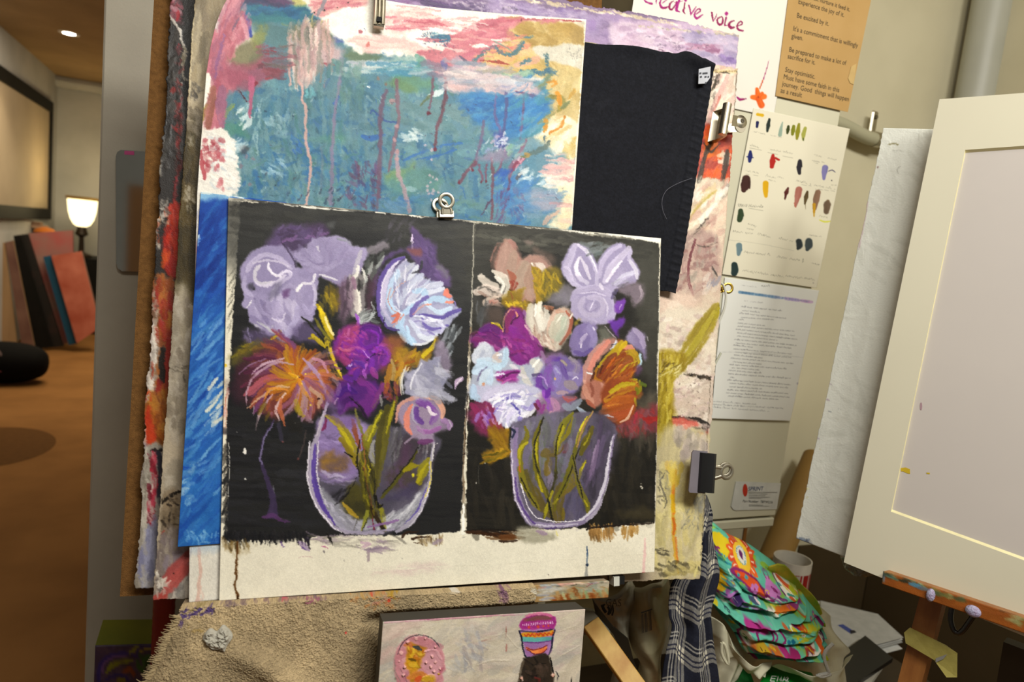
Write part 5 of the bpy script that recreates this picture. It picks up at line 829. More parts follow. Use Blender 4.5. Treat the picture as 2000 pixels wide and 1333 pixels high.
 P.py([(720,-80),(900,-80),(1080,0),(1000,30),(900,50),(780,90),(730,40)],'c88e8c',.95,4,6,'d4a8a0',10,0);P.sc([(740,0),(1060,0),(900,60),(780,90)],34,110,14,-8,['c07880','d8b0a8','c9908c','b86a78'],.7,.6,12);P.st([(800,0),(785,50),(765,90)],[20,16,14],'8a8a90',.85,.4);P.dt([(800,60),(745,75),(880,50),(950,20)],5,'2c3030')
 P.py([(820,140),(880,80),(1000,70),(1100,130),(1050,200),(900,200)],'ddd8cc',.9,6,8);P.sc([(700,120),(820,160),(780,180),(720,150)],8,60,14,-60,['c88470','d8c070','d8b8a0'],.7,.5)
 P.st([(880,180),(870,215)],[20,26],'e4e2da',.9,.4)
 P.py([(960,240),(1100,210),(1280,220),(1420,280),(1500,300),(1380,330),(1150,320),(1000,290)],'d4aaa4',.9,6,8,'dcbcb2',10,4);P.py([(1160,60),(1370,60),(1420,110),(1380,180),(1280,210),(1200,170),(1180,120)],'d8b0aa',.85,7,8,'dcc2b8',10)
 P.st([(1240,140),(1400,120),(1500,90),(1490,60)],[24,50,50,20],'cb838a',.9,.4);P.st([(1180,180),(1320,170),(1450,180)],[8,18,6],'c26a78',.85,.4);P.sc([(1200,80),(1480,70),(1460,150),(1220,190)],26,130,12,-8,['d08e90','c87884','dcb4ac','e0ccc2'],.7,.6,8)
 P.dt([(1030,198)],13,'a8626c');P.dt([(1075,275)],13,'cc8078');P.dt([(1120,400)],12,'9c7c74');P.st([(1050,180),(1060,210)],8,'4a5a80',.7,.6)
 # pink blob with drips (centre left)
 P.py([(580,300),(630,200),(680,180),(760,200),(850,260),(900,320),(870,380),(740,400),(690,520),(640,500),(590,420)],'ba9694',.9,9,8,'a99896',10,80)
 P.sc([(590,260),(800,240),(860,340),(700,480),(610,440)],60,130,16,86,['c8a49e','d0b4ac','b08a8c','9a8c8c','d8c4b8'],.7,.55,12)
 P.py([(580,220),(650,160),(760,160),(830,240),(760,270),(640,260)],'706e5c',.7,10,8);P.sc([(590,200),(800,190),(800,260),(600,260)],22,90,12,70,['7d7a58','8a8a80','686a64','a8a094'],.6,.6,40)
 for q,w in(([(600,280),(580,400),(590,500),(585,525)],[20,20,14,12]),([(610,400),(640,500),(665,530),(670,620),(695,660),(690,760),(682,860),(700,950),(716,1000),(712,1100),(700,1200),(695,1270)],[30,26,20,16,20,18,18,18,16,16,16,18])):P.drip(q,w,'c09a92',.92)
 P.py([(750,330),(900,300),(890,380),(800,410),(740,400)],'bba4a6',.7,9,6);P.st([(780,390),(870,405)],10,'a04e58',.8,.5);P.drip([(910,370),(905,500),(880,640),(860,800),(852,960),(848,1120),(840,1260)],[20,18,20,22,22,24,24],'8a7a96',.75);P.drip([(780,920),(790,1000),(785,1180)],[16,20,16],'6a7c88',.5)
 # white block with red dots, lower left
 P.py([(75,790),(160,790),(210,860),(240,920),(225,960),(265,1010),(245,1040),(270,1100),(255,1130),(260,1210),(20,1200),(30,900),(60,800)],'d8d4ca',1,3,6,'ccc8c0',10,20,.6)
 P.sc([(110,820),(230,880),(260,1180),(120,1150)],60,70,12,25,['dedad2','c6c6c4','e2ded6','b4bcc0'],.8,.5,16,.7)
 for i in range(30):
  t=s.r.uniform(0,1);P.st([(190+t*50,830+t*330),(235+t*40+s.r.uniform(-10,14),850+t*340)],[22,9],'d9d6ce',.9,.5,h=.7)
 P.sc([(60,850),(170,870),(120,1000),(60,1090)],44,26,16,90,['b0505a','b86a70','c88c8c','a4404c'],.75,.5,60);P.sc([(120,920),(200,930),(150,1080),(110,1060)],16,22,16,80,['b85a64','c07078','cfa0a0'],.75,.5,60);P.sc([(140,1110),(170,1110),(180,1190),(150,1180)],8,22,14,80,['b8626a','c89090'],.7,.5)
 P.st([(45,940),(50,1010),(60,1110)],[12,20,14],'b0444e',.8,.55)
 P.dt([(315,970),(290,1030),(340,1140),(360,985)],12,'8c7480',.6);P.py([(280,920),(330,910),(320,950),(280,950)],'4a4a52',.6,5,4)
 # dark violet stain and drips
 P.sc([(1000,1020),(1160,1010),(1150,1280),(940,1280),(930,1130)],60,60,12,70,['5a4a72','6a4a68','74587c','4c5480','5c3c50'],.65,.6,50)
 for q,w,c in(([(1190,560),(1160,660),(1150,780),(1150,920),(1150,1080),(1135,1200),(1125,1310)],[20,30,26,26,34,24,14],'6a4a60'),([(1260,500),(1255,640),(1265,720),(1240,860),(1215,1010),(1210,1060)],[18,24,20,28,16,12],'7d5a68'),([(1480,480),(1470,580),(1450,690)],[16,18,9],'6e4456'),([(1560,490),(1550,620),(1530,720),(1495,830),(1488,930)],[18,22,20,16,12],'72404e'),([(1250,940),(1270,1080),(1310,1200),(1335,1310)],[24,26,26,26],'a88a94')):P.drip(q,w,c,.8)
 P.dt([(1450,704),(1490,928)],8,'6a2030');P.dt([(1190,520),(1140,490)],12,'8a6a5c',.7);P.dt([(1250,780),(1225,630),(1240,870),(1255,940),(1260,990)],15,'b08a8c',.8)
 P.dt([(1430,900),(1465,990),(1470,930),(1455,1090),(1440,1150),(1460,1130),(1485,1180),(1475,1200),(1450,1200),(1475,1100),(1500,1110),(1440,1180),(1470,1240),(1510,1190)],9,'b4a4ac',.8)
 P.sc([(540,1200),(950,1150),(1040,1280),(900,1300)],22,34,7,-50,['3c4a60','5a4458','34506c'],.7,.5);P.dt([(440,690),(612,715),(500,1150)],6,'2a4a60');P.sc([(1080,1230),(1330,1240),(1320,1320),(1080,1310)],20,90,16,20,['3a70a8','6a8ea8','54809c'],.6,.6)
 # ---- right half
 P=Pen(s,780,0,2.898)
 P.py([(560,130),(700,110),(1000,130),(1055,200),(1050,420),(1040,560),(1010,700),(1000,900),(870,860),(800,800),(700,890),(740,760),(800,680),(830,560),(820,470),(700,420),(560,400),(430,400),(500,280)],'b59d5f',1,5,7,'c2ab74',20,60)
 P.sc([(650,130),(1040,150),(1040,260),(760,260)],40,130,30,20,['ab8e4a','b89a58','a08342','c0a668'],.6,.5,30);P.sc([(560,300),(760,260),(800,420),(520,400)],40,90,24,10,['c8aa5e','d0b878','bfa058','ccae86'],.7,.55,30)
 P.sc([(840,340),(1040,400),(1010,760),(880,640)],44,110,26,100,['c4b07a','b8a468','ccbc8c','bca870'],.7,.5,24);P.py([(960,180),(1050,140),(1050,260),(1000,280)],'9c8450',.6,10,6)
 P.py([(750,270),(870,255),(940,240),(1050,265),(1048,400),(960,370),(850,340),(780,310)],'c8c3b4',.97,2.5,3,'bfbaaa',14);P.py([(1000,120),(1050,115),(1050,150),(1020,140)],'b4b0a0',.9,3,3);P.sc([(950,270),(1040,280),(1030,390),(980,360)],20,20,2.5,60,['8a8880','9a968c'],.7,.3,60)
 P.py([(740,780),(830,660),(1010,690),(1005,900),(980,1290),(830,1280),(900,1180),(920,1110),(830,1080),(890,1010),(930,950),(930,890),(830,860),(790,830),(720,860)],'d2c6a2',1,4,6,'d8cfb4',12);P.sc([(760,740),(920,700),(980,860),(800,820)],26,90,24,-40,['dcd6c4','d0c49c','c8b070','e0dccc'],.7,.5,20)
 P.sc([(900,860),(1000,800),(990,900),(960,900)],16,70,16,100,['bca45c','c8b47c'],.7,.5)
 # pink band
 P.py([(0,60),(150,50),(230,50),(190,90),(30,110),(0,110)],'cc8c90',.9,5,6,'d8aaa4',10,0)
 P.py([(450,110),(560,95),(700,95),(900,105),(1040,120),(1000,130),(880,135),(700,130),(620,160),(590,230),(520,260),(470,320),(440,380),(320,400),(280,440),(160,370),(140,320),(70,300),(120,270),(240,260),(270,200),(330,180),(420,150)],'bb707a',1,3.5,6,'c47e84',12,8)
 P.sc([(440,120),(680,105),(560,240),(400,340),(280,300)],60,110,20,-12,['c47884','b0606e','cc8a8e','b8687a'],.6,.5,16);P.st([(560,120),(800,110),(1030,125)],[8,12,5],'a84c58',.8,.5);P.dt([(690,115)],13,'7a3c46',.8);P.st([(880,108),(1030,125)],[6,12,4],'a4484c',.8,.4)
 P.sc([(460,300),(620,230),(640,160),(720,300),(520,380)],40,100,10,-6,['cf8a80','d8a070','c87870','d8b080'],.7,.6,10);P.st([(430,265),(480,260),(510,270)],[18,22,8],'dcd8cc',.95,.4);P.sc([(560,230),(620,220),(600,250),(550,250)],6,50,9,10,['dcd8cc','c8a8a0'],.8,.5)
 P.st([(460,340),(560,350),(620,362)],[7,12,5],'a4443c',.85,.4);P.st([(660,370),(760,340),(790,330)],[18,30,12],'c8998a',.7,.6)
 P.py([(180,190),(260,200),(270,225),(200,225)],'3f7890',.9,3,4,'4a86a0',6);P.sc([(120,170),(270,200),(260,290),(140,260)],60,12,3,40,['4a6a80','5c5a78','6a6a80','3c5a74'],.7,.5,90);P.sc([(70,150),(260,170),(400,240),(250,420)],44,12,3,20,['5a5470','4c6078','6c5a70'],.6,.5,90)
 # chalky blue-grey scribble
 for q in([(420,350),(470,300),(530,265),(560,290),(600,310),(660,300),(690,260),(700,235)],[(690,250),(670,290),(630,315)],[(680,400),(740,415),(830,405)],[(840,430),(800,480),(760,510)],[(690,360),(740,340)],[(830,310),(840,400)]):
  pts,t=smooth(q,3)
  for x,y in pts:
   for j in range(4):P.st([(x+s.r.normal(0,6),y+s.r.normal(0,6)),(x+s.r.normal(0,6)+5,y+s.r.normal(0,6)-3)],s.r.uniform(2,5),['4a7284','55808c','6a7a6c'][s.r.integers(3)],.75,.4)
 P.sc([(640,200),(760,205),(740,220),(650,215)],16,20,4,5,['4a7284','5c808a'],.7,.5,40);P.st([(540,230),(640,290)],7,'7a9484',.7,.6);P.st([(650,300),(690,240)],[14,20,10],'4a7888',.8,.6)
 P.sc([(680,395),(890,390),(880,425),(700,425)],40,26,8,10,['44728c','3a6680','6a8888'],.7,.5,40);P.sc([(760,500),(840,420),(850,450),(790,520)],16,40,16,-40,['7a8a68','5c8080','8a8a5c'],.7,.6);P.sc([(540,410),(720,400),(700,460),(560,440)],26,70,16,-10,['6f9884','86a890','5a8a90','9ab49c'],.7,.6);P.st([(640,440),(720,450)],18,'3f80b0',.8,.5)
 # smeared pink-white block with drips
 P.py([(290,390),(330,330),(420,380),(560,430),(700,450),(790,540),(700,550),(500,530),(340,525),(270,480)],'a898a6',.95,6,7,'b8a6ac',12,4)
 P.sc([(280,400),(700,460),(760,540),(300,510)],60,150,20,5,['c0aaac','9a94a6','b4a0a8','d0bcb4','8a96a8'],.6,.55,6);P.st([(290,480),(400,510),(540,525)],[34,34,12],'c6a8a6',.8,.45);P.st([(560,450),(640,465),(710,460)],[20,30,14],'a8bcc8',.8,.5);P.py([(560,460),(690,470),(680,500),(580,520)],'7a84a8',.6,8,6);P.st([(720,520),(740,550)],14,'d0a4b8',.8,.4);P.st([(660,520),(740,540),(785,545)],[8,16,9],'7a4a6a',.8,.5);P.st([(160,370),(220,400),(280,400)],[60,80,40],'7d7688',.75,.5);P.st([(240,350),(260,390)],30,'5868a0',.7,.5);P.st([(340,320),(380,350),(410,370)],[6,14,8],'5a5a70',.8,.4)
 # deep blue right area
 P.py([(340,530),(560,530),(780,560),(870,560),(830,640),(760,740),(640,800),(560,760),(440,690),(360,620)],'3d7fae',.9,10,9,'3578ae',16,-20)
 P.sc([(360,540),(850,560),(720,760),(460,680)],90,100,22,-22,['2f74ae','4488b4','3a80b8','5290b0','2f6aa4'],.65,.55,20);P.sc([(350,560),(540,560),(520,640),(370,640)],30,60,12,-10,['2a66a4','6a9ab0','336fa6'],.6,.6,30)
 P.py([(640,800),(760,770),(860,870),(930,880),(920,960),(860,1060),(780,1120),(920,1120),(900,1200),(820,1260),(600,1280),(500,1100),(600,950)],'5a8aa0',.85,9,8,'678fa0',16);P.sc([(640,1060),(900,1080),(880,1200),(640,1240)],50,100,18,-8,['4a80b0','7a94a8','8a98ac','5a8cb4'],.6,.55,14);P.py([(740,1090),(850,1080),(920,1120),(910,1190),(780,1180)],'8496a8',.7,7,6,'9a98a6',8,5);P.sc([(560,1010),(760,1020),(700,1160),(560,1160)],30,90,22,-20,['2f6cb0','3a78b4','4e88b4'],.6,.55,30);P.sc([(640,1180),(720,1240),(700,1290),(640,1280)],12,60,14,-40,['2c66a8','3a7ab0'],.7,.5)
 P.sc([(860,910),(1000,910),(990,1010),(870,1060)],26,110,14,3,['d4a8a0','c99890','dcc0b4','b8a0a0'],.7,.55,6);P.sc([(930,1140),(985,1140),(980,1290),(850,1270)],14,60,14,5,['d8b8a8','d8cca8'],.6,.6);P.st([(920,930),(1000,920)],14,'c08a88',.8,.4);P.st([(820,1270),(850,1230),(900,1200)],20,'d0a690',.7,.5)
 # purple drips on the right
 for q,w,c in(([(480,690),(460,800),(440,880),(430,930)],[16,18,16,22],'6a5878'),([(545,540),(545,660),(570,740),(590,800)],[14,16,14,14],'6c6090'),([(600,530),(605,640),(590,740),(600,880)],[16,20,20,14],'5c5a8c'),([(700,530),(695,660),(680,780)],[14,14,12],'74587c'),([(430,920),(380,970),(340,1030)],[24,18,20],'7a4458'),([(450,930),(465,1020)],[12,11],'75425a'),([(490,930),(485,1020)],[12,11],'75425a'),([(525,900),(525,1050),(520,1240)],[16,16,14],'7a4656'),([(580,900),(560,960),(530,990)],[14,14,14],'7a4a66'),([(720,790),(680,880),(640,950),(625,1010)],[14,24,30,12],'8a5470'),([(625,1010),(622,1070)],[10,9],'6a3a4c'),([(520,1130),(490,1170),(460,1220)],[10,8,5],'5a3a58')):P.drip(q,w,c,.78)
 P.dt([(165,643),(203,845),(340,1030),(412,960),(458,1028),(486,1024),(622,1072)],9,'6c2438');P.py([(540,740),(600,760),(610,830),(540,840)],'4a54a0',.75,7,6);P.py([(430,890),(600,840),(610,900),(500,930)],'8c7c94',.75,7,6);P.sc([(490,790),(620,740),(620,840),(500,850)],30,30,8,-40,['c4ccd4','c8a8b8','8a94b8','d8dcdc'],.75,.5,40);P.st([(640,970),(680,920),(710,900)],[14,26,12],'96405c',.85,.5);P.st([(670,1010),(720,950)],[16,24],'5c5458',.75,.5);P.sc([(660,900),(720,880),(690,960),(650,970)],10,34,7,-50,['d0b0bc','c890a0'],.8,.4)
 P.sc([(700,950),(860,1000),(850,1060),(660,1020)],30,36,12,-50,['c4d0d4','d4dad8','9ab4c0'],.75,.5,40);P.sc([(560,960),(620,960),(600,1010),(550,1000)],10,50,14,-30,['2f62b0'],.75,.5);P.sc([(620,830),(700,820),(680,890),(620,880)],12,50,14,-40,['7aa890','9ab8a8','88a8b0'],.65,.6);P.st([(845,885),(890,890)],10,'9ab0b4',.7,.6)
 P.sc([(560,1060),(640,1060),(600,1260),(540,1240)],24,60,8,-65,['6a4a78','5c5490','7a5a74'],.6,.5);P.sc([(640,1060),(720,1060),(700,1240),(620,1240)],14,60,8,70,['74688c','58588c'],.5,.6)
 P.sc([(690,880),(740,870),(730,890),(700,900)],4,24,10,0,['c08a30','7a7a3c'],.8,.4)
 # olive and orange marks
 P.st([(830,560),(880,550),(940,590),(900,630)],[14,26,30,14],'8a8440',.8,.5);P.st([(790,700),(860,640),(950,580)],[14,34,12],'8a8a58',.7,.6);P.st([(820,770),(825,800)],18,'3f6478',.8,.5);P.st([(750,870),(830,830),(850,800)],[20,26,12],'5f7470',.75,.6)
 for q,w,c in(([(835,470),(870,455),(885,470),(860,490)],12,'c88a28'),([(890,530),(905,570),(905,600)],[20,26,12],'cf8c1c'),([(850,545),(885,545)],16,'8a7a2c'),([(825,690),(820,740)],[26,26,14],'cc8a20'),([(940,660),(920,710),(850,755)],[10,14,9],'c8862c'),([(930,690),(890,730)],[20,16],'cf9440'),([(880,680),(930,660)],8,'c89a58'),([(990,510),(960,560)],[16,10],'bf9a48'),([(960,580),(920,610)],20,'7a8458'),([(900,600),(910,620)],14,'a89030')):P.st(q,w,c,.88,.45)
 s.sc([(560,100),(1110,120),(1100,430),(480,380)],160,6,1.1,60,['1f3a4c','2c4a64','c8d4d4','4a3448'],.5,.3,90)
 # dry horizontal drags over the pink band and bare paper
 P=Pen(s,660,0,5.88)
 P.sc([(760,60),(1900,170),(1700,320),(1300,380),(820,330)],46,260,16,3,['d8d2c6','cf9a9c','dcd6ca','c9848c'],.75,.75,6);P.sc([(820,200),(1400,240),(1300,330),(900,330)],26,300,20,3,['c4707e','b85c6c','d49a98'],.75,.65,6)
 P.sc([(1180,300),(1900,300),(1850,620),(1500,600),(860,560)],50,260,18,4,['b8606e','c87c84','dcd2c6','c06a78','d8a8a0'],.7,.7,8);P.st([(1560,540),(1640,520),(1740,535)],[16,40,16],'e0dcd0',.95,.35);P.st([(1780,450),(1840,460),(1890,450)],[10,18,8],'dedace',.9,.4);P.st([(1020,500),(1120,520),(1190,560)],[30,60,30],'dcd8cc',.9,.5);P.st([(1090,150),(1240,170),(1340,200)],[30,60,20],'dcd8cc',.9,.55)
 P.st([(1070,430),(1150,415),(1260,420),(1270,460),(1160,470)],[20,40,40,24,10],'3c7690',.9,.4);P.sc([(960,340),(1280,420),(1260,560),(1000,470)],70,20,6,40,['4a6478','5c5470','3f6a84'],.75,.5,60)
 P=Pen(s,380,0,3.173)
 P.sc([(590,200),(840,190),(880,380),(690,500),(600,440)],40,230,14,88,['d4b8b0','c4a09a','8c8a80','e0ccc2','a48a8a'],.75,.65,8,.8);P.sc([(430,330),(620,280),(600,460),(480,470)],30,130,16,4,['6c7c80','8c4c58','5c7a84','74605c'],.65,.65,10)
 P.sc([(970,380),(1420,400),(1400,470),(960,450)],34,190,16,0,['c8ccc6','8fa8a8','5f94a0','b4bcc4','4a8aa4'],.7,.65,8);P.sc([(820,400),(1080,440),(1050,640),(860,620)],30,90,22,80,['5c8a84','6c9088','4f7c84','7c9490'],.6,.6,30)
 P=Pen(s,780,0,2.898)
 P.sc([(620,420),(860,430),(830,760),(640,780)],44,90,14,-35,['3c88bc','2f78b4','5a98b8','4a90a4','6a9cb0'],.7,.6,20);P.sc([(870,860),(1005,880),(985,1200),(850,1180)],26,150,14,2,['d8a8a4','dcc8b8','c08a8c','e0d4c4'],.75,.65,5);P.sc([(300,330),(760,440),(740,520),(300,480)],34,200,18,5,['ccb8b4','94949c','bca4a8','d8ccc4','8a9aa8'],.65,.65,6)
 # thin bare edges
 P=Pen(s);P.st([(1144,40),(1132,220),(1117,445)],2.6,'d8d2c2',.9,.2);P.st([(755,2),(860,17),(1000,30),(1143,40)],3,W,.9,.3)
 s.warp(1.8,9.,.35);s.grain(.06)
 return s
def paint_birch():
 us=lines((.085,.0013),(.84,.03),(1,.0013));vs=lines((1,.0013))
 X,Y=grid_px((384,-55),(1441,135),(1366,1131),(299,1172),us,vs)
 ragged(X,Y,1.6,9,4,'lrtb',5)
 s=Sheet(X,Y,'a89c88',21)
 # ---- left strip
 P=Pen(s,240,0,2.667);LEFT=lambda a,b:[(285,a),(440,a),(420,b),(270,b)]
 s.clip=(X<700).astype(np.float32)
 s.sc([(330,-60),(480,-60),(400,700),(310,700)],240,90,26,96,['9a8d74','8c8068','a89c84','857a68','b0a48c'],.7,.5,20)
 P.sc([(350,60),(420,0),(420,460),(345,400)],40,150,22,96,['a89a7c','b4a88e','7c725e','938a78'],.7,.6,10);P.sc([(340,420),(420,430),(410,520),(340,510)],36,24,8,60,['5c564c','7a7468','a09888','4a453c'],.7,.6,60)
 P.st([(372,0),(352,400),(338,690)],5,'c4b898',.8,.4);P.st([(338,640),(336,655)],9,'1c1814')
 P.py([(325,690),(430,680),(400,1340),(285,1340)],'4e4326',1,6,9,'3c331c',30,90);P.sc([(330,700),(410,690),(385,1330),(290,1330)],80,110,18,94,['5a4c28','3a3018','66583a','4a4024'],.7,.5,12)
 P.sc([(335,700),(370,690),(365,770),(335,770)],20,20,7,80,['a09888','8a8270','706850'],.8,.6,40);P.sc([(325,980),(375,980),(370,1060),(320,1060)],30,24,8,80,['b4ac9c','9a9280','7a7058'],.8,.6,40);P.sc([(330,1060),(370,1060),(350,1120),(320,1110)],10,20,5,90,['8a8270'],.7,.6)
 P.sc([(320,560),(420,560),(410,700),(325,700)],24,60,16,60,['8a8070','6c6250','a09684'],.7,.6,40)
 P=Pen(s,230,600,2.3)
 P.py([(250,-330),(400,-330),(400,-30),(240,-30)],'4a3f24',.9,8,8,'3a321e',20,90)
 P.py([(240,-60),(345,-60),(330,500),(215,500)],'8f8674',1,10,9,'9c9380',20,92);P.sc([(245,-40),(340,-20),(320,600),(220,600)],110,70,18,92,['a09686','857b6a','938a7c','7c7264','aaa294'],.7,.55,20)
 P.sc([(240,250),(330,260),(320,330),(240,320)],10,60,5,10,['5c5448','6c6458'],.7,.5,30);P.st([(290,300),(310,350),(285,380)],5,'4a443c',.7,.5)
 P.py([(215,700),(300,690),(280,860),(200,860)],'a8a092',.8,6,8,'8d8474',9);P.py([(200,830),(280,820),(260,1020),(190,1020)],'82725c',.9,7,8,'6c5e4a',9);P.st([(275,830),(230,850),(200,880)],[10,14,8],'241e18',.9,.5);P.sc([(200,840),(280,830),(260,1010),(190,1010)],24,36,7,50,['2c241c','4a3e30','8a7c68'],.8,.6,50)
 P.st([(205,960),(195,1060),(185,1200),(175,1280)],[8,12,10,8],'4c4238',.85,.6);P.st([(195,1020),(205,1010)],8,'a04838')
 P.py([(195,1030),(330,1020),(320,1330),(165,1330)],'857a70',.9,9,8,'756a66',16,92);P.sc([(200,1040),(320,1040),(320,1190),(190,1190)],40,70,16,92,['94897c','7c7070','8a8088','a09688'],.65,.6,16)
 for q,w,c in(([(330,1110),(270,1180),(210,1230)],[50,70,30],'a45450'),([(320,1150),(260,1210),(200,1240)],[40,40,20],'b46058'),([(300,1180),(240,1250),(200,1290)],[40,44,20],'ac5a54'),([(170,1310),(210,1300)],40,'a85048')):P.st(q,w,c,.9,.5)
 P.sc([(175,1190),(230,1230),(220,1290),(170,1290)],30,30,7,60,['cfc8bc','d8d2c6','3c342c','b4aca0'],.8,.5,80);P.sc([(250,1260),(320,1220),(320,1320),(230,1320)],24,50,16,120,['a89e90','8a8680','b8b0a4'],.7,.6);P.dt([(250,1195)],5,'14100e')
 # ---- right strip, upper
 s.clip=(X>700).astype(np.float32)
 P=Pen(s,1100,0,2.15)
 P.py([(560,240),(760,240),(700,1340),(380,1340)],'c4b8a4',1,4,4,'b8a494',20)
 P.sc([(600,290),(730,300),(710,540),(580,530)],90,50,16,-60,['d4ccbc','c8bcaa','c0a8a0','b89890','dcd6ca'],.7,.55,40);P.sc([(600,290),(660,290),(640,470),(600,460)],50,16,5,-50,['2c2622','4a423a','5c5048','8a8078'],.75,.5,50);P.st([(640,340),(625,380)],12,'38301f',.85,.5);P.st([(690,320),(640,430),(605,520)],[10,18,12],'c09c94',.7,.5);P.st([(660,400),(620,500)],8,'a8584c',.6,.5)
 P.st([(615,300),(735,300)],7,'b4a078',.9,.5);P.sc([(610,288),(735,296),(735,312),(610,306)],20,30,4,5,['6c5c3c','d0c098','8a7a58','3c3428'],.8,.5,20);P.st([(728,300),(718,480)],4,'5c5444',.7,.6)
 P.py([(590,545),(660,530),(720,560),(712,700),(690,770),(640,740),(570,740),(560,660)],'b0503a',1,5,7,'a04034',10);P.sc([(590,550),(710,560),(690,750),(570,730)],60,50,14,-30,['c85c24','d06a20','a04438','8c3a38','b8604a','c87050'],.75,.5,40);P.py([(600,580),(640,600),(650,640),(600,660)],'d07428',.85,4,4);P.st([(580,730),(640,730),(680,740)],26,'cc5a20',.9,.4);P.sc([(655,640),(700,640),(690,690),(655,690)],12,24,10,30,['d8ccb8','c8b8a4'],.85,.5,60)
 for q,w in(([(660,560),(620,600),(590,680),(570,760)],[8,12,14,16]),([(690,640),(680,700),(665,780)],[14,18,12]),([(590,600),(620,640),(660,600)],[4,7,3]),([(685,785),(650,870),(590,950),(530,1010),(500,1080)],[22,24,22,18,10])):P.st(q,w,'38302a',.85,.55,'5c5248')
 P.sc([(560,770),(690,780),(640,900),(520,960)],50,60,14,-50,['dcd4c0','d0c4ac','c8b890','c0a090','e0dace'],.75,.5,25);P.st([(640,800),(560,870),(530,920)],[10,14,10],'a8984c',.75,.5);P.sc([(640,880),(690,820),(660,1000),(560,1020)],40,50,16,-50,['c8ac98','d0bca8','b8988c','ccc0ac'],.7,.5,30)
 P.py([(500,1010),(600,960),(655,1010),(640,1180),(540,1250),(480,1230),(490,1120)],'a08880',.9,9,9,'b09c90',12);P.sc([(500,1010),(650,1000),(630,1220),(480,1230)],90,40,13,-40,['907068','b49c90','a8948a','8c6c68','c4b4a4','9c9488'],.7,.55,60);P.st([(560,1030),(600,1035),(650,1015)],5,'3c342e',.8,.5);P.st([(555,1010),(530,1090),(525,1170),(545,1240)],[8,10,9,8],'6a3038',.8,.5);P.st([(625,1120),(640,1150),(650,1160)],5,'3c3834',.8,.4);P.sc([(600,1150),(650,1150),(640,1220),(590,1220)],12,40,14,-60,['c8bcb0','8a8c98','d0c4b4'],.7,.6)
 P.py([(390,1240),(480,1230),(560,1260),(500,1340),(390,1340)],'c8b4a4',.9,7,6,'d4c6b6',9)
 # ---- right strip, lower
 P=Pen(s,1250,700,3.333)
 P.py([(90,-260),(480,-260),(460,500),(90,420)],'c9bfae',1,10,8,'b8aa9c',20);P.sc([(120,-250),(480,-300),(450,420),(200,380)],190,60,18,-30,['d0c6b8','c0b0a0','b09c94','d8d0c4','a89c90','c8b4ac'],.65,.55,60)
 P.sc([(200,120),(450,120),(440,400),(220,380)],70,14,4,30,['8a7c74','a09488','9c8890','6c6058'],.6,.5,90)
 P.st([(500,-330),(420,-200),(330,-60),(260,40),(210,120)],[50,90,90,80,50],'8a7a20',.95,.45,'9c8c34');P.st([(480,-300),(380,-130),(280,10)],[20,36,20],'b0a440',.8,.5);P.st([(510,-330),(480,-230),(470,-200)],26,'9c9020',.85,.5)
 P.py([(120,0),(280,-20),(275,60),(200,160),(190,300),(215,420),(190,520),(130,560),(112,400),(118,200)],'8c7818',1,7,9,'a08e2c',12,92);P.sc([(125,0),(270,0),(200,200),(190,500),(120,520)],110,80,14,100,['a89634','7a6814','b8a848','94821c','c4b860'],.75,.55,18,.9)
 P.sc([(130,30),(280,40),(260,110),(150,130)],20,60,6,-40,['c8c08c','5c4c14','d4cc9c'],.7,.5,30)
 P.sc([(280,96),(455,120),(455,145),(290,112)],44,20,8,8,['2a241c','3c342a','5c5040'],.85,.55,30);P.st([(370,112),(450,138)],9,'241e18',.8,.6)
 P.st([(215,385),(300,392),(380,400),(440,440)],[12,18,22,30],'241e1a',.92,.4);P.py([(215,395),(300,400),(375,420),(370,440),(280,465),(240,440)],'b85c50',.95,4,4,'c87868',8,8);P.st([(280,440),(340,440)],20,'d0a090',.8,.5);P.st([(380,480),(430,505),(440,460)],[12,20,12],'b05048',.85,.5);P.sc([(360,450),(440,440),(440,490),(380,480)],14,40,12,20,['4a423c','a89890','3c3430'],.7,.5)
 P.py([(200,450),(450,500),(445,640),(420,1000),(410,1400),(80,1400),(90,700),(130,560)],'bfb48c',.95,14,9,'b0a684',24,92);P.sc([(220,470),(440,520),(430,640),(260,640)],50,70,26,90,['a89c94','b4a89c','948c80','c0b4a4'],.7,.5,20)
 P.sc([(110,720),(410,760),(400,1380),(100,1380)],170,110,26,92,['c8bc84','b8ac7c','c4ba98','a89e70','d0c690','bcb494'],.65,.5,12)
 for q,w,c in(([(225,740),(215,860),(215,1000),(220,1100),(215,1180),(235,1330),(250,1400)],[30,26,24,24,20,18,14],'c09428'),([(220,780),(216,900),(218,1010)],14,'cc7a2c'),([(215,1040),(225,1090),(215,1150)],[14,20,10],'b8621c'),([(230,1170),(235,1260),(245,1330)],12,'c07830'),([(210,900),(215,990)],26,'c4a418')):P.drip(q,w,c,.8)
 P.sc([(180,700),(270,700),(260,830),(180,830)],24,50,20,90,['c8b048','d0bc60','c8a850'],.6,.5)
 P.st([(160,750),(130,810),(155,880),(170,930),(155,975)],[4,8,9,8,4],'6c685c',.75,.6);P.sc([(120,720),(180,740),(170,960),(120,940)],30,30,7,60,['7c7868','94907c','5c584c'],.65,.6,60);P.sc([(280,980),(400,980),(380,1120),(270,1120)],40,24,5,110,['6c6c64','8a8878','9c988c'],.6,.5,40);P.sc([(340,900),(420,860),(410,1000),(360,1000)],20,50,14,100,['8c8c88','747470','a0a098'],.6,.6)
 P.sc([(120,1340),(400,1330),(380,1400),(110,1410)],40,50,16,10,['a89c68','6c6448','c4b880','4c4838'],.7,.5,30);P.sc([(90,1240),(180,1230),(180,1300),(100,1310)],14,40,8,10,['3c3830','5c5848','a89c74'],.7,.5)
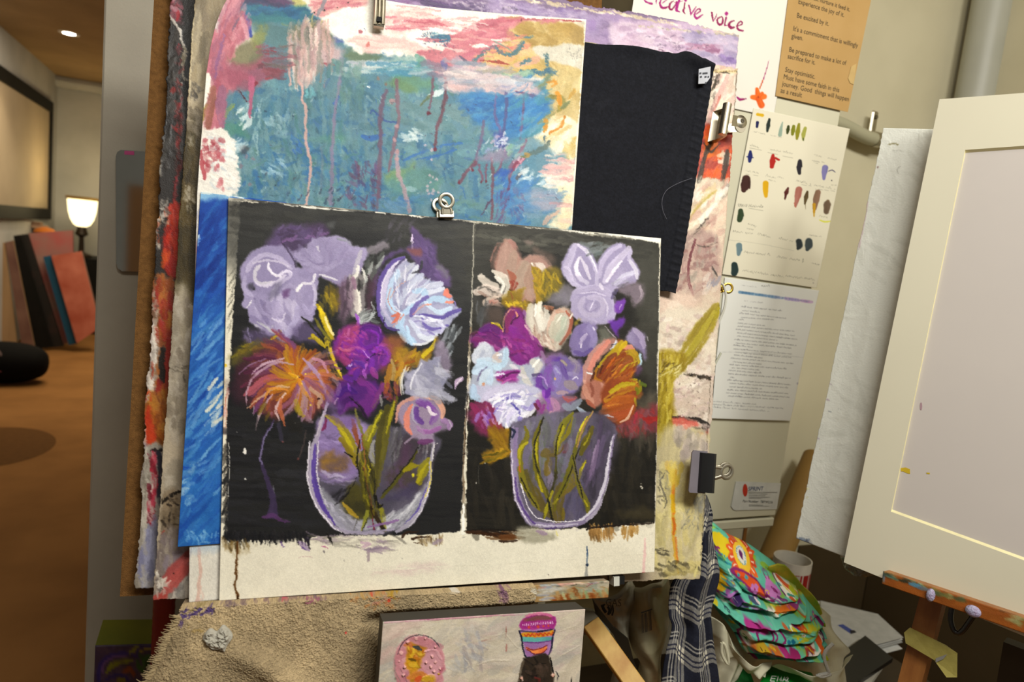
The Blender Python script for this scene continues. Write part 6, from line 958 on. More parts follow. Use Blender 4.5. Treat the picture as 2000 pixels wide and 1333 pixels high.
 P.st([(372,1360),(352,1430)],14,'d0c68c',.9,.4);P.st([(458,120),(440,500),(420,900),(395,1340)],3,'4c4638',.6,.5)
 s.clip=None;s.warp(1.5,7.,.3);s.grain(.05);s.h*=1.5
 return s
def paint_purple():
 us=lines((.09,.0014),(.33,.02),(1,.0016));vs=lines((.2,.0014),(1,.0016))
 X,Y=grid_px((344,-147),(1443,66),(1355,1105),(264,1150),us,vs)
 ragged(X,Y,3.4,11,7,'lt',6);ragged(X,Y,1.2,8,7,'rb',4)
 s=Sheet(X,Y,'7d6488',31)
 s.clip=(X>500).astype(np.float32)
 s.sc([(700,-40),(1443,60),(1443,140),(700,60)],130,60,9,9,['6a4c84','7c5c94','8c70a0','9c80ac'],.8,.5,14)
 P=Pen(s,660,0,5.88)
 P.py([(560,0),(960,0),(980,60),(900,60),(700,40)],'7c4488',.9,6,6,'a890a4',10,10);P.st([(970,20),(1150,60),(1400,90),(1640,110),(1900,140)],[60,70,60,50,40],'4c3468',.9,.5,'5c3c7c');P.sc([(1100,0),(1600,10),(2000,90),(2000,160),(1500,100)],70,90,18,12,['7c6090','a890b0','8f7aa0','b8a8b4','5c4478'],.75,.55,25);P.sc([(1600,60),(2000,90),(2000,160),(1650,130)],40,30,9,60,['c8bcc4','4c3464','a898b0'],.75,.5,80)
 P=Pen(s,980,0,7.14)
 P.py([(-100,-60),(1200,240),(1340,260),(1320,420),(1180,480),(600,260),(-100,200)],'8870a0',.9,8,7,'9c84b0',18,10)
 P.sc([(0,0),(1200,200),(1180,300),(500,250),(0,160)],90,130,24,10,['9480a8','8468a0','a896b4','b8a4bc','7c6094'],.7,.55,16);P.py([(720,90),(900,110),(860,170),(740,150)],'7c60a0',.8,5,4);P.py([(1190,260),(1340,280),(1310,440),(1200,460)],'8a6aa4',.95,4,5)
 P.sc([(20,90),(240,100),(240,190),(0,190)],40,24,9,80,['5c4470','c8bcc0','8a8090','4c3860'],.7,.5,80)
 P=Pen(s,1240,0,5.554)
 P.py([(-160,200),(1150,370),(1130,740),(880,720),(-160,580)],'b498b4',1,6,6,'c0a8bc',24,8)
 P.sc([(-150,250),(500,310),(700,620),(-150,560)],80,150,34,8,['c4acbc','b898b0','ccb8c4','a888a8','d0bccc'],.7,.5,14);P.sc([(500,350),(1130,390),(1100,720),(700,620)],110,110,34,12,['9c8cb0','a89cb8','8c7ca4','b0a0b8','9888a8'],.7,.5,30);P.sc([(600,480),(920,500),(900,560),(600,540)],24,110,20,5,['a87090','9c6088','b888a0'],.75,.5,10);P.sc([(930,600),(1110,640),(1090,720),(930,680)],24,60,20,30,['7c60a0','8c70ac','684c8c'],.75,.5,30)
 P.sc([(-150,500),(300,540),(500,600),(-150,580)],40,40,8,10,['6c4464','d8ccd4','8c5c80'],.7,.5,30);P.sc([(100,360),(700,420),(900,560),(200,560)],40,70,5,-10,['6c5478','5c4a64','dcd0d8'],.6,.5,30);P.sc([(0,260),(1130,380),(1130,400),(0,285)],70,34,9,9,['c8b890','b4a488','d4c8b0','8a8478'],.85,.5,14);P.sc([(820,700),(1120,730),(1120,770),(820,740)],20,34,9,9,['c8bca0','8a7c68'],.8,.5)
 s.sc([(700,-60),(1443,64),(1443,70),(700,-52)],110,18,2.2,10,['d0c09a','b8a480','e0d4b4','c4b088'],.9,.4,12)
 # ---- left strip
 s.clip=(X<500).astype(np.float32)
 P=Pen(s,240,0,2.667)
 P.py([(160,-300),(480,-300),(480,1400),(100,1400)],'2c2a29',1,2,2,'35312f',20)
 P.sc([(220,40),(330,60),(310,800),(200,900)],130,60,16,-60,['3a3836','47443f','2a2826','504c48','333030'],.7,.55,40,.9);P.sc([(320,0),(400,0),(330,1000),(310,1000)],60,120,22,95,['161514','1e1c1b','24211f'],.8,.4,8)
 P.sc([(215,-20),(310,-20),(300,130),(270,90),(220,70)],44,40,14,60,['8a4450','a0606c','7a3a40','b08890','4c4446'],.75,.5,50)
 P.st([(218,72),(260,100),(290,145),(305,190),(318,250)],[9,11,10,9,12],'a49d94',.95,.4,'c9c4bc',h=.9);P.st([(318,250),(325,310),(312,350),(318,400),(345,425)],[12,16,8,8,5],'8f887a',.9,.5);P.st([(310,430),(300,500),(298,550),(282,592)],5,'a8a198',.9,.4);P.sc([(300,250),(335,260),(330,340),(300,330)],14,24,6,70,['b4ab98','6c6450'],.7,.5,50)
 for x,y,a in((292,255,26),(290,80,20),(300,620,30),(285,740,22),(298,680,26),(300,860,34),(275,950,30),(270,1010,40),(290,560,20),(262,470,16)):P.st([(x+4,y-a),(x,y),(x-4,y+a)],[8,22,10],['8c2c28','a0303a','7a2626'][int(x+y)%3],.8,.5)
 P.sc([(280,240),(310,240),(300,900),(270,1000)],60,36,9,80,['7c2a26','94302e','4c1e1c','2a2624'],.6,.6,50)
 P.sc([(200,340),(220,350),(200,900),(180,980)],70,40,10,92,['7c766c','948e82','5c5650','a8a296','3c3834'],.8,.5,16,.9)
 P.py([(235,1080),(300,1060),(300,1400),(215,1400)],'9c2a1c',1,4,5,'8a241c',10,80);P.sc([(230,1090),(300,1080),(295,1360),(210,1360)],40,70,14,90,['b0331e','7c2018','a83c20','c05a24'],.7,.5,14);P.sc([(185,1040),(240,1040),(230,1180),(185,1180)],40,26,8,70,['9c968c','b8b2a8','2c2826','6c665e'],.8,.5,50);P.sc([(160,1130),(190,1140),(190,1280),(165,1280)],20,40,8,80,['c8beb0','a05438','b47a4c','5c544c'],.8,.5)
 P=Pen(s,230,600,2.3)
 P.py([(130,-120),(260,-120),(250,60),(230,400),(180,560),(120,480),(140,80)],'7c4a2a',1,5,7,'9a6030',14,85);P.sc([(140,-100),(200,-100),(190,60),(145,60)],30,50,12,85,['26221f','8c4438','a49a8c','5c3c28'],.8,.5);P.sc([(180,-100),(250,-100),(240,120),(180,120)],44,80,14,88,['a0642c','8c4c24','96302a','b07a3c','6c3c24'],.75,.5,14)
 P.py([(140,90),(175,80),(185,200),(165,340),(125,430),(120,300)],'a89e96',.95,4,6,'8c847c',9,90);P.sc([(130,100),(180,100),(165,400),(125,400)],40,60,10,92,['c4bcb0','7c746c','a09890','94402c','d0c8bc'],.8,.5,14,.8)
 P.st([(205,190),(200,260),(195,340)],[16,26,18],'262322',.9,.4);P.st([(230,150),(225,280),(215,380)],[18,24,18],'8c2c26',.85,.4);P.st([(180,330),(190,360),(160,400)],20,'8a2c28',.8,.5)
 P.py([(150,410),(240,370),(225,640),(150,640),(130,520)],'96682c',1,5,6,'8a5824',12,80);P.sc([(150,420),(235,400),(220,630),(150,630)],50,70,16,80,['a8783a','84501f','b07c30','9c5c24','743f1c'],.7,.5,20);P.py([(125,470),(150,450),(170,560),(160,640),(130,600)],'9c2c18',.95,4,5,'b04020',8);P.st([(115,520),(125,590),(115,640)],12,'b0a498',.8,.5);P.st([(120,400),(140,380),(150,420)],8,'b45a30',.8,.5)
 P.py([(110,640),(210,640),(205,900),(180,1290),(70,1290),(100,800)],'8f887e',1,5,6,'9c958a',16,92);P.sc([(105,660),(150,660),(140,1260),(80,1260)],110,80,12,92,['a8a296','857e74','938c80','b8b2a6','787064'],.7,.5,10)
 P.st([(185,650),(195,700),(192,820),(188,880)],[20,26,26,14],'2c2c38',.92,.45);P.st([(165,650),(160,720),(168,800),(150,880),(155,970)],[22,22,16,28,20],'98283a',.92,.45);P.sc([(140,650),(180,650),(170,960),(135,960)],24,50,8,80,['b04858','a89890','6c2430','c8b8b0'],.75,.5);P.st([(205,640),(150,645)],9,'2c2624',.9,.4)
 P.sc([(125,970),(185,970),(170,1270),(95,1270)],80,100,14,93,['84849c','9494a8','747488','a4a4b0','a8a298'],.75,.5,8)
 s.clip=None;s.warp(1.6,7.,.3);s.grain(.05);s.h*=1.8
 return s
def paint_blue():
 us=lines((.55,.0075),(1,.03));vs=lines((1,.0019))
 X,Y=grid_px((392,375),(560,396),(525,1056),(347,1069),us,vs)
 s=Sheet(X,Y,'245a9c',41)
 s.py([(380,360),(570,380),(560,560),(375,560)],'1c4690',1,30,10,'234e98',20);s.py([(350,900),(540,900),(530,1080),(340,1080)],'3474ae',.9,50,20,'2c68a8',20)
 s.sc([(385,380),(560,400),(530,1050),(350,1060)],420,70,9,-50,['2c66ac','1d4a96','3a78b4','24549e','4a86b8','1f50a0','346fae'],.55,.6,14)
 s.sc([(370,620),(450,620),(440,960),(355,960)],110,60,4,-48,['5c94c4','4c88bc','7aa8cc','346fb4'],.6,.6,12);s.sc([(385,420),(440,420),(430,560),(380,560)],40,50,6,-55,['163a84','1a4490'],.6,.5,20)
 s.sc([(410,750),(450,745),(445,830),(405,850)],22,26,4,-45,['d8d4c0','c8ccc8','e0dcc8','9cb8cc'],.85,.5,14);s.sc([(360,910),(385,905),(380,980),(352,980)],16,18,6,-30,['8cb0c8','b0c4cc','6c9cc4'],.7,.6,40);s.st([(388,460),(386,480)],6,'b8c8d4',.9,.4);s.st([(352,915),(372,918)],7,'1c4ca4',.7,.5)
 s.py([(390,370),(480,378),(478,392),(440,388),(392,390)],'88b0c8',.9,5,4);s.st([(392,377),(430,378),(475,388)],3,'ccd4d0',.9,.3)
 s.sc([(350,1040),(440,1040),(440,1062),(350,1066)],30,14,3,60,['7cacd0','94bcd4','4c8cc4'],.6,.6,60)
 s.warp(1.2,5.,.3);s.grain(.05);s.h*=.6
 return s
def paint_figures():
 us=lines((1,.0026));vs=lines((.52,.0038),(1,.03))
 X,Y=grid_px((748,1216),(1143,1191),(1123,1440),(728,1485),us,vs)
 s=Sheet(X,Y,'bdb5a2',51);P=Pen(s,700,1120,3.333)
 s.sc([(745,1215),(1143,1190),(1135,1335),(735,1335)],260,60,12,-20,['c4bcaa','b4ab9a','aca69c','c8bfb0','b8a8a0','a8a49c'],.6,.55,40)
 P.sc([(160,330),(400,320),(300,480),(140,600)],30,120,26,-30,['c0a8a0','b4a498','c8b8ac'],.6,.6);P.sc([(660,400),(860,400),(820,600),(620,640)],40,110,16,50,['9c9ca0','a8a8a8','948c8c','b8b4ac'],.6,.6,40)
 for q,w in(([(600,520),(700,460),(850,420),(960,390)],[6,14,12,6]),([(770,600),(860,570),(990,570)],[5,12,7]),([(690,560),(720,600),(690,620)],8),([(960,400),(1020,470),(1050,500)],6),([(1300,380),(1420,340)],9),([(1320,540),(1440,470)],8)):P.st(q,np.array(w)*.8,'bfb7a5',.55,.5,None,h=1.)
 P.st([(962,350),(960,420)],4,'8a5048',.8,.5);P.st([(965,460),(963,510)],[3,12,8],'a07068',.7,.4);P.st([(800,440),(860,430)],8,'a07c70',.6,.6)
 s.st([(749,1217),(900,1208),(1142,1192)],2.4,'b07a8c',.8,.5,'c8b0b0');s.st([(800,1212),(860,1208)],2,'8c3a64',.7,.5)
 # pink haloed doll
 P.py([(240,560),(270,470),(340,410),(430,405),(500,440),(545,510),(565,590),(545,660),(520,740),(300,760),(250,680)],'bf8f94',1,2.5,3,'b47e84',10,None,.9)
 P.sc([(280,460),(520,460),(540,640),(430,700),(290,690)],50,50,20,60,['c8989c','b4848c','cca4a4','a8707c'],.6,.5,60)
 P.st([(250,530),(300,440),(390,402),(480,425),(530,480)],5,'3c3c40',.75,.6);P.st([(235,560),(240,640),(270,700)],4,'7c8074',.7,.5);P.st([(270,620),(300,670),(320,720)],5,'2c2a30',.8,.5)
 P.py([(320,470),(430,490),(420,580),(380,640),(420,710),(340,710),(310,620)],'c08f28',.95,4,5,'a87a20',9);P.sc([(330,490),(420,500),(390,620),(320,600)],30,50,14,60,['c8a020','8a7018','b07020','d0b040'],.8,.5,60,1.2);P.st([(360,480),(390,485),(410,500)],[10,22,10],'3c4450',.85,.5)
 P.st([(330,560),(370,570)],20,'5c4c20',.7,.5);P.py([(430,520),(520,500),(550,580),(520,650),(450,660),(420,600)],'c4989e',.9,4,4);P.st([(430,510),(500,500),(540,560)],12,'d0a8ac',.7,.4,h=1.4);P.st([(520,660),(545,620)],14,'a05868',.7,.5)
 P.dt([(262,575),(275,520),(320,450),(375,425),(435,425),(500,480),(480,540),(500,580),(470,610),(440,580),(490,640),(530,620),(300,610),(290,660)],9,'d0a4a0',1,3.);P.st([(300,470),(330,460),(345,480)],20,'c07c50',.8,.5)
 P.st([(330,680),(400,660),(470,700)],[30,44,30],'c0803c',.9,.4);P.st([(420,690),(480,680),(480,720)],30,'b8982c',.9,.4,h=1.2);P.st([(370,700),(400,680),(380,720)],20,'c85c34',.8,.5);P.dt([(522,655)],12,'b89828',1,2.);P.dt([(240,690)],10,'8c8878',.9)
 # dark figure with stacked headdress
 P.py([(1070,360),(1265,350),(1275,400),(1262,470),(1240,540),(1090,545),(1072,470),(1050,400)],'946c9c',1,1.5,2,'a47ca8',9)
 P.py([(1050,315),(1100,285),(1200,270),(1280,285),(1268,360),(1180,362),(1070,370)],'96307c',1,1.5,2,'a43c8a',9);P.py([(1070,300),(1130,282),(1240,278),(1260,300),(1180,312),(1090,318)],'8c4450',.9,2,2,'745048',8);P.st([(1090,280),(1180,264),(1260,278)],14,'c87498',.8,.5)
 for i in range(17):P.st([(1070+i*12,330-i*.9),(1071+i*12,342-i*.9)],6,'d8b8d0',.9,.3)
 P.dt([(1110,352),(1170,350),(1205,346),(1235,346)],9,'c0503c');P.dt([(1250,325)],7,'e0d8e0')
 P.py([(1065,388),(1160,385),(1262,374),(1262,408),(1160,420),(1068,418)],'c4922c',1,1.5,2,'b8741c',6);
 for i in range(7):P.st([(1080+i*27,398-i*1.5),(1092+i*27,412-i*1.5),(1102+i*27,396-i*1.5)],8,'b84820',.9,.3)
 P.py([(1068,420),(1160,424),(1262,412),(1258,436),(1160,448),(1075,444)],'62a49c',1,1.5,2,'5a9494',7)
 P.st([(1075,448),(1160,452),(1258,440)],6,'6c3c7c',.8,.4);P.py([(1090,485),(1130,500),(1180,490),(1228,470),(1225,500),(1190,522),(1130,522)],'c86a3c',1,1.5,2,'d88a4c',6);P.st([(1090,484),(1130,500),(1190,488),(1230,468)],6,'7c2430',.95,.3);P.st([(1095,495),(1140,526),(1195,522),(1228,490)],5,'6c2030',.9,.3)
 for q in([(1045,375),(1062,420),(1068,480),(1090,545),(1160,550)],[(1275,370),(1262,430),(1258,480),(1238,535)],[(1050,375),(1150,382),(1268,365)]):P.st(q,9,'1c1e34',.95,.3)
 P.py([(1080,560),(1140,545),(1210,530),(1250,560),(1265,640),(1260,760),(1055,760),(1060,640)],'2c2620',1,2.5,3,'3a3026',9);P.st([(1075,570),(1055,640),(1050,700)],12,'5c5244',.9,.5);P.st([(1250,550),(1262,620),(1275,680)],8,'12100e',.9,.4);P.sc([(1100,570),(1230,560),(1230,700),(1100,700)],20,60,14,60,['463a2c','1f1a16','54443a'],.6,.5,60);P.st([(1150,680),(1180,690)],16,'6c2a26',.8,.4);P.st([(1130,600),(1160,596)],5,'12100c',.8,.4);P.st([(1190,594),(1220,590)],5,'12100c',.8,.4)
 P.dt([(1062,682),(1265,665)],13,'c8a090',1,2.5);P.dt([(1065,686),(1262,660)],5,'e0d0c0',1,1.);P.st([(1380,680),(1390,700),(1375,720)],10,'1c1a1c',.95,.3)
 P.st([(1285,640),(1300,670),(1285,700)],5,'2c2c34',.8,.4)
 s.warp(.8,5.,.25);s.grain(.04);s.h*=1.3
 return s
def scrawl(s,x0,y0,x1,y1,h,col,w=.5,op=.7,words=None,seed=0):
 """a line of hasty handwriting"""
 r=np.random.default_rng(seed+int(x0*3+y0));L=math.hypot(x1-x0,y1-y0);dx,dy=(x1-x0)/L,(y1-y0)/L;d=0.
 while d<L-2:
  wl=min(L-d,r.uniform(2.5,6)*h);n=max(3,int(wl/(h*.33)));pts=[]
  for i in range(n):
   t=d+wl*i/(n-1);o=(-h*.5 if i%2 else h*.25)*r.uniform(.3,1.15)*(1.9 if r.random()<.14 else 1)
   pts.append((x0+dx*t-dy*o+r.uniform(-.2,.2)*h,y0+dy*t+dx*o))
  s.st(pts,w,col,op,.2,None,.7,.1,0,0);d+=wl+h*r.uniform(.5,1.)
def paint_chart():
 us=lines((1,.0045));vs=lines((1,.0028))
 X,Y=grid_px((1472,211),(1660,252),(1595,563),(1411,536),us,vs)
 s=Sheet(X,Y,'d0cbb8',61);P=Pen(s,1420,190,5.796)
 def sw(pts,w,c,c2=None):P.st(pts,np.array(w)*1.25,c,.97,.12,c2,.2,.25,.3)
 sw([(345,195),(400,205)],34,'c9a61c');sw([(345,285),(340,335)],[22,26,18],'23285c');sw([(480,250),(465,320),(455,385)],[16,30,16],'25332e');sw([(628,285),(612,350),(600,425)],[10,22,28],'94a698');sw([(695,330),(682,405)],[18,24,16],'363f14');sw([(755,330),(740,420)],[20,27,18],'7c7e1c');sw([(815,305),(800,390),(790,470)],[16,34,18],'89851a','989428');sw([(885,350),(865,420),(862,480)],[22,30,16],'9c9c4c','b0b070');P.st([(862,465),(866,488)],16,'46542c',.9,.2)
 sw([(265,615),(262,670),(255,725)],[18,34,22],'1f2a6a');sw([(225,675),(295,685)],12,'1f2a6a');sw([(520,660),(515,720),(505,785)],[24,44,30],'a8231c','b82a20');sw([(550,690),(585,710)],24,'a8231c');sw([(825,725),(815,790),(820,860)],[28,34,22],'24202a');P.st([(845,740),(848,790)],12,'24202a');sw([(1110,800),(1100,850),(1095,925)],[44,40,20],'74719e','807ca8');P.st([(1145,840),(1190,825),(1225,850)],10,'4a4668',.9,.4);P.dt([(1185,943)],8,'2c2a38')
 sw([(215,930),(210,990),(190,1050)],[56,62,34],'3c1e18','462620');P.st([(250,950),(255,1030)],24,'3c1e18');sw([(437,980),(437,1040),(440,1120)],[38,40,26],'cfa614');sw([(690,1030),(670,1080)],[16,32],'5c2824');sw([(670,1080),(655,1155)],[24,12],'5c2824');sw([(815,1050),(800,1120),(775,1230)],[44,42,18],'a0685c','a87468');sw([(910,1070),(895,1130),(880,1210)],[14,28,10],'5a4a2c');P.st([(885,1200),(890,1270)],[10,4],'6a5a3c',.6);sw([(1030,1080),(1010,1160),(990,1260)],[44,42,28],'80654f','8a6c58');sw([(990,1250),(985,1300)],24,'b08a18');sw([(1140,1180),(1140,1240),(1125,1290)],[26,30,22],'725c44')
 T=['5a584e','4a4840']
 for a,b,c,d,h in((345,130,640,180,16),(300,390,430,420,18),(490,430,620,460,18),(260,545,380,580,22),(470,590,740,640,24),(985,650,1080,680,20),(1140,690,1250,715,22),(960,720,1110,745,20),(205,830,370,865,24),(440,890,555,920,24),(580,900,660,930,22),(470,935,550,955,16),(780,945,950,990,26),(990,995,1225,1050,24),(1180,995,1240,1000,10),(125,1215,410,1240,26)):
  scrawl(s,1420+a/5.796,190+b/5.796,1420+c/5.796,190+d/5.796,h/5.796,T[0],.45,.6)
 for q in([(250,575),(390,600)],[(460,625),(745,690)],[(210,870),(350,890)],[(830,990),(950,1005)],[(220,1255),(410,1285)],[(960,735),(1030,750)],[(1000,1040),(1220,1065)]):P.st(q,3,'7c7a6c',.6,.2,tip=0,h=0)
 P=Pen(s,1350,400,3.333)
 sw([(322,42),(322,70),(315,98)],[22,26,20],'2c3e28','34482e');P.st([(700,240),(705,265),(695,285)],[34,38,18],'343c40',.97,.12);P.st([(765,240),(765,265),(755,290)],[34,38,20],'4a5356',.97,.12);sw([(312,268),(312,295),(308,322)],[24,24,14],'6c8288','7c9094');sw([(282,395),(284,420),(278,445)],[27,31,27],'1c2e30','243a3a');P.st([(672,-10),(680,15)],10,'b06a58',.8,.3);P.st([(800,0),(800,75)],[20,8],'b8901c',.9,.3);P.st([(885,0),(880,45)],[36,26],'6c5a48',.95,.2);P.st([(835,100),(870,112),(905,108)],9,'c4c43c',.8,.3);scrawl(s,1350+835/3.33,400+75/3.33,1350+905/3.33,400+88/3.33,5,'5c5a30',.5,.7)
 for a,b,c,d,h in((305,10,465,16,14),(370,125,420,145,16),(360,155,405,165,12),(270,175,400,190,16),(430,190,540,220,18),(570,220,660,240,16),(770,200,845,210,12),(345,310,510,330,16),(560,340,735,370,18),(785,380,835,395,12),(335,430,600,470,18),(615,465,800,490,18)):
  scrawl(s,1350+a/3.333,400+b/3.333,1350+c/3.333,400+d/3.333,h/3.333,T[1],.5,.62)
 P.st([(240,230),(420,250),(670,300)],2.5,'a8a494',.6,.2,tip=0,h=0);P.dt([(795,510)],6,'a8a498',.8)
 return s
def paint_doc():
 us=lines((1,.005));vs=lines((1,.0036))
 X,Y=grid_px((1416,542),(1600,568),(1541,822),(1387,817),us,vs)
 s=Sheet(X,Y,'d2d2cc',62);P=Pen(s,1350,400,3.333)
 for i in range(22):
  t=i/21;x=315+t*450;y=570+t*62
  c=['5f86a4','6c90ac','7c98b4','94a0bc','a898bc','b89cbc'][min(5,int(t*6))]
  P.st([(x,y),(x+20,y+3)],15,c,.75,.3,tip=0,h=0)
 for a,b in((325,440),(440,570),(590,760)):scrawl(s,1350+a/3.333,400+(570+(a-315)*.138)/3.333,1350+b/3.333,400+(570+(b-315)*.138)/3.333,3,'44688c',.7,.6)
 scrawl(s,1350+325/3.33,400+525/3.33,1350+425/3.33,400+538/3.33,2.6,'8a8a8a',.5,.7);scrawl(s,1350+455/3.33,400+530/3.33,1350+515/3.33,400+530/3.33,6,'3c3c3c',.6,.8);scrawl(s,1350+345/3.33,400+627/3.33,1350+465/3.33,400+640/3.33,3,'77777a',.5,.6)
 rows=[(325,665,590,692),(332,690,445,702),(315,708,620,742),(325,735,540,750),(310,748,355,752),(305,772,480,790),(303,793,670,826),(292,812,675,855),(300,836,690,878),(300,856,560,884),(282,878,685,918),(290,902,655,936),(275,915,400,930),(275,940,665,975),(285,962,650,996),(278,980,465,1000),(258,1000,665,1036),(270,1025,455,1040),(250,1042,632,1072),(262,1062,445,1078),(243,1080,455,1098),(238,1102,645,1132),(252,1124,280,1128),(232,1142,640,1172),(245,1162,625,1192),(245,1185,455,1200),(228,1205,625,1230),(222,1225,632,1254),(235,1245,560,1268)]
 for i,(a,b,c,d)in enumerate(rows):scrawl(s,1350+a/3.333,400+b/3.333,1350+c/3.333,400+d/3.333,2.5,'6c6c70',.75,.62)
 for a,b,c,d in((135,1280,425,1300),(130,1300,590,1325),(140,1318,500,1345)):scrawl(s,1350+a/3.333,400+b/3.333,1350+c/3.333,400+d/3.333,3.4,'55565c',.5,.65)
 P.dt([(690,1165)],9,'9a94a8',.7);P.st([(180,960),(420,965),(770,1000)],4,'b8b8b4',.6,.2,tip=0,h=.4)
 return s
def paint_voice():
 us=lines((1,.0045));vs=lines((1,.0045))
 X,Y=grid_px((1256,-130),(1562,-62),(1511,229),(1214,165),us,vs)
 s=Sheet(X,Y,'d3d0c6',63);P=Pen(s,1240,0,5.554)
 C,C2='a02a7c','8c1c58'
 def w_(q,w=12):P.st(q,np.array(w)*1.05,C,.95,.18,C2,.3,.1,.2)
 w_([(130,-60),(100,-20),(120,20),(185,40)],[12,10,14,18]);w_([(232,-40),(232,40)],[10,12,7]);w_([(300,-20),(270,30),(290,80),(330,85),(360,70)],[8,14,22,20,10]);w_([(290,40),(345,-5),(320,-40)],9);w_([(420,10),(380,40),(375,90),(400,105),(440,50),(450,20)],[10,14,16,14,10,10]);w_([(445,40),(450,100),(480,130)],[10,12,10]);w_([(495,-40),(460,60),(450,110),(485,130)],[14,24,22,10]);w_([(430,30),(520,10)],8);w_([(540,30),(535,90),(525,120),(545,150)],[12,16,16,8]);P.dt([(550,5)],13,C)
 w_([(585,60),(600,110),(605,165)],[14,14,8]);w_([(605,165),(640,110),(665,70)],[8,12,8]);w_([(660,155),(710,120),(700,95),(665,115),(645,160),(670,200),(735,160)],[9,12,14,12,16,22,10])
 w_([(835,135),(840,180),(850,230)],[14,16,10]);w_([(850,230),(880,180),(890,150)],9);w_([(940,180),(900,200),(895,240),(920,270),(950,250),(955,200),(940,180)],[9,14,16,18,16,12,9]);w_([(990,190),(980,240),(975,275),(1000,275)],[14,14,14,8]);P.dt([(993,148)],22,C);w_([(1075,225),(1035,240),(1020,275),(1045,302),(1080,295)],[10,16,22,24,12]);w_([(1110,285),(1165,260),(1150,232),(1115,260),(1110,305),(1140,330),(1175,335)],[8,12,14,12,16,18,12])
 w_([(128,170),(115,220),(95,270)],[14,20,8]);w_([(268,225),(264,290)],[8,12,10]);w_([(190,330),(280,345)],10)
 w_([(1105,1050),(1140,1080),(1205,1072)],[10,26,10])
 P=Pen(s,1400,0,2.96)
 P.st([(302,348),(285,410),(262,480)],[2.5,4,5],'a03870',.95,.1);P.st([(268,460),(248,512)],[5,6],'c86a38',.95,.1)
 for q,w in(([(232,515),(238,545)],[18,28]),([(205,562),(240,565)],[22,34]),([(275,560),(245,565)],[26,30]),([(240,570),(258,608)],[24,28]),([(262,540),(245,560)],26)):P.st(q,w,'cc5c1c',.97,.12,'d87428',.3,.2)
 P.dt([(240,562)],7,'9c3c14',.7);P.st([(110,640),(190,655)],3,'8a8678',.6,.3,tip=0,h=0)
 return s
# ---------------------------------------------------------------- painted works on the easel
PAINT=paint_mat('acrylic_on_paper',.5,.2,700,.16);THICK=paint_mat('thick_oil_paint',.42,.35,500,.25);PAPER=paint_mat('paper',.7,.08,400,.25)
BURL=mat('hessian_hardboard','6e4c26',.85,c2='5e401f',scale=160,bump=.8,bscale=700,spec=.15)
LAYER=dict(flower=0.,blue=-.005,abstract=-.008,cloth=-.0175,birch=-.030,purple=-.055,burlap=-.075)
S=paint_flowers()
tag(sheet('flower_painting',S,EP,EN,0,.0015,PAINT,hs=.0004),'white paper painted with two glass vases of purple and orange flowers on black','painting')
S=paint_blue()
tag(sheet('blue_painting',S,EP,EN,LAYER['blue'],.0012,PAINT,hs=.0004),'narrow strip of a streaky bright blue painting left of the flower painting','painting')
S=paint_abstract();m_=S.c.mean(-1,keepdims=True);S.c=m_+(S.c-m_)*.86
u=np.linspace(0,1,S.X.shape[1])[None,:];bend=.018*np.exp(-((S.Y-30)/130.)**2)*np.clip(1-u/.25,0,1)**2*sst(360,300,S.Y)
tag(sheet('abstract_painting',S,EP,EN,LAYER['abstract'],.0012,PAINT,hs=.00035,bend=bend,nb=120),'curled sheet with a teal, pink and ochre abstract hanging above the flowers','painting')
S=paint_birch();BT=.02
tag(sheet('birch_board',S,EP,EN,LAYER['birch'],BT,THICK,hs=.0006),'cream board with birch branches and orange marks right of the flower painting','painting')
S=paint_purple();m_=S.c.mean(-1,keepdims=True);S.c=np.where((S.X>500)[...,None],m_+(S.c-m_)*.68+.01,S.c)
tag(sheet('purple_board',S,EP,EN,LAYER['purple'],.018,THICK,hs=.0006),'rough edged board, lilac along its top and black and red at the left','painting')
q=[onp(p,EP,EN,LAYER['burlap'])for p in((303,-40),(1180,-180),(1150,1120),(234,1166))]
tag(MB().quad(*q,-EN*.012).build('hardboard_panel',BURL),'plain brown hessian textured board at the very back of the easel','board')
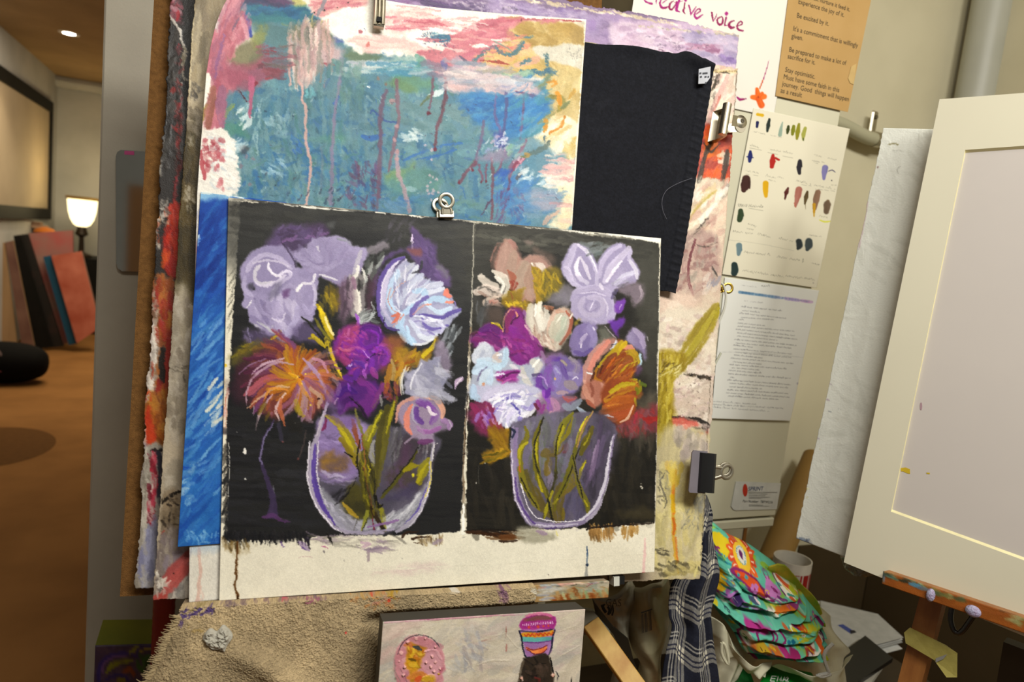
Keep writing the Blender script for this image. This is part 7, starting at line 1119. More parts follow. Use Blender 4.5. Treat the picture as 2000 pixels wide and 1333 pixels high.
# ---------------------------------------------------------------- black cloth
def black_cloth():
 X,Y=coons([(1040,64),(1145,84),(1230,94),(1290,103),(1318,106),(1336,104),(1362,118),(1389,131)],[(1389,131),(1386,175),(1375,240),(1352,380),(1336,480),(1318,574)],[(1000,560),(1200,566),(1290,572),(1318,578)],[(1040,64),(1030,300),(1000,560)],190,240)
 U,V=np.meshgrid(np.linspace(0,1,190),np.linspace(0,1,240));t=U
 Z=.002+.0025*np.sin(U*9+1.5*V)*V+.004*np.exp(-((U-.86+.05*V)/.03)**2)*np.clip(V*4,0,1)+.003*np.exp(-((U-.74)/.02)**2)*(1-V)
 Z+=.008*np.exp(-((V)/.03)**2)*(.5+.5*np.sin(U*14))*sst(.3,.45,U)+.012*np.exp(-((V-.02)/.03)**2-((U-.88)/.08)**2)-.003*np.exp(-((V-.055)/.022)**2-((U-.93)/.05)**2)
 hem=sst(.925,.94,U);Z+=hem*.0035+hem*.0009*np.sin(V*190)
 Z+=(nz(X,Y,.7,3,2)-.5)*.0009
 c=np.zeros(X.shape+(3,),np.float32)+hx('15161b');c*=(1+(nz(X,Y,1.1,5,2)-.5)*.5)[...,None];c+=(sst(.8,.95,nz(X,Y,5.,9,1))*.012)[...,None]
 c+=(hem*sst(.6,.9,np.sin(V*190))*.02)[...,None]
 G=on(X,Y,EP+EN*LAYER['cloth'],EN,Z)
 t=thing('black_cloth',ez(1250,575,LAYER['cloth']),'black cotton cloth hung flat over the boards beside the abstract sheet','cloth')
 m=paint_mat('cotton',.9,.5,900,.15)
 link_mesh('cloth_panel',grid_mesh('cloth_panel',G,lin(c),-EN*.0015,240),m,t)
 # care tag
 q=[ez(x,y,LAYER['cloth']+.016)for x,y in((1365,135),(1388,130),(1387,152),(1379,163),(1364,164))]
 tg=MB().poly(q,-EN*.0006).build('care_tag',mat('satin_tag','a8aab0',.5),t);tg['label']='small white care tag'
 k=MB()
 for y0,xs in((142,((1366,1370),(1372,1382))),(149,((1367,1371),(1376,1380),(1382,1385))),(161,((1377,1380),))):
  for a,b in xs:k.quad(*[ez(x,y,LAYER['cloth']+.0164)for x,y in((a,y0),(b,y0-1),(b,y0+2.5),(a,y0+3.5))],-EN*.0003)
 k.build('print',mat('tag_print','34363c',.7),tg)
 MB().tube([ez(x,y,LAYER['cloth']+.012)for x,y in((1352,348),(1325,358),(1302,372),(1293,392),(1295,412),(1302,428))],.0004,5,sm=.005).build('loose_thread',mat('grey_thread','5c5c64',.8),t)
black_cloth()
# ---------------------------------------------------------------- clips
STEEL=mat('plated_steel','a8a290',.34,1.,c2='b8b09c',scale=40);BLKM=mat('black_enamel','141414',.3,0.,spec=.6);GREYR=mat('grey_rubber','6a646a',.6);BRASS=mat('brass','c4a040',.25,1.)
def ring_lever(t,base,out,side,nrm,L,w,rr,m,name='lever'):
 """sprung lever: a flat strap that ends in a ring"""
 b=MB();base=np.array(base);c=base+out*L
 b.tube([base+side*w*.8,base+side*w*.75+out*L*.25,c-out*rr*.9+side*w*.55],w*.28,8,flat=.5,up=nrm);b.tube([base-side*w*.8,base-side*w*.75+out*L*.25,c-out*rr*.9-side*w*.55],w*.28,8,flat=.5,up=nrm)
 b.box(base+out*L*.3,(w*.75,L*.3,w*.10),(side,out,nrm))
 b.tube([c+rr*(math.cos(a)*side+math.sin(a)*out)for a in np.linspace(0,2*math.pi,28,endpoint=False)],rr*.3,8,True,flat=.6,up=nrm)
 return b.build(name,m,t,True)
def top_clip():
 t=thing('spring_clip',ez(742,52,.004),'narrow silver clip at the top edge of the abstract sheet','clip','clips holding the stack of paintings')
 A=lambda x,y,o:ez(x,y,o)
 b=MB()
 for dx in(-7.5,0,7.5):b.tube([A(743.5+dx*.95,-40,.012),A(742+dx,20,.012),A(740.5+dx,48,.008)],.0032 if dx else.0026,8)
 b.quad(A(732,-40,.008),A(755,-40,.008),A(751,52,.005),A(730,49,.005),-EN*.0015);b.build('lever',STEEL,t,True)
 MB().quad(A(731,44,.010),A(751,47,.010),A(750,53,.008),A(730,50,.008),-EN*.010).build('jaw',STEEL,t)
 MB().quad(A(736.5,32,.0135),A(745,33,.0135),A(744.5,42,.0135),A(736,41,.0135),-EN*.004).build('slot',BLACK,t)
top_clip()
def bulldog():
 base=ez(872,424,.004);t=thing('bulldog_clip',base,'silver bulldog clip holding the top of the flower painting','clip','clips holding the stack of paintings')
 up=unit(ez(870,395)-ez(872,424));sd=unit(np.cross(up,EN));k=np.linalg.norm(ez(872,424)-ez(870,393))
 MB().box(base+up*.004,(.0125,.006,.0045),(sd,up,EN),bev=.001).build('jaw',STEEL,t)
 ring_lever(t,base+up*.004+EN*.005,unit(up+EN*.15),sd,EN,k*.78,.0098,.0108,STEEL);ring_lever(t,base-EN*.006-sd*.006,unit(up-EN*.1-sd*.06),sd,EN,k*.82,.0092,.0108,STEEL)
bulldog()
def side_clip():
 a,b=ez(1418,206,.006),ez(1408,266,.006);L=np.linalg.norm(a-b);up=unit(a-b);out=unit(np.cross(up,EN));out=out if out@EX>0 else-out
 c=(a+b)/2;t=thing('bulldog_clip',b,'silver bulldog clip gripping the right edge of the cream board beside the black cloth','clip','clips holding the stack of paintings')
 j=MB();pr=[(-.0085*math.cos(g),.003+.010*math.sin(g))for g in np.linspace(0,math.pi,12)]+[(.0085,-.030),(-.006,-.034),(-.006,-.036),(.006,-.034),(.006,.001)]
 j.poly([c-up*L/2+out*x+EN*z for x,z in pr],up*L);j.build('jaw',STEEL,t)
 h=MB();s0=c+out*.012+EN*.012-up*.0;e=ez(1447,238,.012);h.quad(s0+up*.011,e+up*.010,e-up*.010,s0-up*.011,-EN*.0014)
 h.lathe([(.001,.003),(.005,.0035),(.009,.002),(.0125,.0005),(.0125,-.001),(.001,-.001)],e+EN*.001,(up,out,EN),28);h.build('lever',STEEL,t,True)
 MB().lathe([(.0012,.0042),(.0042,.0042),(.0042,.003)],e+EN*.001,(up,out,EN),16,False).build('rivet',mat('dark_hole','4a4436',.4,.8),t)
 h=MB();e2=ez(1446,248,-.02);h.quad(c+out*.012-EN*.034+up*.010,e2+up*.009,e2-up*.009,c+out*.012-EN*.034-up*.010,-EN*.0014);h.lathe([(.001,.001),(.0115,.001),(.0115,-.001),(.001,-.001)],e2,(up,out,EN),24);h.build('lever',STEEL,t,True)
side_clip()
def black_clip():
 a,b=ez(1384,884,.004),ez(1379,963,.004);up=unit(a-b);L=np.linalg.norm(a-b);out=unit(np.cross(up,EN));out=out if out@EX>0 else-out;c=(a+b)/2
 t=thing('bulldog_clip',b,'large black bulldog clip with silver levers on the lower right board edge','clip','clips holding the stack of paintings')
 W=np.linalg.norm(ez(1350,920)-ez(1388,920))
 j=MB();pr=[(-W*.50,.002),(-W*.46,.006),(-.2*W,.013),(.0,.016),(.12*W,.013),(.16*W,.004),(.14*W,-.04),(-W*.3,-.05),(-W*.3,-.052),(.16*W,-.044),(.2*W,.004),(.15*W,.016),(0,.019),(-.2*W,.0165),(-W*.46,.009)]
 j.poly([c-up*L*.48+out*x+EN*z for x,z in pr],up*L*.96);j.build('jaw',BLKM,t,True)
 g=MB();g.poly([c+out*x*W+up*y*L for x,y in((-.93,-.48),(-.88,-.52),(-.1,-.52),(-.1,.52),(-.80,.52),(-.88,.46))],EN*.003);g.build('rubber_lip',GREYR,t)['label']='grey lip'
 s0=c+out*W*.16+EN*.006;ring=ez(1420,922,.010);o2=unit(ring-s0);ring_lever(t,s0,o2,up,EN,np.linalg.norm(ring-s0),.0125,.0115,STEEL)
 s1=c+out*W*.16-EN*.03;ring=ez(1416,918,-.02);ring_lever(t,s1,unit(ring-s1),up,EN,np.linalg.norm(ring-s1),.0115,.011,STEEL)
black_clip()
def gold_clip():
 o=LAYER['purple']-.02;base=ez(1402,566,o);ring=ez(1422,563,o+.004);out=unit(ring-base);sd=unit(np.cross(EN,out))
 t=thing('bulldog_clip',base,'small gold bulldog clip with white cord on the right board edge','clip','clips holding the stack of paintings')
 ring_lever(t,base-out*.006,out,sd,EN,np.linalg.norm(ring-base)+.006,.008,.0088,BRASS);MB().box(base-out*.010,(.012,.004,.010),(sd,out,EN),bev=.001).build('jaw',BRASS,t)
 p=[ez(x,y,o+.010)for x,y in((1402,552),(1412,556),(1418,578),(1414,605),(1404,630),(1398,660),(1394,690),(1388,720))]
 tag(MB().tube(p,.0024,8,sm=.006).build('cord',mat('white_cord','b4b2a4',.7),smooth=True),'white cord looped from the gold clip down the board edge','cord')
 a,b=ez(1408,690,o-.01),ez(1388,728,o-.01);MBs=MB().tube([a,b],.0022,8);tag(MBs.build('stick',mat('pale_stick','a8a894',.6),smooth=True),'thin pale stick poking out behind the board below the gold clip','stick')
gold_clip()
# ---------------------------------------------------------------- main easel
WOOD=mat('orange_pine','93602f',.45,c2='7e4e24',scale=10,stretch=(6,6,.6),bump=.15);PINE=mat('pale_pine','c09a50',.5,c2='a87a34',scale=9,stretch=(4,4,.5),bump=.1)
def paint_ledge():
 us=lines((.78,.02),(1,.004));vs=lines((1,.045))
 X,Y=grid_px((352,1187),(1190,1136),(1188,1168),(350,1222),us,vs);s=Sheet(X,Y,'a08458',71);P=Pen(s,700,1120,3.333)
 P.sc([(1180,70),(1635,40),(1630,110),(1180,150)],60,70,16,0,['a8a494','b4ac98','94907c','8c9484'],.8,.5,12);P.st([(1280,170),(1450,150),(1620,150)],[30,44,30],'8c5020',.9,.45);P.sc([(1290,120),(1630,110),(1630,165),(1290,180)],34,40,14,80,['9c5c24','7c4418','a88a5c','94a080'],.8,.5,20);P.st([(1480,120),(1490,165)],16,'8ca078',.85,.4);P.st([(1330,130),(1345,170)],16,'a8b08c',.8,.4);P.sc([(1190,75),(1635,45),(1630,62),(1190,95)],30,60,7,-4,['c09088','4c4638','c8b4a0','8a94a0'],.8,.5,8);P.st([(1480,90),(1520,70)],6,'8c3a44',.8,.4)
 P.sc([(1180,90),(1290,90),(1280,170),(1180,180)],30,80,8,-4,['bcb8b0','9c9ca4','a8a090'],.8,.6,6);s.warp(.8,5.,.2);s.grain(.06);return s
def main_easel():
 b=ez(640,1175,0);t=thing('artist_easel',(b[0],b[1]+.15,0),'wooden easel holding the stack of paintings, its paint smeared ledge below them','easel')
 sheet('ledge_face',paint_ledge(),EP,EN,.012,.006,THICK,t,.0006)
 q=[ez(x,y,.0115)for x,y in((352,1188),(1190,1137),(1188,1168),(350,1222))]
 MB().quad(*q,-EN*.12).build('ledge',mat('ledge_wood','8a6a48',.6,c2='a89a80',scale=12),t)
 o=-.11;top=ez(700,-500,o);bot=ez(740,1250,o);d=unit(top-bot);foot=bot-d*(bot[2]/d[2])
 MB().box((foot+top)/2+d*.004,(.03,np.linalg.norm(top-foot)/2-.004,.018),(EX,d,np.cross(EX,d))).build('mast',WOOD,t)
 for x in(520,980):
  tp=ez(x*.2+740*.8,-100,o-.03);ft=np.array([ez(x,1300,o)[0]+(x-740)*.0006,.80,.012]);dd=unit(tp-ft);MB().box((tp+ft)/2,(.02,np.linalg.norm(tp-ft)/2,.012),(unit(np.cross(dd,EN)),dd,EN)).build('leg',WOOD,t)
 tp=ez(740,0,o-.06);ft=np.array([tp[0],tp[1]+.28,.012]);dd=unit(tp-ft);sx=unit(np.cross(dd,[0,1,0]));MB().box((tp+ft)/2,(.018,np.linalg.norm(tp-ft)/2,.012),(sx,dd,np.cross(sx,dd))).build('back_leg',WOOD,t)
 q=[ez(x,y,.135)for x,y in((640,1489),(1180,1437),(1180,1463),(640,1515))];MB().quad(*q,-EN*.27).build('lower_shelf',WOOD,t)
 for x0,y0 in((690,1480),(1100,1440)):
  pass
main_easel()
def bracket():
 t=thing('metal_bracket',ez(1210,1148,.0),'small black and white metal catch beside the right end of the easel ledge','bracket')
 MB().quad(*[ez(x,y,-.004)for x,y in((1200,1126),(1220,1125),(1220,1142),(1200,1143))],-EN*.05).build('black_plate',BLKM,t)
 MB().quad(*[ez(x,y,-.001)for x,y in((1199,1128),(1210,1127),(1210,1145),(1199,1146))],-EN*.02).build('white_tab',mat('white_plastic','c4c4b8',.4),t)
bracket()
# ---------------------------------------------------------------- towel over the ledge
def towel():
 top=[(352,1187),(372,1184),(450,1179),(560,1173),(740,1162),(900,1153),(1046,1144)]
 X,Y=coons(top,[(1046,1144),(1049,1158),(1046,1176),(1030,1300),(1010,1440)],[(205,1470),(420,1470),(700,1460),(1010,1440)],[(352,1187),(344,1215),(322,1255),(296,1310),(205,1470)],620,300)
 U,V=np.meshgrid(np.linspace(0,1,620),np.linspace(0,1,300));ln=np.clip((Y-1150-(700-X)*.03)/300,0,1)
 n=X.shape;X[:,:7]+=((nz(X[:,:1],Y[:,:1],.9,4,2)-.5)*9)*(1-np.arange(7)/7)
 bend=.0575-.014*sst(.014,0,V)
 bend=bend+.010*np.sin((X-300)/70+V*3)*V*np.exp(-((X-400)/330)**2)+.016*np.exp(-(((X-500)+(Y-1290)*-1.3)/50)**2)*sst(.2,.45,V)*(X<720)+.012*np.exp(-((X-370)/40)**2)*V-.02*V*sst(730,780,X)-.030*sst(690,760,X)*sst(.10,.2,V)
 pile=nz(X*.9+Y*.25,Y*.5,.42,2,2)
 bend=bend+(pile-.5)*.0030+(nz(X,Y,2.2,6,1)-.5)*.002
 s=Sheet(X,Y,'a08d6c',81);s.c*=(1+(pile-.5)*.34)[...,None];s.c*=(1+(nz(X,Y,5.,8,0)-.5)*.22)[...,None]
 P=Pen(s,250,1050,3.774)
 def stain(pts,c,op,n,l=34,w=10,a=-20):P.sc(pts,n,l,w,a,[c],op,.75,40,.0)
 stain([(400,530),(640,510),(660,560),(400,600)],'4c3c6c',.8,70);stain([(390,600),(420,590),(410,660),(380,640)],'5c4a74',.6,12);stain([(440,500),(660,480),(660,520),(450,540)],'8c7c50',.6,24);stain([(680,480),(1000,440),(1000,490),(690,520)],'6c5a60',.5,50);stain([(980,430),(1500,390),(1500,460),(1000,490)],'6e5560',.55,80);stain([(1300,440),(1420,430),(1400,490),(1300,490)],'8c4468',.6,16);stain([(1120,450),(1180,440),(1170,480)],'b05060',.7,6)
 stain([(1640,400),(2000,390),(2000,520),(1850,540),(1650,480)],'b07c48',.55,70);stain([(1870,400),(2000,400),(2000,470)],'a88428',.6,16);P.dt([(1605,705)],11,'b84038');P.dt([(1920,470),(1800,430)],10,'b84c34');stain([(450,600),(560,600),(560,700),(450,700)],'9c8450',.5,16)
 P=Pen(s,700,1120,3.333);P.sc([(30,120),(240,110),(220,230),(40,220)],40,40,12,20,['b07050','b88844','a87468'],.5,.75,40,0.);P.sc([(910,90),(990,80),(970,200),(920,200)],30,40,12,80,['7c5870','6c4a64','8c6c74'],.6,.75,30,0.);P.sc([(590,110),(660,105),(650,135),(600,135)],12,30,8,0,['c4bcac'],.8,.5);P.dt([(200,182)],12,'b8442c');P.st([(810,92),(860,88)],7,'5c6c24',.8,.4);P.st([(960,80),(1070,74)],6,'2c2a24',.8,.5);P.sc([(1130,70),(1190,70),(1180,170),(1140,180)],16,30,8,10,['b8ac94','c4bca8'],.8,.5,40)
 c=lin(s.c);t=thing('towel',ez(500,1300,.05),'frayed beige towel with paint stains hanging over the easel ledge','towel')
 m=paint_mat('terry_towel',.95,.5,900,.1)
 link_mesh('terry_cloth',grid_mesh('terry_cloth',on(X,Y,EP+EN*.018,EN,bend-.0575),c,-EN*.004),m,t)
 r=np.random.default_rng(3);f=MB()
 for i in range(170):
  v=r.uniform(.06,.66);j=int(v*299);x0,y0=X[j,3],Y[j,3];o=float(bend[j,3]);l=r.uniform(8,20);a=math.radians(r.uniform(150,205))
  p=[ez(x0+4,y0,o),ez(x0+math.cos(a)*l*.5,y0-math.sin(a)*l*.5+r.uniform(-2,3),o+.002),ez(x0+math.cos(a)*l,y0-math.sin(a)*l+r.uniform(-3,5),o-.002)]
  f.tube(p,[.0008,.0007,.0003],5)
 tag(f.build('fringe',mat('fray_thread','9c8a68',.95,spec=.1),t),kind='stuff')
 # dried plaster blob
 G=coons([(400,1236),(412,1226),(424,1232),(436,1220),(448,1228)],[(448,1228),(455,1242),(446,1256),(440,1270)],[(404,1254),(414,1264),(426,1266),(440,1270)],[(400,1236),(398,1246),(404,1254)],50,46)
 u,v=np.meshgrid(np.linspace(0,1,50),np.linspace(0,1,46));ed=np.minimum(np.minimum(u,1-u),np.minimum(v,1-v))
 z=.0045+.006*sst(0,.2,ed)+(nz(G[0],G[1],1.4,4,1)-.5)*.007*sst(0,.15,ed)
 cc=np.zeros(u.shape+(3,),np.float32)+lin('a8a496');b=link_mesh('plaster_blob',grid_mesh('plaster_blob',on(G[0],G[1],EP+EN*.018,EN,z+.004),cc,-EN*.012),paint_mat('dried_plaster',.8,.3,500),t);b['label']='white dried plaster blob'
towel()
# ---------------------------------------------------------------- small canvas with two painted figures
def figure_canvas():
 S=paint_figures();off=.095;base=onp((930,1460),EP,EN,off)
 t=thing('small_canvas',base,'small black edged canvas of two folk figures in front of the towel','painting')
 sheet('painted_face',S,EP,EN,off,.002,THICK,t,.0007)
 q=[onp(p,EP,EN,off-.0022)for p in((748,1216),(1143,1191),(1123,1440),(728,1485))];MB().quad(*q,-EN*.040).build('stretcher_edge',mat('black_gesso','1d1a15',.55,c2='26221b',scale=20),t)['label']='black canvas edge'
figure_canvas()
# ---------------------------------------------------------------- cabinet with pinned papers
YC=1.26;CABC=mat('cream_cabinet_paint','c6c2aa',.45,c2='c0bca3',scale=2,spec=.4);CABD=mat('cabinet_shaded_side','7c7050',.5,c2='746848',scale=3)  # carcass coloured darker than the door, as shade on its side
def cabinet():
 a=yz(1243,40,YC);b=yz(1510,1000,YC);x0,x1=a[0],b[0]+.012;z0=yz(1450,1036,YC)[2];z1=2.5;zr=yz(1450,1016,YC)[2]
 t=thing('wall_cabinet',((x0+x1)/2,YB,z0),'tall cream metal cabinet covered with pinned papers','cabinet')
 MB().box(((x0+x1)/2,(YC+.02+YB-.008)/2,(z0+z1)/2),((x1-x0)/2,(YB-.008-YC-.02)/2,(z1-z0)/2)).build('carcass',CABD,t)
 MB().box(((x0+x1)/2,YC+.010,(zr+.004+z1)/2),((x1-x0)/2,.009,(z1-zr-.004)/2),bev=.003).build('door',CABC,t);MB().box(((x0+x1)/2,YC+.011,(z0+zr)/2),((x1-x0)/2,.009,(zr-z0)/2-.002),bev=.003).build('bottom_rail',CABC,t)
 # open shelf below
 xs0,xs1=x0+.05,x1+.0;u=thing('shelf_unit',((xs0+xs1)/2,1.58,0),'cream and brown shelf unit standing below the cream cabinet','shelf');h=z0-.004;xe=yz(1455,1070,1.455)[0]
 MB().box(((xe+xs1)/2,1.585,h/2),((xs1-xe)/2,.125,h/2-.001)).build('side_panel',CABC,u);MB().box((xe-.006,1.585,h/2),(.0055,.129,h/2-.001)).build('edge_strip',mat('brown_edge','8a5a24',.5),u)
 MB().box((xs0,1.585,h/2),(.01,.125,h/2-.001)).build('side_panel',CABC,u);MB().box(((xs0+xe)/2,1.70,h/2),((xe-xs0)/2-.02,.008,h/2-.001)).build('back_panel',mat('shelf_back','8a7e58',.6),u);zs=h-.16
 MB().box(((xs0+xe)/2-.006,1.575,zs),((xe-xs0)/2-.012,.115,.009)).build('shelf',CABC,u)
 for k,(px,lb,c)in enumerate(((1427,'dark grey file lying on the shelf under the cream cabinet','2c2e30'),(1424,'blue grey file under the dark one below the cream cabinet','4a5258'))):
  p=yz(px,1070,1.48);z=zs+.0095+(.052 if k==0 else.0)
  tag(MB().box((p[0]-.06,1.575,z+.0245),(.10,.10,.0235),bev=.003).build('file_box',mat('file%d'%k,c,.5)),lb,'file','files under the cabinet')
cabinet()
CP=np.array([0,YC,0])
tag(sheet('hand_lettered_poster',paint_voice(),CP,YN,.002,.0008,PAPER,hs=.0001),'white poster hand lettered in magenta with an orange flower','poster')
tag(sheet('colour_chart',paint_chart(),CP,YN,.0035,.0008,PAPER,hs=.0002),'white sheet of mixed paint swatches with pencil notes','colour chart')
us=paint_doc();bb=.004*np.exp(-((us.Y-us.Y.max()+20)/60.)**2)
tag(sheet('instruction_sheet',us,CP,YN,.0022,.0006,PAPER,hs=.0002,bend=bb),'creased white printed sheet of instructions below the colour chart','paper')
def text_mesh(txt,font=None):
 cu=bpy.data.curves.new('t','FONT');cu.body=txt;cu.size=1.;cu.resolution_u=3;cu.fill_mode='FRONT'
 o=bpy.data.objects.new('t',cu);me=bpy.data.meshes.new_from_object(o);v=np.array([tuple(p.co)for p in me.vertices]);f=[tuple(p.vertices)for p in me.polygons]
 bpy.data.objects.remove(o);bpy.data.curves.remove(cu);bpy.data.meshes.remove(me);return v,f
def write(mb,txt,p0,p1,up,n,hscale=1.,lift=.0006,sx=None):
 """letters from p0 to p1 (baseline ends)"""
 v,f=text_mesh(txt);w=v[:,0].max()-v[:,0].min();L=np.linalg.norm(np.array(p1)-np.array(p0));k=L/w;d=unit(np.array(p1)-np.array(p0));up=unit(up-d*(up@d))
 mb.add([np.array(p0)+d*(q[0]-v[:,0].min())*k+up*q[1]*k*hscale+n*lift for q in v],f)
def kraft():
 Q=[yz(x,y,YC-.0045)for x,y in((1551,-90),(1713,-56),(1656,219),(1515,187))]
 t=thing('kraft_paper',(Q[3]+Q[2])/2,'brown kraft paper printed with lines about commitment and optimism','paper')
 m=mat('kraft_paper','b08e5a',.75,c2='a98752',scale=9,spec=.2);MB().quad(*Q,-YN*.001).build('sheet_of_paper',m,t)
 up=unit(Q[0]-Q[3]);k=MB();W=lambda x,y:yz(1500+x/5.555,y/5.555,YC-.0045)
 for s,a,b in(('You must nurture it feed it.',(355,-45),(885,125)),('Experience the joy of it.',(328,38),(822,185)),('Be excited by it.',(312,190),(656,282)),('It\'s a commitment that is willingly',(272,332),(972,518)),('given.',(252,412),(376,440)),('Be prepared to make a lot of',(228,560),(846,708)),('sacrifice for it.',(212,632),(508,702)),('Stay optimistic.',(184,778),(506,856)),('Must have some faith in this',(168,855),(770,1002)),('journey. Good  things will happen',(150,930),(872,1100)),('as a result',(134,1004),(364,1058))):write(k,s,W(*a),W(*b),up,YN,1.0)
 k.build('printed_text',mat('printed_ink','4c3f2a',.7),t,fix=False)
 MB().poly([yz(1500+x/5.555,y/5.555,YC-.0057)for x,y in((960,690),(905,720),(870,850),(890,900),(930,920))],-YN*.0006).build('torn_patch',mat('torn_kraft','bc9f66',.75),t)
kraft()
def card():
 Q=[yz(x,y,YC-.0015)for x,y in((1438,941),(1525,944.5),(1517,995.5),(1437,998))];ex=unit(Q[1]-Q[0]);up=unit(Q[0]-Q[3])
 t=thing('label_card',(Q[2]+Q[3])/2,'white label card with a red oval stuck low on the cream cabinet','label');W=lambda x,y:yz(1250+x/3.333,700+y/3.333,YC-.0015)
 g=[W(*p)for p in((625,803),(918,815),(890,985),(622,992),(606,985),(594,966))];MB().poly(g,-YN*.0008).build('card',mat('white_card','c8c8c0',.6),t)
 MB().poly([W(684+16*math.cos(a),860+41*math.sin(a))+YN*.0004 for a in np.linspace(0,2*math.pi,26,endpoint=False)],-YN*.0003).build('red_oval',mat('red_print','b8301c',.5),t)
 k=MB();write(k,'SPRINT',W(702,864),W(800,862),up,YN,1.);k.build('logo_text',mat('blue_print','243c6a',.6),t,fix=False);k=MB();write(k,'Part Number:  TBYW2.56',W(668,938),W(862,946),up,YN,1.);k.build('part_text',mat('black_print','20201e',.6),t,fix=False)
 k=MB();k.quad(W(705,872),W(893,874),W(893,877),W(705,875),-YN*.0002)
 k.build('red_rule',mat('rule_red','b07068',.6),t);k=MB()
 for y,x1 in((882,830),(893,815),(904,845),(911,790),(955,800),(962,840)):k.quad(W(708,y),W(x1,y+2),W(x1,y+5),W(708,y+3),-YN*.0002)
 for o in(k,):o.build('small_print',mat('small_grey','8c8c88',.6),t)
card()
# ---------------------------------------------------------------- pipes
PIPE=mat('painted_pipe','a8a488',.4,c2='a09c80',scale=5);PIPG=mat('grey_pipe','a9a898',.45,c2='a09f90',scale=5)
def pipes():
 a,b=yz(1945,20,1.615),yz(1930,120,1.615);tag(MB().tube([(a[0],1.63,3.098),(a[0],1.63,2.),(a[0],1.63,.95),(a[0]+.02,1.63,.86),(a[0]+.10,1.63,.80),(2.318,1.63,.79)],.062,36,sm=.03).build('waste_pipe',PIPG,smooth=True),'thick grey vertical pipe in the top right corner','pipe')
 P=[yz(x,y,1.665)for x,y in((1610,232),(1650,246),(1680,262),(1705,272),(1735,274),(1800,288))];t=thing('conduit_pipe',P[3],'short cream pipe running from behind the cabinet to the white panel','pipe')
 MB().tube(P,.021,18,sm=.02).build('tube',PIPE,t,True);c=yz(1712,262,1.66)
 MB().box(c+np.array([0,.02,.035]),(.014,.006,.04),bev=.005).build('bracket',STEEL,t);MB().lathe([(.024,-.012),(.024,.012)],yz(1712,273,1.665),np.array([(0,1,0),(0,0,1),(1,0,0)]),24).build('saddle',STEEL,t,True)
 MB().lathe([(.001,.004),(.006,.003),(.007,0)],c+np.array([0,.012,.055]),np.array([(1,0,0),(0,0,1),(0,-1,0)]),14,False).build('screw',mat('screw_dark','6a6450',.4,.7),t)
pipes()
# ---------------------------------------------------------------- second easel with mount board and white canvas
B1=unit(-sight(-211,380));B2=unit(CU+.2045*CR);BN=unit(np.cross(B1,B2));BN=BN if BN@CF<0 else-BN;BP=CAM+sight(1650,1100)*1.22
def bz(x,y,off=0.):return onp((x,y),BP,BN,off)
def mount_board():
 O=[(1835,194),(2520,142),(2440,1424),(1648,1099)];I=[(1885,293),(2420,255),(2330,1216),(1740,1000)]  # right part, out of view, is widened to shade the wall corner
 t=thing('mount_board',bz(1800,1150),'large cream mount board with a pale lilac grey centre on the right easel','mount board')
 o=[bz(*p)for p in O];i=[bz(*p)for p in I];j=[bz(*p)+(bz(1840,650)-bz(*p))*.012-BN*.004 for p in I];m=MB()
 bk=[p-BN*.006 for p in o];m.add(o+i+bk,[(0,1,5,4),(1,2,6,5),(2,3,7,6),(3,0,4,7),(0,8,9,1),(1,9,10,2),(2,10,11,3),(3,11,8,0),(11,10,9,8)]);m.build('mount',mat('mount_cream','ccc7b0',.75,c2='c7c2ab',scale=3,spec=.2),t,fix=False)
 b=MB();b.add(i+j,[(0,1,5,4),(1,2,6,5),(2,3,7,6),(3,0,4,7)]);b.build('bevel',mat('mount_core','d8cfa0',.7),t,fix=False)
 MB().quad(*j,-BN*.001).build('inner_sheet',mat('lilac_card','bdb6ae',.75,c2='b8b1aa',scale=4,spec=.2),t)
 k=MB();W=lambda x,y:bz(1600+x/3.0775,900+y/3.0775,-.0036)
 k.poly([W(*p)for p in((490,45),(520,42),(545,52),(546,80),(530,78),(505,66),(492,66))],-BN*.0003);k.build('yellow_smear',mat('yellow_paint','c0a424',.5),t)['label']='yellow paint smear';k=MB();k.poly([W(*p)for p in((645,72),(665,74),(664,82),(645,80))],-BN*.0003);k.build('yellow_smear',MATS['yellow_paint'],t)['label']='small yellow speck'
 k=MB()
 for x,y in((1799,794),):k.poly([bz(x+2.4*math.cos(a),y+8*math.sin(a),-.0036)for a in np.linspace(0,6.28,9)[:-1]],-BN*.0003)
 k.build('pink_smear',mat('pink_smear','a88a90',.6),t)
mount_board()
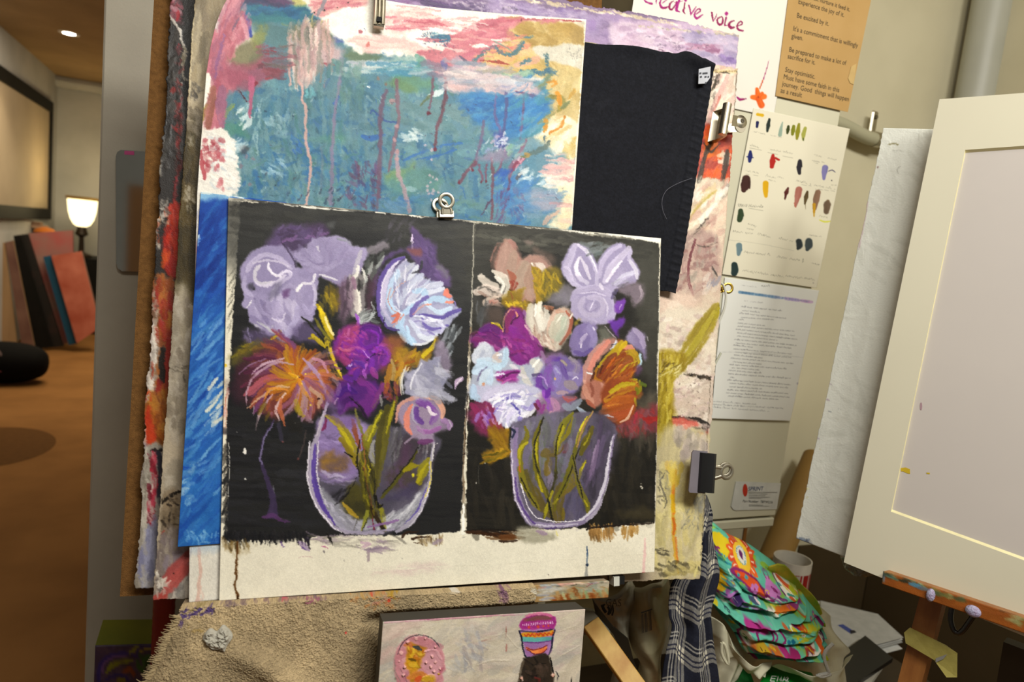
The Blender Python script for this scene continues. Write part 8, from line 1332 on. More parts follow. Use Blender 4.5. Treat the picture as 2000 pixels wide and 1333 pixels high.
def paint_white():
 us=lines((1,.006));vs=lines((1,.0022));X,Y=grid_px((1726,250),(1925,256),(1760,1130),(1554,1052),us,vs);ragged(X,Y,1.2,12,4,'l',4)
 s=Sheet(X,Y,'cecfc6',91);s.sc([(1726,250),(1925,256),(1760,1130),(1554,1052)],300,50,7,60,['d2d3ca','c6c7bd','d6d7ce','cacbc2'],.5,.6,60,.9)
 P=Pen(s,1600,150,2.2225);P.st([(300,296),(325,290),(342,296)],[5,8,5],'8a8460',.8,.4);P.st([(318,322),(370,325)],3,'9a9a90',.6,.5);P.st([(352,390),(338,400),(342,420)],3,'9c9c94',.6,.3);P.dt([(253,393)],5,'7a5c58',.7);P.st([(215,540),(185,680),(172,750)],6,'b49aa0',.5,.5)
 P=Pen(s,1250,700,3.333)
 for x,y,c,r in((1240,160,'9a8a94',12),(1225,270,'a08c98',14),(1190,350,'5c5c60',5),(1235,345,'84888a',10),(1300,330,'a4a6a2',12),(1165,520,'9c84a0',8),(1175,590,'b4ac80',8),(1110,770,'b090a0',7),(1090,855,'b4ac3c',8),(1090,910,'b0a45c',6)):P.st([(x-r*.5,y),(x+r*.5,y+r*.4)],r,c,.65,.5)
 P.st([(1040,1175),(1070,1190),(1095,1180)],[12,18,12],'6c7c94',.75,.5);P.st([(1010,1165),(1060,1195)],6,'3c3c3c',.7,.5);P.sc([(1010,1150),(1110,1165),(1100,1210),(1020,1200)],14,30,6,20,['5a5c64','8a94a4','484848'],.7,.5)
 s.warp(1.,6.,.3);s.h*=1.2;return s
tag(sheet('white_canvas',paint_white(),BP,BN,-.055,.022,paint_mat('white_gesso',.65,.5,300,.3),hs=.00045),'narrow visible strip of a thick white gessoed canvas behind the mount board','canvas')
def paint_ledge2():
 us=lines((1,.006));vs=lines((1,.07));X,Y=grid_px((1725,1116),(2460,1362),(2460,1398),(1722,1141),us,vs);s=Sheet(X,Y,'8c5420',95);P=Pen(s,1600,900,3.0775)
 s.sc([(1725,1116),(2460,1362),(2460,1398),(1722,1141)],60,60,6,19,['9a5e26','7e4a1a','94582a','a0662c'],.6,.5,4)
 P.st([(385,670),(380,735)],16,'6c8494',.85,.4);P.st([(400,700),(430,712)],16,'74401c',.8,.4);P.sc([(380,668),(640,740),(640,760),(400,700)],14,60,10,18,['2f3c34','5c7c6c','8a9c80'],.8,.5,10);P.st([(550,742),(600,756)],20,'5a8aa0',.95,.3);P.st([(600,764),(690,790)],[16,16],'6a8090',.8,.5);P.sc([(680,770),(860,820),(860,850),(700,810)],20,50,12,18,['7c7c4c','949464','5c6444','2c2c24'],.8,.5,12);P.st([(730,775),(830,805)],8,'1f1f1a',.85,.4);P.sc([(1100,930),(1231,950),(1231,990),(1110,970)],14,50,14,18,['8c8c5c','7c7448','a09c70'],.7,.5,14);P.st([(930,838),(1080,885),(1231,935)],6,'a88c50',.8,.5);P.st([(1080,900),(1200,935)],8,'2c2a1c',.8,.5)
 s.warp(.7,5.,.2);return s
def second_easel():
 b=bz(1850,1250);t=thing('artist_easel',(b[0],b[1],0),'orange wooden easel under the cream mount board at the right','easel')
 sheet('ledge_face',paint_ledge2(),BP,BN,.030,.004,THICK,t,.0005);MB().quad(*[bz(x,y,.0295)for x,y in((1725,1117),(2460,1363),(2460,1398),(1722,1141))],-BN*.115).build('ledge',WOOD,t)
 for k,(q,r)in enumerate((((670,810),(.0065,.0105)),((925,907),(.0108,.009)))):
  c=bz(1600+q[0]/3.0775,900+q[1]/3.0775,.0305);m=MB();G=18
  m.lathe([(1e-4,.006),(.35,.0058),(.65,.0048),(.9,.003),(1.,0)],c,np.array([B1*r[0],B2*r[1],BN]),G,False);m.build('dried_paint',mat('lilac_paint','a4a4bc',.5,c2='84708c',scale=160,bump=1,bscale=300),t,True)['label']='dried lilac paint blob'
  # sloping mast below and behind the boards
 a0,a1=bz(1826,1160,-.045),bz(1781,1333,-.045);d=unit(a0-a1);foot=a1-d*(a1[2]-.004)/d[2];tp=a0+d*1.15;sd=unit(np.cross(d,BN))
 MB().box((foot+tp)/2,(np.linalg.norm(bz(1801,1179)-bz(1852,1192))*.45,np.linalg.norm(tp-foot)/2,.014),(sd,d,np.cross(sd,d))).build('mast',WOOD,t)
 e0=bz(1990,1260,-.08);e1=np.array([e0[0]+.02,e0[1]-.02,.004]);d=unit(e0-e1);sd=unit(np.cross(d,BN));MB().box((e0+e1)/2+d*.0,(.018,np.linalg.norm(e0-e1)/2,.012),(sd,d,np.cross(sd,d))).build('leg',mat('dark_wood','2c2418',.6),t)
 q=[bz(1600+x/3.0775,900+y/3.0775,z)for x,y,z in((510,1035,-.020),(545,1005,-.022),(760,1110,-.026),(830,1160,-.016),(828,1305,-.004),(765,1305,-.002),(690,1200,-.016),(520,1100,-.018))]
 tag(MB().poly(q,-BN*.0012).build('masking_tape',mat('masking_tape','8f8440',.6,c2='857a3a',scale=60,bump=.4,bscale=120)),'torn yellow strip of masking tape stuck across the orange easel mast','tape')
 tag(MB().poly([bz(1600+x/3.0775,900+y/3.0775,-.0125)for x,y in((700,1190),(770,1165),(745,1195),(700,1215))],-BN*.0004).build('torn_paper',mat('grey_scrap','7c7a74',.7)),'tiny grey torn scrap on the masking tape','paper scrap')
 tag(MB().tube([bz(1600+x/3.0775,900+y/3.0775,-.02)for x,y in((815,820),(795,900),(790,960),(808,1020),(835,1040),(865,1020),(905,965),(950,900))],.0042,10,sm=.006).build('cable',BLKM,smooth=True),'black cable loop hanging below the right easel ledge','cable')
second_easel()
# ---------------------------------------------------------------- low table and the clutter on it
TZ=.44
def low_table():
 t=thing('low_table',(1.3,1.2,0),'low dark table hidden under the heap of bags, cloth and papers','table')
 MB().box((1.30,1.205,TZ-.02),(.58,.235,.0195)).build('table_top',mat('dark_table','3c3020',.5,scale=8,stretch=(1,6,1)),t)
 for x in(.76,1.84):
  for y in(1.0,1.41):MB().box((x,y,(TZ-.04)/2),(.02,.02,(TZ-.04)/2)).build('leg',mat('dark_table_leg','2c2418',.5),t)
low_table()
FABRIC=paint_mat('printed_cotton',.85,.4,700,.15)
def relief(name,X,Y,dist,Z,col,thick,m,parent=None):
 P=CAM+np.array([CF[0],CF[1],0])*dist;return link_mesh(name,grid_mesh(name,on(X,Y,P,FN,Z),lin(col),-FN*thick),m,parent)
def floral():
 T=lambda L:[(1300+x/4.55,1040+y/4.55)for x,y in L]
 X,Y=coons(T([(395,72),(550,112),(700,225),(920,335),(1130,470),(1255,585)]),T([(1255,585),(1330,690),(1398,770),(1432,850),(1400,930),(1425,1040),(1418,1110)]),T([(735,1085),(820,1112),(1000,1118),(1200,1125),(1418,1110)]),T([(395,72),(398,250),(372,500),(380,590),(440,690),(560,830),(630,930),(680,1030),(735,1085)]),330,330)
 s=Sheet(X,Y,'5fae94',101);P=Pen(s,1300,1040,4.55)
 TQ,MG,VI,OR,YE,LI,PK,WH,NV='66b49c','78205c','8c5490','c4481c','c8b01c','8ca81c','b06ca8','d0cdc0','2c1c4c'
 s.wash('4a9c8a',.5,24);P.sc([(400,80),(1250,590),(1400,1090),(740,1080),(380,580)],60,60,24,30,[LI,'9cb02c',TQ,'58a890'],.7,.3,60)
 P.py([(520,160),(600,170),(700,260),(720,330),(640,320),(560,270),(520,220)],YE,1,2,3);P.st([(400,85),(470,95),(560,130)],26,'8cc04c',.9,.3)
 for q,w in(([(410,120),(470,130),(500,180),(500,240),(470,270)],16),([(480,240),(530,270),(560,300)],14),([(500,290),(520,250),(560,260)],12)):P.st(q,w,MG,.95,.15,VI)
 for q in([(460,290),(500,320),(560,340)],[(560,290),(620,330),(660,350)],[(520,310),(560,330)],[(580,340),(640,365)]):P.st(q,12,'2f8490',.9,.3)
 P.st([(430,180),(470,220),(440,240)],16,PK,.8,.3)
 # big orange flower
 for i in range(14):
  a=2*math.pi*i/14+.1;c,sn=math.cos(a),math.sin(a);P.st([(770+c*60,335+sn*55),(770+c*120,335+sn*105),(770+c*150,335+sn*128)],[34,38,12],[OR,'b83c1c','d05820'][i%3],1,.15);P.st([(770+c*90,335+sn*80),(770+c*118,335+sn*104)],[5,9],'e0c0a8',.9,.2)
 P.py([(690,330),(720,270),(790,260),(850,310),(840,380),(780,410),(710,390)],'d0a828',1,1,2);P.py([(722,335),(745,295),(790,295),(818,330),(800,370),(755,375)],WH,1,.6,1);
 for i in range(18):a=2*math.pi*i/18;P.dt([(770+44*math.cos(a),335+38*math.sin(a))],4.5,'2c7c94')
 P.dt([(770,335)],15,'5c2058')
 # leaf with orange
 P.py([(600,380),(680,375),(800,420),(880,500),(960,590),(970,620),(880,600),(760,560),(680,480)],MG,1,1.5,2,'6a1c50');P.py([(640,395),(720,400),(820,450),(880,540),(890,580),(790,540),(710,470)],OR,1,1.2,2);P.dt([(680,425),(748,440)],17,'6c8478');P.dt([(680,425),(748,440)],9,'2c7c8c');P.dt([(790,500),(810,530),(780,520),(800,545),(820,505)],16,PK);P.dt([(800,522)],8,MG)
 P.st([(595,380),(610,420),(660,470)],7,WH,.9,.3)
 P.dt([(940,490),(980,520),(1000,560),(930,530),(960,560)],32,PK);P.st([(960,510),(1000,550)],16,MG,.9,.2);P.st([(930,460),(930,430),(970,440),(960,470)],9,MG,.9,.2)
 P.py([(1030,440),(1090,480),(1150,520),(1230,560),(1240,590),(1150,600),(1080,580),(1040,520)],WH,1,1.5,2);P.st([(1060,480),(1120,530),(1200,580)],18,OR,.9,.2);P.st([(1030,440),(1035,510),(1070,570)],7,'5c2058');P.st([(1090,560),(1150,580)],12,'2c7c6c',.9,.3);P.st([(1080,520),(1130,560)],8,YE)
 P.sc([(860,330),(1020,420),(1010,470),(900,420)],10,50,18,30,[TQ,LI,'58a890'],.8,.2);P.sc([(1150,480),(1260,590),(1240,640),(1150,600)],10,50,16,30,[LI,YE,TQ],.8,.2)
 # left magenta/yellow side
 P.py([(420,360),(480,370),(500,440),(560,460),(520,560),(450,570),(400,520)],MG,.95,2,3,'5c1850');P.py([(480,390),(540,400),(580,460),(540,540),(490,550),(480,470)],'c49c1c',1,2,2);P.dt([(515,425),(490,490)],16,'4c2c2c');P.st([(560,560),(600,500),(640,480)],[20,30,14],VI,1,.2);P.dt([(600,500),(580,480),(620,480)],18,MG);P.sc([(540,430),(720,480),(740,560),(560,520)],16,60,14,20,[TQ,'3c8c88',LI,'2c6c70'],.9,.2)
 # creased middle band
 P.sc([(400,560),(1250,590),(1240,680),(860,700),(640,700),(430,640)],90,60,12,12,[MG,NV,TQ,YE,OR,LI,'5c1c5c',WH,VI],.9,.25,25);P.st([(430,590),(520,600),(600,560),(640,520)],[16,22,20,10],'a86cb0',.95,.2);P.st([(440,580),(460,600)],16,YE);P.py([(600,560),(660,560),(650,660),(600,650)],NV,.95,2,3);P.py([(860,650),(930,640),(960,690),(900,720)],WH,1,1.5,2);P.st([(880,670),(930,680)],8,'2c7c4c');P.st([(930,660),(1030,660),(1120,640)],26,'c4641c',.95,.2);P.st([(1100,630),(1180,640),(1240,610)],18,MG,.9,.25)
 # lower bundle
 P.py([(500,760),(700,700),(1000,740),(1390,830),(1380,920),(1100,910),(700,900),(620,900)],TQ,.9,6,6,'58a890');P.sc([(1100,760),(1350,800),(1300,890),(1080,860)],30,70,16,5,[LI,'a4b82c',TQ,YE],.8,.2,30)
 P.py([(640,720),(720,710),(840,740),(840,800),(760,800),(680,800)],MG,1,2,3,'9c2c74');P.st([(760,870),(750,800),(810,770),(880,800),(870,860),(820,860)],15,MG,1,.15);P.st([(860,740),(940,780),(990,850),(960,870)],15,MG,1,.15);P.st([(900,860),(920,820),(880,780)],12,MG,1,.15);P.st([(650,760),(630,840),(660,930),(720,940)],12,MG,1,.15)
 P.py([(640,830),(670,800),(740,880),(720,940),(670,930)],WH,1,1.5,2);P.dt([(660,850),(680,880),(690,905),(665,890),(705,895),(675,860)],9,'3c7c2c');P.dt([(690,880),(670,905)],6,YE)
 P.dt([(1020,870),(1050,890),(1030,900),(1060,870)],16,'1c6c84');P.dt([(1105,850),(1110,880)],11,YE);P.st([(1060,740),(1130,770),(1160,790)],12,'7c1c50');P.sc([(980,740),(1180,760),(1160,800),(1000,790)],14,40,12,15,[YE,OR,WH,'2c7c84'],.9,.2)
 P.st([(1340,840),(1350,880),(1310,930),(1200,950)],34,WH,1,.15);P.dt([(1315,895)],42,'c44c1c');P.dt([(1320,895)],22,'d46424');
 for i in range(12):a=-1.6+i*.28;P.dt([(1320+60*math.cos(a),890+55*math.sin(a))],10,'4c1c4c')
 P.st([(1140,960),(1200,920),(1260,900)],[26,34,14],'9c2c1c',.95,.2);P.sc([(1130,900),(1260,880),(1240,940),(1140,970)],14,34,10,-20,[OR,'3c2c4c',WH,'2c7c74'],.9,.2)
 P.st([(1350,770),(1400,820)],26,MG,.95,.2);P.st([(1340,760),(1320,790)],12,MG);P.st([(1420,830),(1425,890)],24,LI,1,.2)
 P.py([(710,920),(800,880),(920,910),(910,960),(800,960),(730,960)],'b85c20',.95,2,3);P.dt([(780,915)],34,'a8861c');P.dt([(770,905),(795,905),(780,925)],5,'1c1c1c');P.dt([(850,920)],18,'5c5c60');P.sc([(740,960),(900,960),(880,1000),(760,1010)],16,40,14,0,['5c6868',OR,'2c7c84','5c4c50'],.9,.2)
 for q in([(980,960),(960,910),(935,895)],[(980,960),(1040,950),(1080,940)],[(980,960),(920,970),(890,985)],[(980,960),(950,1010),(940,1050)],[(980,960),(1030,1000),(1070,1030)]):P.st(q,[34,42,14],'8c2058',1,.15,'a42c70')
 P.dt([(985,1005),(960,980)],22,'c8307c');P.dt([(990,1020)],10,'d88cb0');P.py([(640,930),(700,950),(720,1010),(760,1080),(700,1050)],'c8642c',.9,3,3);P.st([(690,1000),(730,1070)],[16,12],WH,.9,.2);P.dt([(850,1020)],34,VI);P.st([(820,1040),(850,1000),(880,1030),(850,1050)],10,'5c2474');P.py([(890,1080),(960,1040),(1010,1080),(940,1105)],WH,1,1.5,2);P.st([(880,1080),(940,1045),(1000,1060)],8,'2c5c84')
 P.py([(1080,1010),(1260,1000),(1270,1070),(1080,1090)],TQ,1,2,2);P.st([(1280,1010),(1285,1060)],22,'5c3468');P.py([(1300,980),(1350,950),(1415,1050),(1300,1070)],'d0641c',1,2,2);P.st([(1340,980),(1390,1030)],10,'e0b878');P.st([(1120,1105),(1250,1095),(1410,1090)],[14,26,22],'a8a81c',.95,.25);P.st([(820,1105),(960,1110),(1100,1105)],20,'4ca078',.9,.2);P.st([(740,1080),(800,1105)],20,'c83c74',.9,.2)
 cs=[MG,VI,OR,YE,'2c7c84',PK,NV,WH,'a42c70',LI]
 for i in range(95):
  x,y=s.r.uniform(430,1390),s.r.uniform(150,1090)
  if y<90+(x-400)*.56 or y>600+(x-380)*1.05+90:continue
  if(x-770)**2+(y-335)**2<170**2:continue
  c=cs[s.r.integers(len(cs))];r=s.r.uniform(5,11);k=i%4
  if k==0:P.dt([(x+r*1.3*math.cos(a),y+r*1.1*math.sin(a))for a in np.linspace(0,6.28,6)[:-1]],r*.75,c);P.dt([(x,y)],r*.5,YE)
  elif k==1:P.st([(x-r*2,y),(x-r,y-r*1.6),(x+r,y-r),(x+r*.6,y+r*.5),(x-r*.2,y)],r*.5,c,.95,.15)
  elif k==2:P.st([(x-r*2,y-r),(x,y),(x+r*2.4,y+r*1.4)],[r*.4,r*1.6,r*.3],c,.95,.15);P.st([(x-r,y-r*.4),(x+r*1.2,y+r*.8)],r*.35,cs[(i+3)%10],.95,.1)
  else:P.dt([(x+j*r*1.3,y+j*r*.5)for j in range(4)],r*.38,c)
 s.warp(1.,8.,.2)
 # relief: two overlapping folded masses
 U,V=np.meshgrid(np.linspace(0,1,330),np.linspace(0,1,330));lx=(X-1300)*4.55;ly=(Y-1040)*4.55
 ed=np.minimum(np.minimum(U,1-U),np.minimum(V,1-V));Z=.05*sst(0,.22,ed)-.10*(1-sst(150,1000,ly))
 def crease(pts,wd,dp,side=0.):
  p=smooth(pts,8.)[0];L=np.full(X.shape,1e9);A=np.zeros(X.shape)
  for i in range(0,len(p)-1):
   d=np.hypot(lx-p[i,0],ly-p[i,1]);k=d<L;L=np.where(k,d,L);A=np.where(k,(ly-p[i,1]),A)
  return-dp*np.exp(-(L/wd)**2)+side*dp*np.exp(-((A-wd*1.4)/(wd*1.3))**2)*np.exp(-(L/(wd*3.2))**2)
 for q,wd,dp in(([(380,560),(440,610),(600,660),(760,700),(900,690)],26,.022),([(560,620),(700,560),(900,630)],16,.012),([(760,690),(950,720),(1120,690),(1250,600)],18,.018),([(480,660),(600,700),(760,740)],14,.010),([(1040,740),(1200,760),(1380,800)],16,.010),([(640,920),(800,880),(1000,915),(1200,910),(1420,880)],20,.016),([(1100,1000),(1260,970),(1400,940)],16,.016),([(760,1080),(1000,1075),(1260,1085),(1420,1070)],18,.014),([(860,610),(980,640),(1240,620)],13,.009),([(640,480),(700,540),(760,600)],14,.009),([(500,640),(560,720),(640,780)],14,.008)):Z=Z+crease(q,wd,dp*1.45,.8)
 Z=Z+(nz((lx*.96+ly*.28)*.22,(ly*.96-lx*.28),22.,7,1)-.5)*.014+(nz((lx*.8-ly*.6)*.3,(ly*.8+lx*.6),16.,9,1)-.5)*.006+(nz(X,Y,9.,5,0)-.5)*.012+(nz(X,Y,3.,6,0)-.5)*.003
 t=thing('patterned_cloth',fz(1500,1288,1.30),'bunched cotton cloth with turquoise, magenta and orange flower print on the cream bag','cloth')
 relief('cloth_bundle',X,Y,1.335,Z,s.c,.03,FABRIC,t)
 p=[fz(1300+x/4.55,1040+y/4.55,d)for x,y,d in((930,370,1.40),(960,330,1.39),(1010,330,1.39),(1060,390,1.39),(1150,490,1.39),(1230,570,1.385),(1290,650,1.385),(1350,740,1.38))]
 b=MB().tube(p,[.010,.016,.018,.018,.016,.018,.018,.012],10,sm=.008,flat=.4).build('strap',mat('lime_strap','7c9c24',.8,c2='b4a428',scale=40),t,True);b['label']='lime green strap'
floral()
TOTE=mat('cream_canvas_bag','c4c0a6',.85,c2='bab69c',scale=6,bump=.3,bscale=900,spec=.15)
def tote():
 T=lambda L:[(1300+x/4.55,1040+y/4.55)for x,y in L]
 t=thing('tote_bag',fz(1490,1420,1.36),'cream canvas tote bag slumped under the flower printed cloth','bag')
 X,Y=coons(T([(365,700),(500,560),(900,330),(1100,440),(1300,600),(1500,785)]),T([(1500,785),(1515,900),(1600,1010),(1662,1085),(1600,1160),(1600,1330),(1620,1560)]),T([(300,1600),(900,1620),(1620,1560)]),T([(365,700),(400,840),(450,980),(420,1200),(300,1600)]),130,150)
 U,V=np.meshgrid(np.linspace(0,1,130),np.linspace(0,1,150));ed=np.minimum(np.minimum(U,1-U),np.minimum(V,1-V))
 Z=.02*sst(0,.2,ed)+(nz(X,Y,10.,3,0)-.5)*.03+.006*np.sin(U*17+V*5);c=np.zeros(X.shape+(3,),np.float32)+hx('aaa68c')
 relief('bag_back',X,Y,1.395,Z,c,.004,TOTE,t)
 def flap(pts,dist,w0,seed,name):
  X,Y=coons(*[T(p)for p in pts],110,90);U,V=np.meshgrid(np.linspace(0,1,110),np.linspace(0,1,90));Z=.024*np.sin(U*math.pi)*(1-.3*V)+(nz(X,Y,8.,seed,0)-.5)*w0+.005*np.sin(U*13+V*6+seed);relief(name,X,Y,dist,Z,np.zeros(X.shape+(3,),np.float32)+hx('aaa68c'),.002,TOTE,t)
 flap(([(390,760),(480,770),(530,850),(580,960)],[(580,960),(640,1060),(700,1150),(690,1210),(640,1340),(600,1560)],[(330,1580),(600,1560)],[(390,760),(400,900),(440,1060),(430,1250),(330,1580)]),1.335,.016,4,'front_fold')
 flap(([(560,980),(640,1060),(740,1120),(900,1140),(935,1130)],[(935,1130),(928,1190),(875,1275)],[(690,1210),(780,1235),(875,1275)],[(560,980),(600,1100),(690,1210)]),1.315,.012,7,'front_fold')
 flap(([(930,1170),(990,1150),(1120,1170),(1300,1200),(1480,1190),(1662,1086)],[(1662,1086),(1600,1160),(1600,1330),(1590,1560)],[(1330,1560),(1590,1560)],[(930,1170),(1050,1230),(1250,1290),(1330,1330),(1330,1560)]),1.318,.014,9,'front_fold')
 p=[fz(1300+x/4.55,1040+y/4.55,1.285)for x,y in((500,985),(495,1060),(520,1130),(560,1175),(550,1090),(525,1000),(500,985))];MB().tube(p,.003,8,sm=.006).build('handle_loop',TOTE,t,True)
 p=[fz(1300+x/4.55,1040+y/4.55,1.275)for x,y in((1490,990),(1420,1060),(1410,1130),(1440,1220),(1450,1250),(1400,1265),(1350,1275),(1400,1285),(1470,1262))];b=MB().tube(p,.0035,8,sm=.006).build('drawstring',mat('white_string','b8b6ac',.8,bump=1,bscale=500),t,True);b['label']='white drawstring'
 u=thing('green_packet',fz(1540,1400,1.33),'bright green packet with white handwriting in front of the cream bag','packet');GR=mat('green_packet','0c7c24',.35,c2='0a6c1f',scale=9)
 W=lambda x,y,d:fz(1300+x/4.55,1040+y/4.55,d)
 MB().quad(W(955,1232,1.345),W(1330,1300,1.345),W(1420,1560,1.245),W(780,1560,1.245),-FN*.02).build('packet_front',GR,u);MB().quad(W(690,1212,1.352),W(745,1228,1.35),W(870,1560,1.28),W(560,1560,1.28),-FN*.02).build('packet_side',mat('dark_green_packet','08541a',.35),u)
 k=MB();Q=lambda L:k.tube([W(x,y,1.345-(y-1232)/330*.10-.003)for x,y in L],.0011,6)
 for L in(((945,1280),(930,1325)),((945,1280),(985,1283)),((938,1302),(975,1304)),((930,1325),(968,1327)),((990,1325),(1000,1283),(1012,1318),(1030,1285),(1025,1325)),((1040,1327),(1058,1287),(1068,1327)),((1044,1312),(1066,1312)),((1072,1297),(1085,1288),(1090,1300),(1072,1327),(1092,1327))):Q(L)
 k.build('handwriting',mat('white_ink','d8d8d0',.5),u)
tote()
# ---------------------------------------------------------------- plaid shirt
def shirt():
 X,Y=coons([(1370,968),(1376,966),(1381,968)],[(1381,968),(1391,1000),(1390,1050),(1400,1095),(1404,1125),(1397,1160),(1387,1200),(1392,1260),(1402,1330),(1412,1450)],[(1270,1450),(1340,1456),(1412,1450)],[(1370,968),(1352,1030),(1330,1100),(1308,1150),(1306,1200),(1312,1225),(1300,1270),(1290,1330),(1270,1450)],230,420)
 U,V=np.meshgrid(np.linspace(0,1,230),np.linspace(0,1,420));wdt=np.clip((Y-968)/170,.15,1)
 fold=.6*np.sin(U*13+1.6*np.sin(V*4))+.18*np.sin(U*25+V*6+1)+.3*np.sin(U*6-V*6)
 Z=.011*fold*wdt+.02*np.sin(U*math.pi)*wdt+(nz(X,Y,6.,4,0)-.5)*.006
 # woven check, in the cloth's own coordinates (folds swallow width)
 cu=(U*.30+.008*fold)*wdt**.6+.02*np.sin(V*5)*U;cv=V*.62+.012*np.sin(U*9)-.03*U+.008*fold
 def bands(t,per):t=np.mod(t,per)/per;return t
 a,b=bands(cu,.15),bands(cv,.112)
 def tone(t):
  l=np.where((t>.30)&(t<.62),1.,0.);d=np.where(((t>.12)&(t<.155))|((t>.20)&(t<.235)),1.,0.);k=np.where(((t>.40)&(t<.44))|((t>.50)&(t<.54)),1.,0.);return l,d,k
 la,da,ka=tone(a);lb,db,kb=tone(b);nvy,wht=hx('1a1c27'),hx('c2bca8');m=(la+lb)/2
 c=nvy+(wht-nvy)*m[...,None]*.95;c=c+(hx('a8a498')-c)*(np.clip(da*.7+db*.7,0,1)*(1-m*.8))[...,None];c=c+(hx('16182a')-c)*(np.clip(ka+kb,0,1)*.8)[...,None]
 c*=(1+(nz(X,Y,.8,3,2)-.5)*.3)[...,None]
 P=EP+EN*(-.10);G=on(X,Y,P,EN,Z)
 tag(link_mesh('plaid_shirt',grid_mesh('plaid_shirt',G,lin(np.clip(c,0,1)),-EN*.003),FABRIC),'navy and white plaid shirt hanging below the black clip behind the boards','shirt')
 # second hanging fold, the sleeve lying beside it
 X,Y=coons([(1376,968),(1381,967),(1384,970)],[(1384,970),(1393,1000),(1388,1050),(1402,1100),(1404,1140),(1392,1180)],[(1372,1185),(1392,1180)],[(1376,968),(1374,1050),(1376,1120),(1372,1185)],40,150)
 U,V=np.meshgrid(np.linspace(0,1,40),np.linspace(0,1,150));
shirt()
# ---------------------------------------------------------------- plastic bags, pine bar, odds and ends under the ledge
def plastic(name,c,rough=.25,alpha=.9):
 m=mat(name,c,rough,spec=.6,bump=.5,bscale=60,scale=4);return m
def bags():
 T=lambda L:[(1140+x/5.72,1100+y/5.72)for x,y in L]
 t=thing('carrier_bag',fz(1200,1340,1.30),'grey white plastic bag with dark logo lettering under the right end of the ledge','bag','plastic carrier bags');PB=plastic('milky_plastic','9a9480')
 X,Y=coons(T([(90,400),(300,330),(470,230),(560,260)]),T([(560,260),(620,400),(540,520),(500,700),(500,900),(520,1400)]),T([(300,1450),(520,1400)]),T([(90,400),(140,520),(240,640),(340,760),(420,900),(300,1450)]),80,100);U,V=np.meshgrid(np.linspace(0,1,80),np.linspace(0,1,100))
 Z=.03*np.sin(U*math.pi)+(nz(X,Y,9.,2,0)-.5)*.03+(nz(X,Y,3.,3,0)-.5)*.006;relief('bag_body',X,Y,1.345,Z,np.zeros(X.shape+(3,),np.float32)+hx('9a9480'),.02,PB,t)
 W=lambda x,y,d=1.298:fz(1140+x/5.72,1100+y/5.72,d);k=MB();write(k,'GAS',W(245,478),W(418,486),unit(W(250,420)-W(250,480)),FN,1.25);k.build('logo_text',mat('dim_ink','3c3a30',.6),t,fix=False)
 k=MB()
 for L,w in((((205,470),(225,520),(250,555)),.0035),(((235,460),(215,500),(240,540)),.002),(((270,490),(290,530),(275,580)),.003),(((320,470),(330,540),(315,590)),.002),(((300,480),(310,520),(300,570)),.0015)):k.tube([W(x,y)for x,y in L],w,6,sm=.004,flat=.3,up=FN)
 k.build('logo_mark',mat('dark_ink','201f1a',.6),t)
 t=thing('carrier_bag',fz(1280,1345,1.28),'shiny greyish plastic bag with a black barcode beside the plaid shirt','bag','plastic carrier bags');PB2=plastic('grey_plastic','a8a080',.2)
 X,Y=coons(T([(560,330),(680,240),(800,190),(960,190)]),T([(960,190),(985,400),(980,600),(940,800),(880,1000),(860,1450)]),T([(600,1480),(860,1450)]),T([(560,330),(510,500),(500,760),(540,960),(640,1150),(600,1480)]),120,150);U,V=np.meshgrid(np.linspace(0,1,120),np.linspace(0,1,150))
 Z=.045*np.sin(U*math.pi)*(1-.3*V)+(nz(X,Y,12.,8,0)-.5)*.025+.005*np.sin(U*10-V*16);relief('bag_body',X,Y,1.335,Z,np.zeros(X.shape+(3,),np.float32)+hx('a8a080'),.02,PB2,t)
 k=MB();BK=mat('barcode_ink','1c1a14',.6)
 for i in range(13):
  x=640+i*9;
  if i in(3,8):continue
  k.quad(*[W(a,b,1.272)for a,b in((x,580-i*4),(x+4+(i%3)*1.5,579-i*4),(x+14+(i%3)*1.5,790-i*3),(x+10,791-i*3))],-FN*.0006)
 k.quad(*[W(a,b,1.272)for a,b in((640,555),(765,512),(768,524),(643,568))],-FN*.0006);k.build('barcode',BK,t)
 tag(MB().poly([W(x,y,1.272)for x,y in((95,400),(200,560),(330,720),(500,860),(560,1100),(700,1450),(640,1450),(330,800),(130,560))],-FN*.006).build('black_bag',mat('black_plastic','1c1a14',.4)),'black plastic bag edge slanting behind the pine bar','bag')
 # pine bar leaning on the table edge
 a,b=fz(1166,1236,1.245),fz(1237,1336,1.175);d=unit(a-b);foot=b-d*((b[2]-.004)/d[2]);a2=a+d*.02;sd=unit(np.cross(d,FN));sd=sd if sd@CR>0 else-sd;nn=unit(np.cross(sd,d));nn=nn if nn@FN>0 else-nn
 g=math.radians(28);s2=sd*math.cos(g)-nn*math.sin(g);n2=nn*math.cos(g)+sd*math.sin(g)
 tag(MB().box((foot+a2)/2,(.0175,np.linalg.norm(a2-foot)/2,.012),(s2,d,n2),bev=.0015).build('pine_bar',PINE),'pale pine wooden bar leaning under the right end of the small canvas','wooden bar')
 tag(MB().quad(W(-40,520,1.275),W(110,540,1.275),W(300,790,1.26),W(-40,810,1.26),-FN*.01).build('board_offcut',mat('grey_board','8c8672',.7)),'pale grey board offcut between the small canvas and the pine bar','board')
bags()
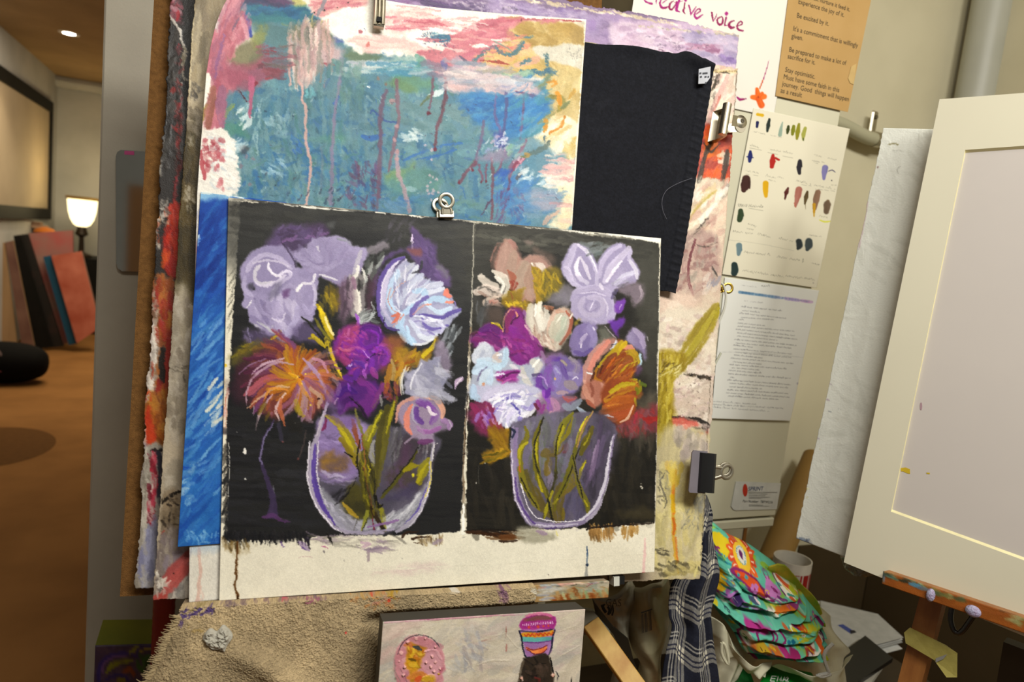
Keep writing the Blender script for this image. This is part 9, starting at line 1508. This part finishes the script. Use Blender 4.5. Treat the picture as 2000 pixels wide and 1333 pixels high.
# ---------------------------------------------------------------- papers, notebook, tin, tube, red hose
def papers():
 Q=[(1592,1186),(1704,1212),(1757,1258),(1600,1300)];r=random.Random(4);WP=mat('white_paper','dadad4',.7,spec=.2);n=7
 names=['bottom','second lowest','third lowest','middle','third highest','second highest','topmost']
 for i in range(n):
  z=TZ+.004+.006*i;dx,dy=r.uniform(-9,9)-(n-1-i)*.5,r.uniform(-4,4)+(n-1-i)*2;q=[zz(x+dx+r.uniform(-4,4),y+dy-i*2.0,z)for x,y in Q]
  m=WP if i%3 else mat('grey_paper','b4b4ae',.7,spec=.2)
  o=tag(MB().quad(*q,(0,0,.0012)).build('loose_paper',m),'%s sheet in the loose pile of papers right of the patterned cloth'%names[i],'paper','loose paper pile')
  if i==n-1:
   k=MB();e=[zz(x,y,z+.0015)for x,y in((1636,1222),(1646,1220),(1672,1236),(1662,1239))];k.quad(*e,(0,0,.0003));k.build('printed_bar',mat('blue_bar','3c4c94',.5),o);k=MB();e=[zz(x,y,z+.0018)for x,y in((1659,1232),(1668,1231.5),(1673,1236),(1662,1239))];k.quad(*e,(0,0,.0003));k.build('printed_bar',mat('bar_end','15151c',.5),o)
 z=TZ+.052
 tag(MB().quad(*[zz(x,y,z)for x,y in((1668,1272),(1728,1296),(1700,1336),(1640,1340))],(0,0,-.012)).build('book',mat('cream_book','aca89c',.6)),'cream book under the black notebook at the bottom right','book')
 tag(MB().quad(*[zz(x,y,z+.014)for x,y in((1690,1242),(1744,1286),(1655,1346),(1646,1274))],(0,0,-.013)).build('notebook',mat('black_cover','0c0c0d',.35,spec=.5)),'black notebook lying on the papers beside the cream bag','notebook')
papers()
def tin():
 yy=1.36;c=yz(1549,1091,yy);r=abs(yz(1577,1091,yy)[0]-yz(1521,1091,yy)[0])*.47;z1=c[2];t=thing('paint_tin',(c[0],yy,TZ),'white and red tin standing behind the patterned cloth','tin')
 MB().lathe([(r,0),(r,z1-TZ),(r*.94,z1-TZ),(r*.94,.02)],(c[0],yy,TZ+.0005),seg=40,cap=False).build('can',mat('tin_white','ccc6b8',.35),t,True)
 def wrap(a0,a1,h0,h1,rr):
  m=MB();n=14;A=np.linspace(a0,a1,n);m.add([(c[0]+rr*math.cos(a),yy+rr*math.sin(a),z1+h)for h in(h0,h1)for a in A],[(i,i+1,n+i+1,n+i)for i in range(n-1)]);return m
 a=math.atan2(-yy,-c[0])
 b=wrap(a-1.5,a+1.5,-.24,-.028,r*1.004);b.build('red_band',mat('tin_red','98201c',.4),t,True,False)
 k=MB()
 for a0,a1,a2,h0,h1 in((-.25,-.05,.05,-.030,-.075),(.30,.5,.62,-.030,-.085)):
  v=[(c[0]+r*1.01*math.cos(a+q),yy+r*1.01*math.sin(a+q),z1+h)for q,h in((a0,h0),(a1,h0),(a2,h1),(a2-.12,h1))];k.add(v,[(0,1,2,3)])
 k.build('white_letter',mat('tin_letter','b4aea0',.4),t,False,False)
tin()
def tubes():
 a,b=yz(1592,905,1.62),yz(1497,1128,1.46);d=unit(a-b);b2=b-d*((b[2]-TZ-.03)/d[2]);a2=a+d*.02;ax=unit(np.cross(d,[0,1,0]));R=.046
 tag(MB().lathe([(R,0),(R,np.linalg.norm(a2-b2)),(R*.93,np.linalg.norm(a2-b2)),(R*.93,.01)],b2,(ax,np.cross(d,ax),d),36,False).build('cardboard_tube',mat('brown_card','8c6c34',.7,c2='84642e',scale=6),smooth=True),'brown cardboard tube leaning in the corner behind the white canvas','tube')
 p0,p1=yz(316,1150,1.42),yz(322,1290,1.42);r=abs(yz(341,1200,1.42)[0]-yz(294,1200,1.42)[0])*.46;pr=[];z=0.
 while z<p0[2]+.05:pr+=[(r,z),(r*1.03,z+.006),(r*1.03,z+.011),(r,z+.0165)];z+=.0185
 tag(MB().lathe(pr,((p0[0]+p1[0])/2,1.42,.001),seg=36).build('ribbed_tube',mat('dark_red_plastic','6c0f12',.35),smooth=True),'dark red ribbed tube standing behind the lower left of the boards','tube')
tubes()
def mirror():
 P=[(226,306),(229,297),(236,293),(312,298),(312,532),(238,530),(230,524),(227,514)];y=YB-.012;t=thing('mirror',yz(255,530,y),'narrow rounded mirror hung on the grey wall beside the brown board','mirror')
 MB().poly([yz(*p,y)for p in P],(0,.006,0)).build('mirror_glass',mat('mirror_silver','c8c8c0',.06,1.,c2='c4c4bc'),t);MB().quad(*[yz(x,y2,y-.0015)for x,y2 in((243,294.5),(262,295.5),(262,303),(243,302))],(0,.0012,0)).build('pink_tape',mat('pink_tape','b8407c',.5),t)['label']='bright pink tape'
mirror()
# what the mirror shows: a brown board standing behind the photographer
tag(MB().box((-.445,-1.0,.83),(.05,.02,.83)).build('brown_plank',mat('plank_brown','8a6238',.6)),'tall brown plank reflected in the narrow wall mirror','plank')
def paint_lime():
 us=lines((1,.012));vs=lines((.5,.012),(1,.05));X,Y=grid_px((186,1262),(420,1256),(418,1640),(172,1650),us,vs);s=Sheet(X,Y,'3c2c40',111);P=Pen(s,140,1080,5.27)
 P.sc([(240,960),(840,940),(840,1333),(210,1333)],60,110,26,30,['46344c','34283a','4c3a44'],.7,.4,60);P.st([(280,1333),(290,1180),(350,1090),(480,1040),(600,1040),(680,1080)],[30,34,30,26,24,16],'2c2060',.95,.3);P.st([(320,1250),(330,1150),(420,1080),(560,1070)],20,'5c3c6c',.85,.3);P.st([(360,1240),(420,1160),(520,1120),(620,1110)],[20,50,50,26],'6c6c14',.95,.35);P.st([(600,1030),(660,990),(690,960)],[26,36,16],'74701c',.95,.3);P.st([(680,1080),(680,1000),(740,960),(840,970)],18,'2a1e58',.9,.3);P.st([(540,1230),(600,1200),(640,1260)],[30,44,26],'7c3c1c',.9,.35);P.sc([(660,1080),(840,1060),(800,1200),(660,1220)],14,70,26,70,['24481a','2f5a1c','1c3018'],.85,.3);P.st([(340,1320),(430,1270),(540,1270),(590,1333)],24,'28205c',.9,.3);P.st([(480,1320),(540,1310)],44,'6c6414',.9,.3);P.st([(700,1020),(780,990),(840,1000)],14,'8c7c1c',.9,.3)
 s.warp(1.,6.,.3);return s
def lime_canvas():
 yy=1.50;t=thing('leaning_canvas',(yz(300,1300,yy)[0],yy,0),'lime edged canvas with purple and green swirls at the bottom left','painting')
 S=paint_lime();G=on(S.X,S.Y,np.array([0,yy,0]),YN,S.h*.0006);G[...,2]=np.maximum(G[...,2],.004);link_mesh('painted_face',grid_mesh('painted_face',G,lin(S.c),-YN*.002),THICK,t)
 q=[yz(x,y,yy+.0025)for x,y in((186,1262),(420,1256),(418,1640),(172,1650))];
 for p in q:p[2]=max(p[2],.004)
 MB().quad(*q,(0,.10,0)).build('stretcher_edge',mat('lime_edge','70701a',.6,c2='64681a',scale=12),t)['label']='lime green edge'
lime_canvas()
def wrap_plastic():
 X,Y=coons([(1640,1085),(1680,1090),(1722,1112)],[(1722,1112),(1712,1122),(1690,1128)],[(1660,1122),(1676,1126),(1690,1128)],[(1640,1085),(1648,1108),(1660,1122)],50,40);U,V=np.meshgrid(np.linspace(0,1,50),np.linspace(0,1,40))
 tag(link_mesh('bubble_wrap',grid_mesh('bubble_wrap',on(X,Y,BP-BN*.045,BN,.012*np.sin(U*math.pi)+(nz(X,Y,2.,4,0)-.5)*.012),np.zeros(X.shape+(3,),np.float32)+lin('6c6a58'),-BN*.006),plastic('clear_wrap','6c6a58',.2)),'crumpled clear plastic poking out under the mount board corner','plastic wrap')
wrap_plastic()
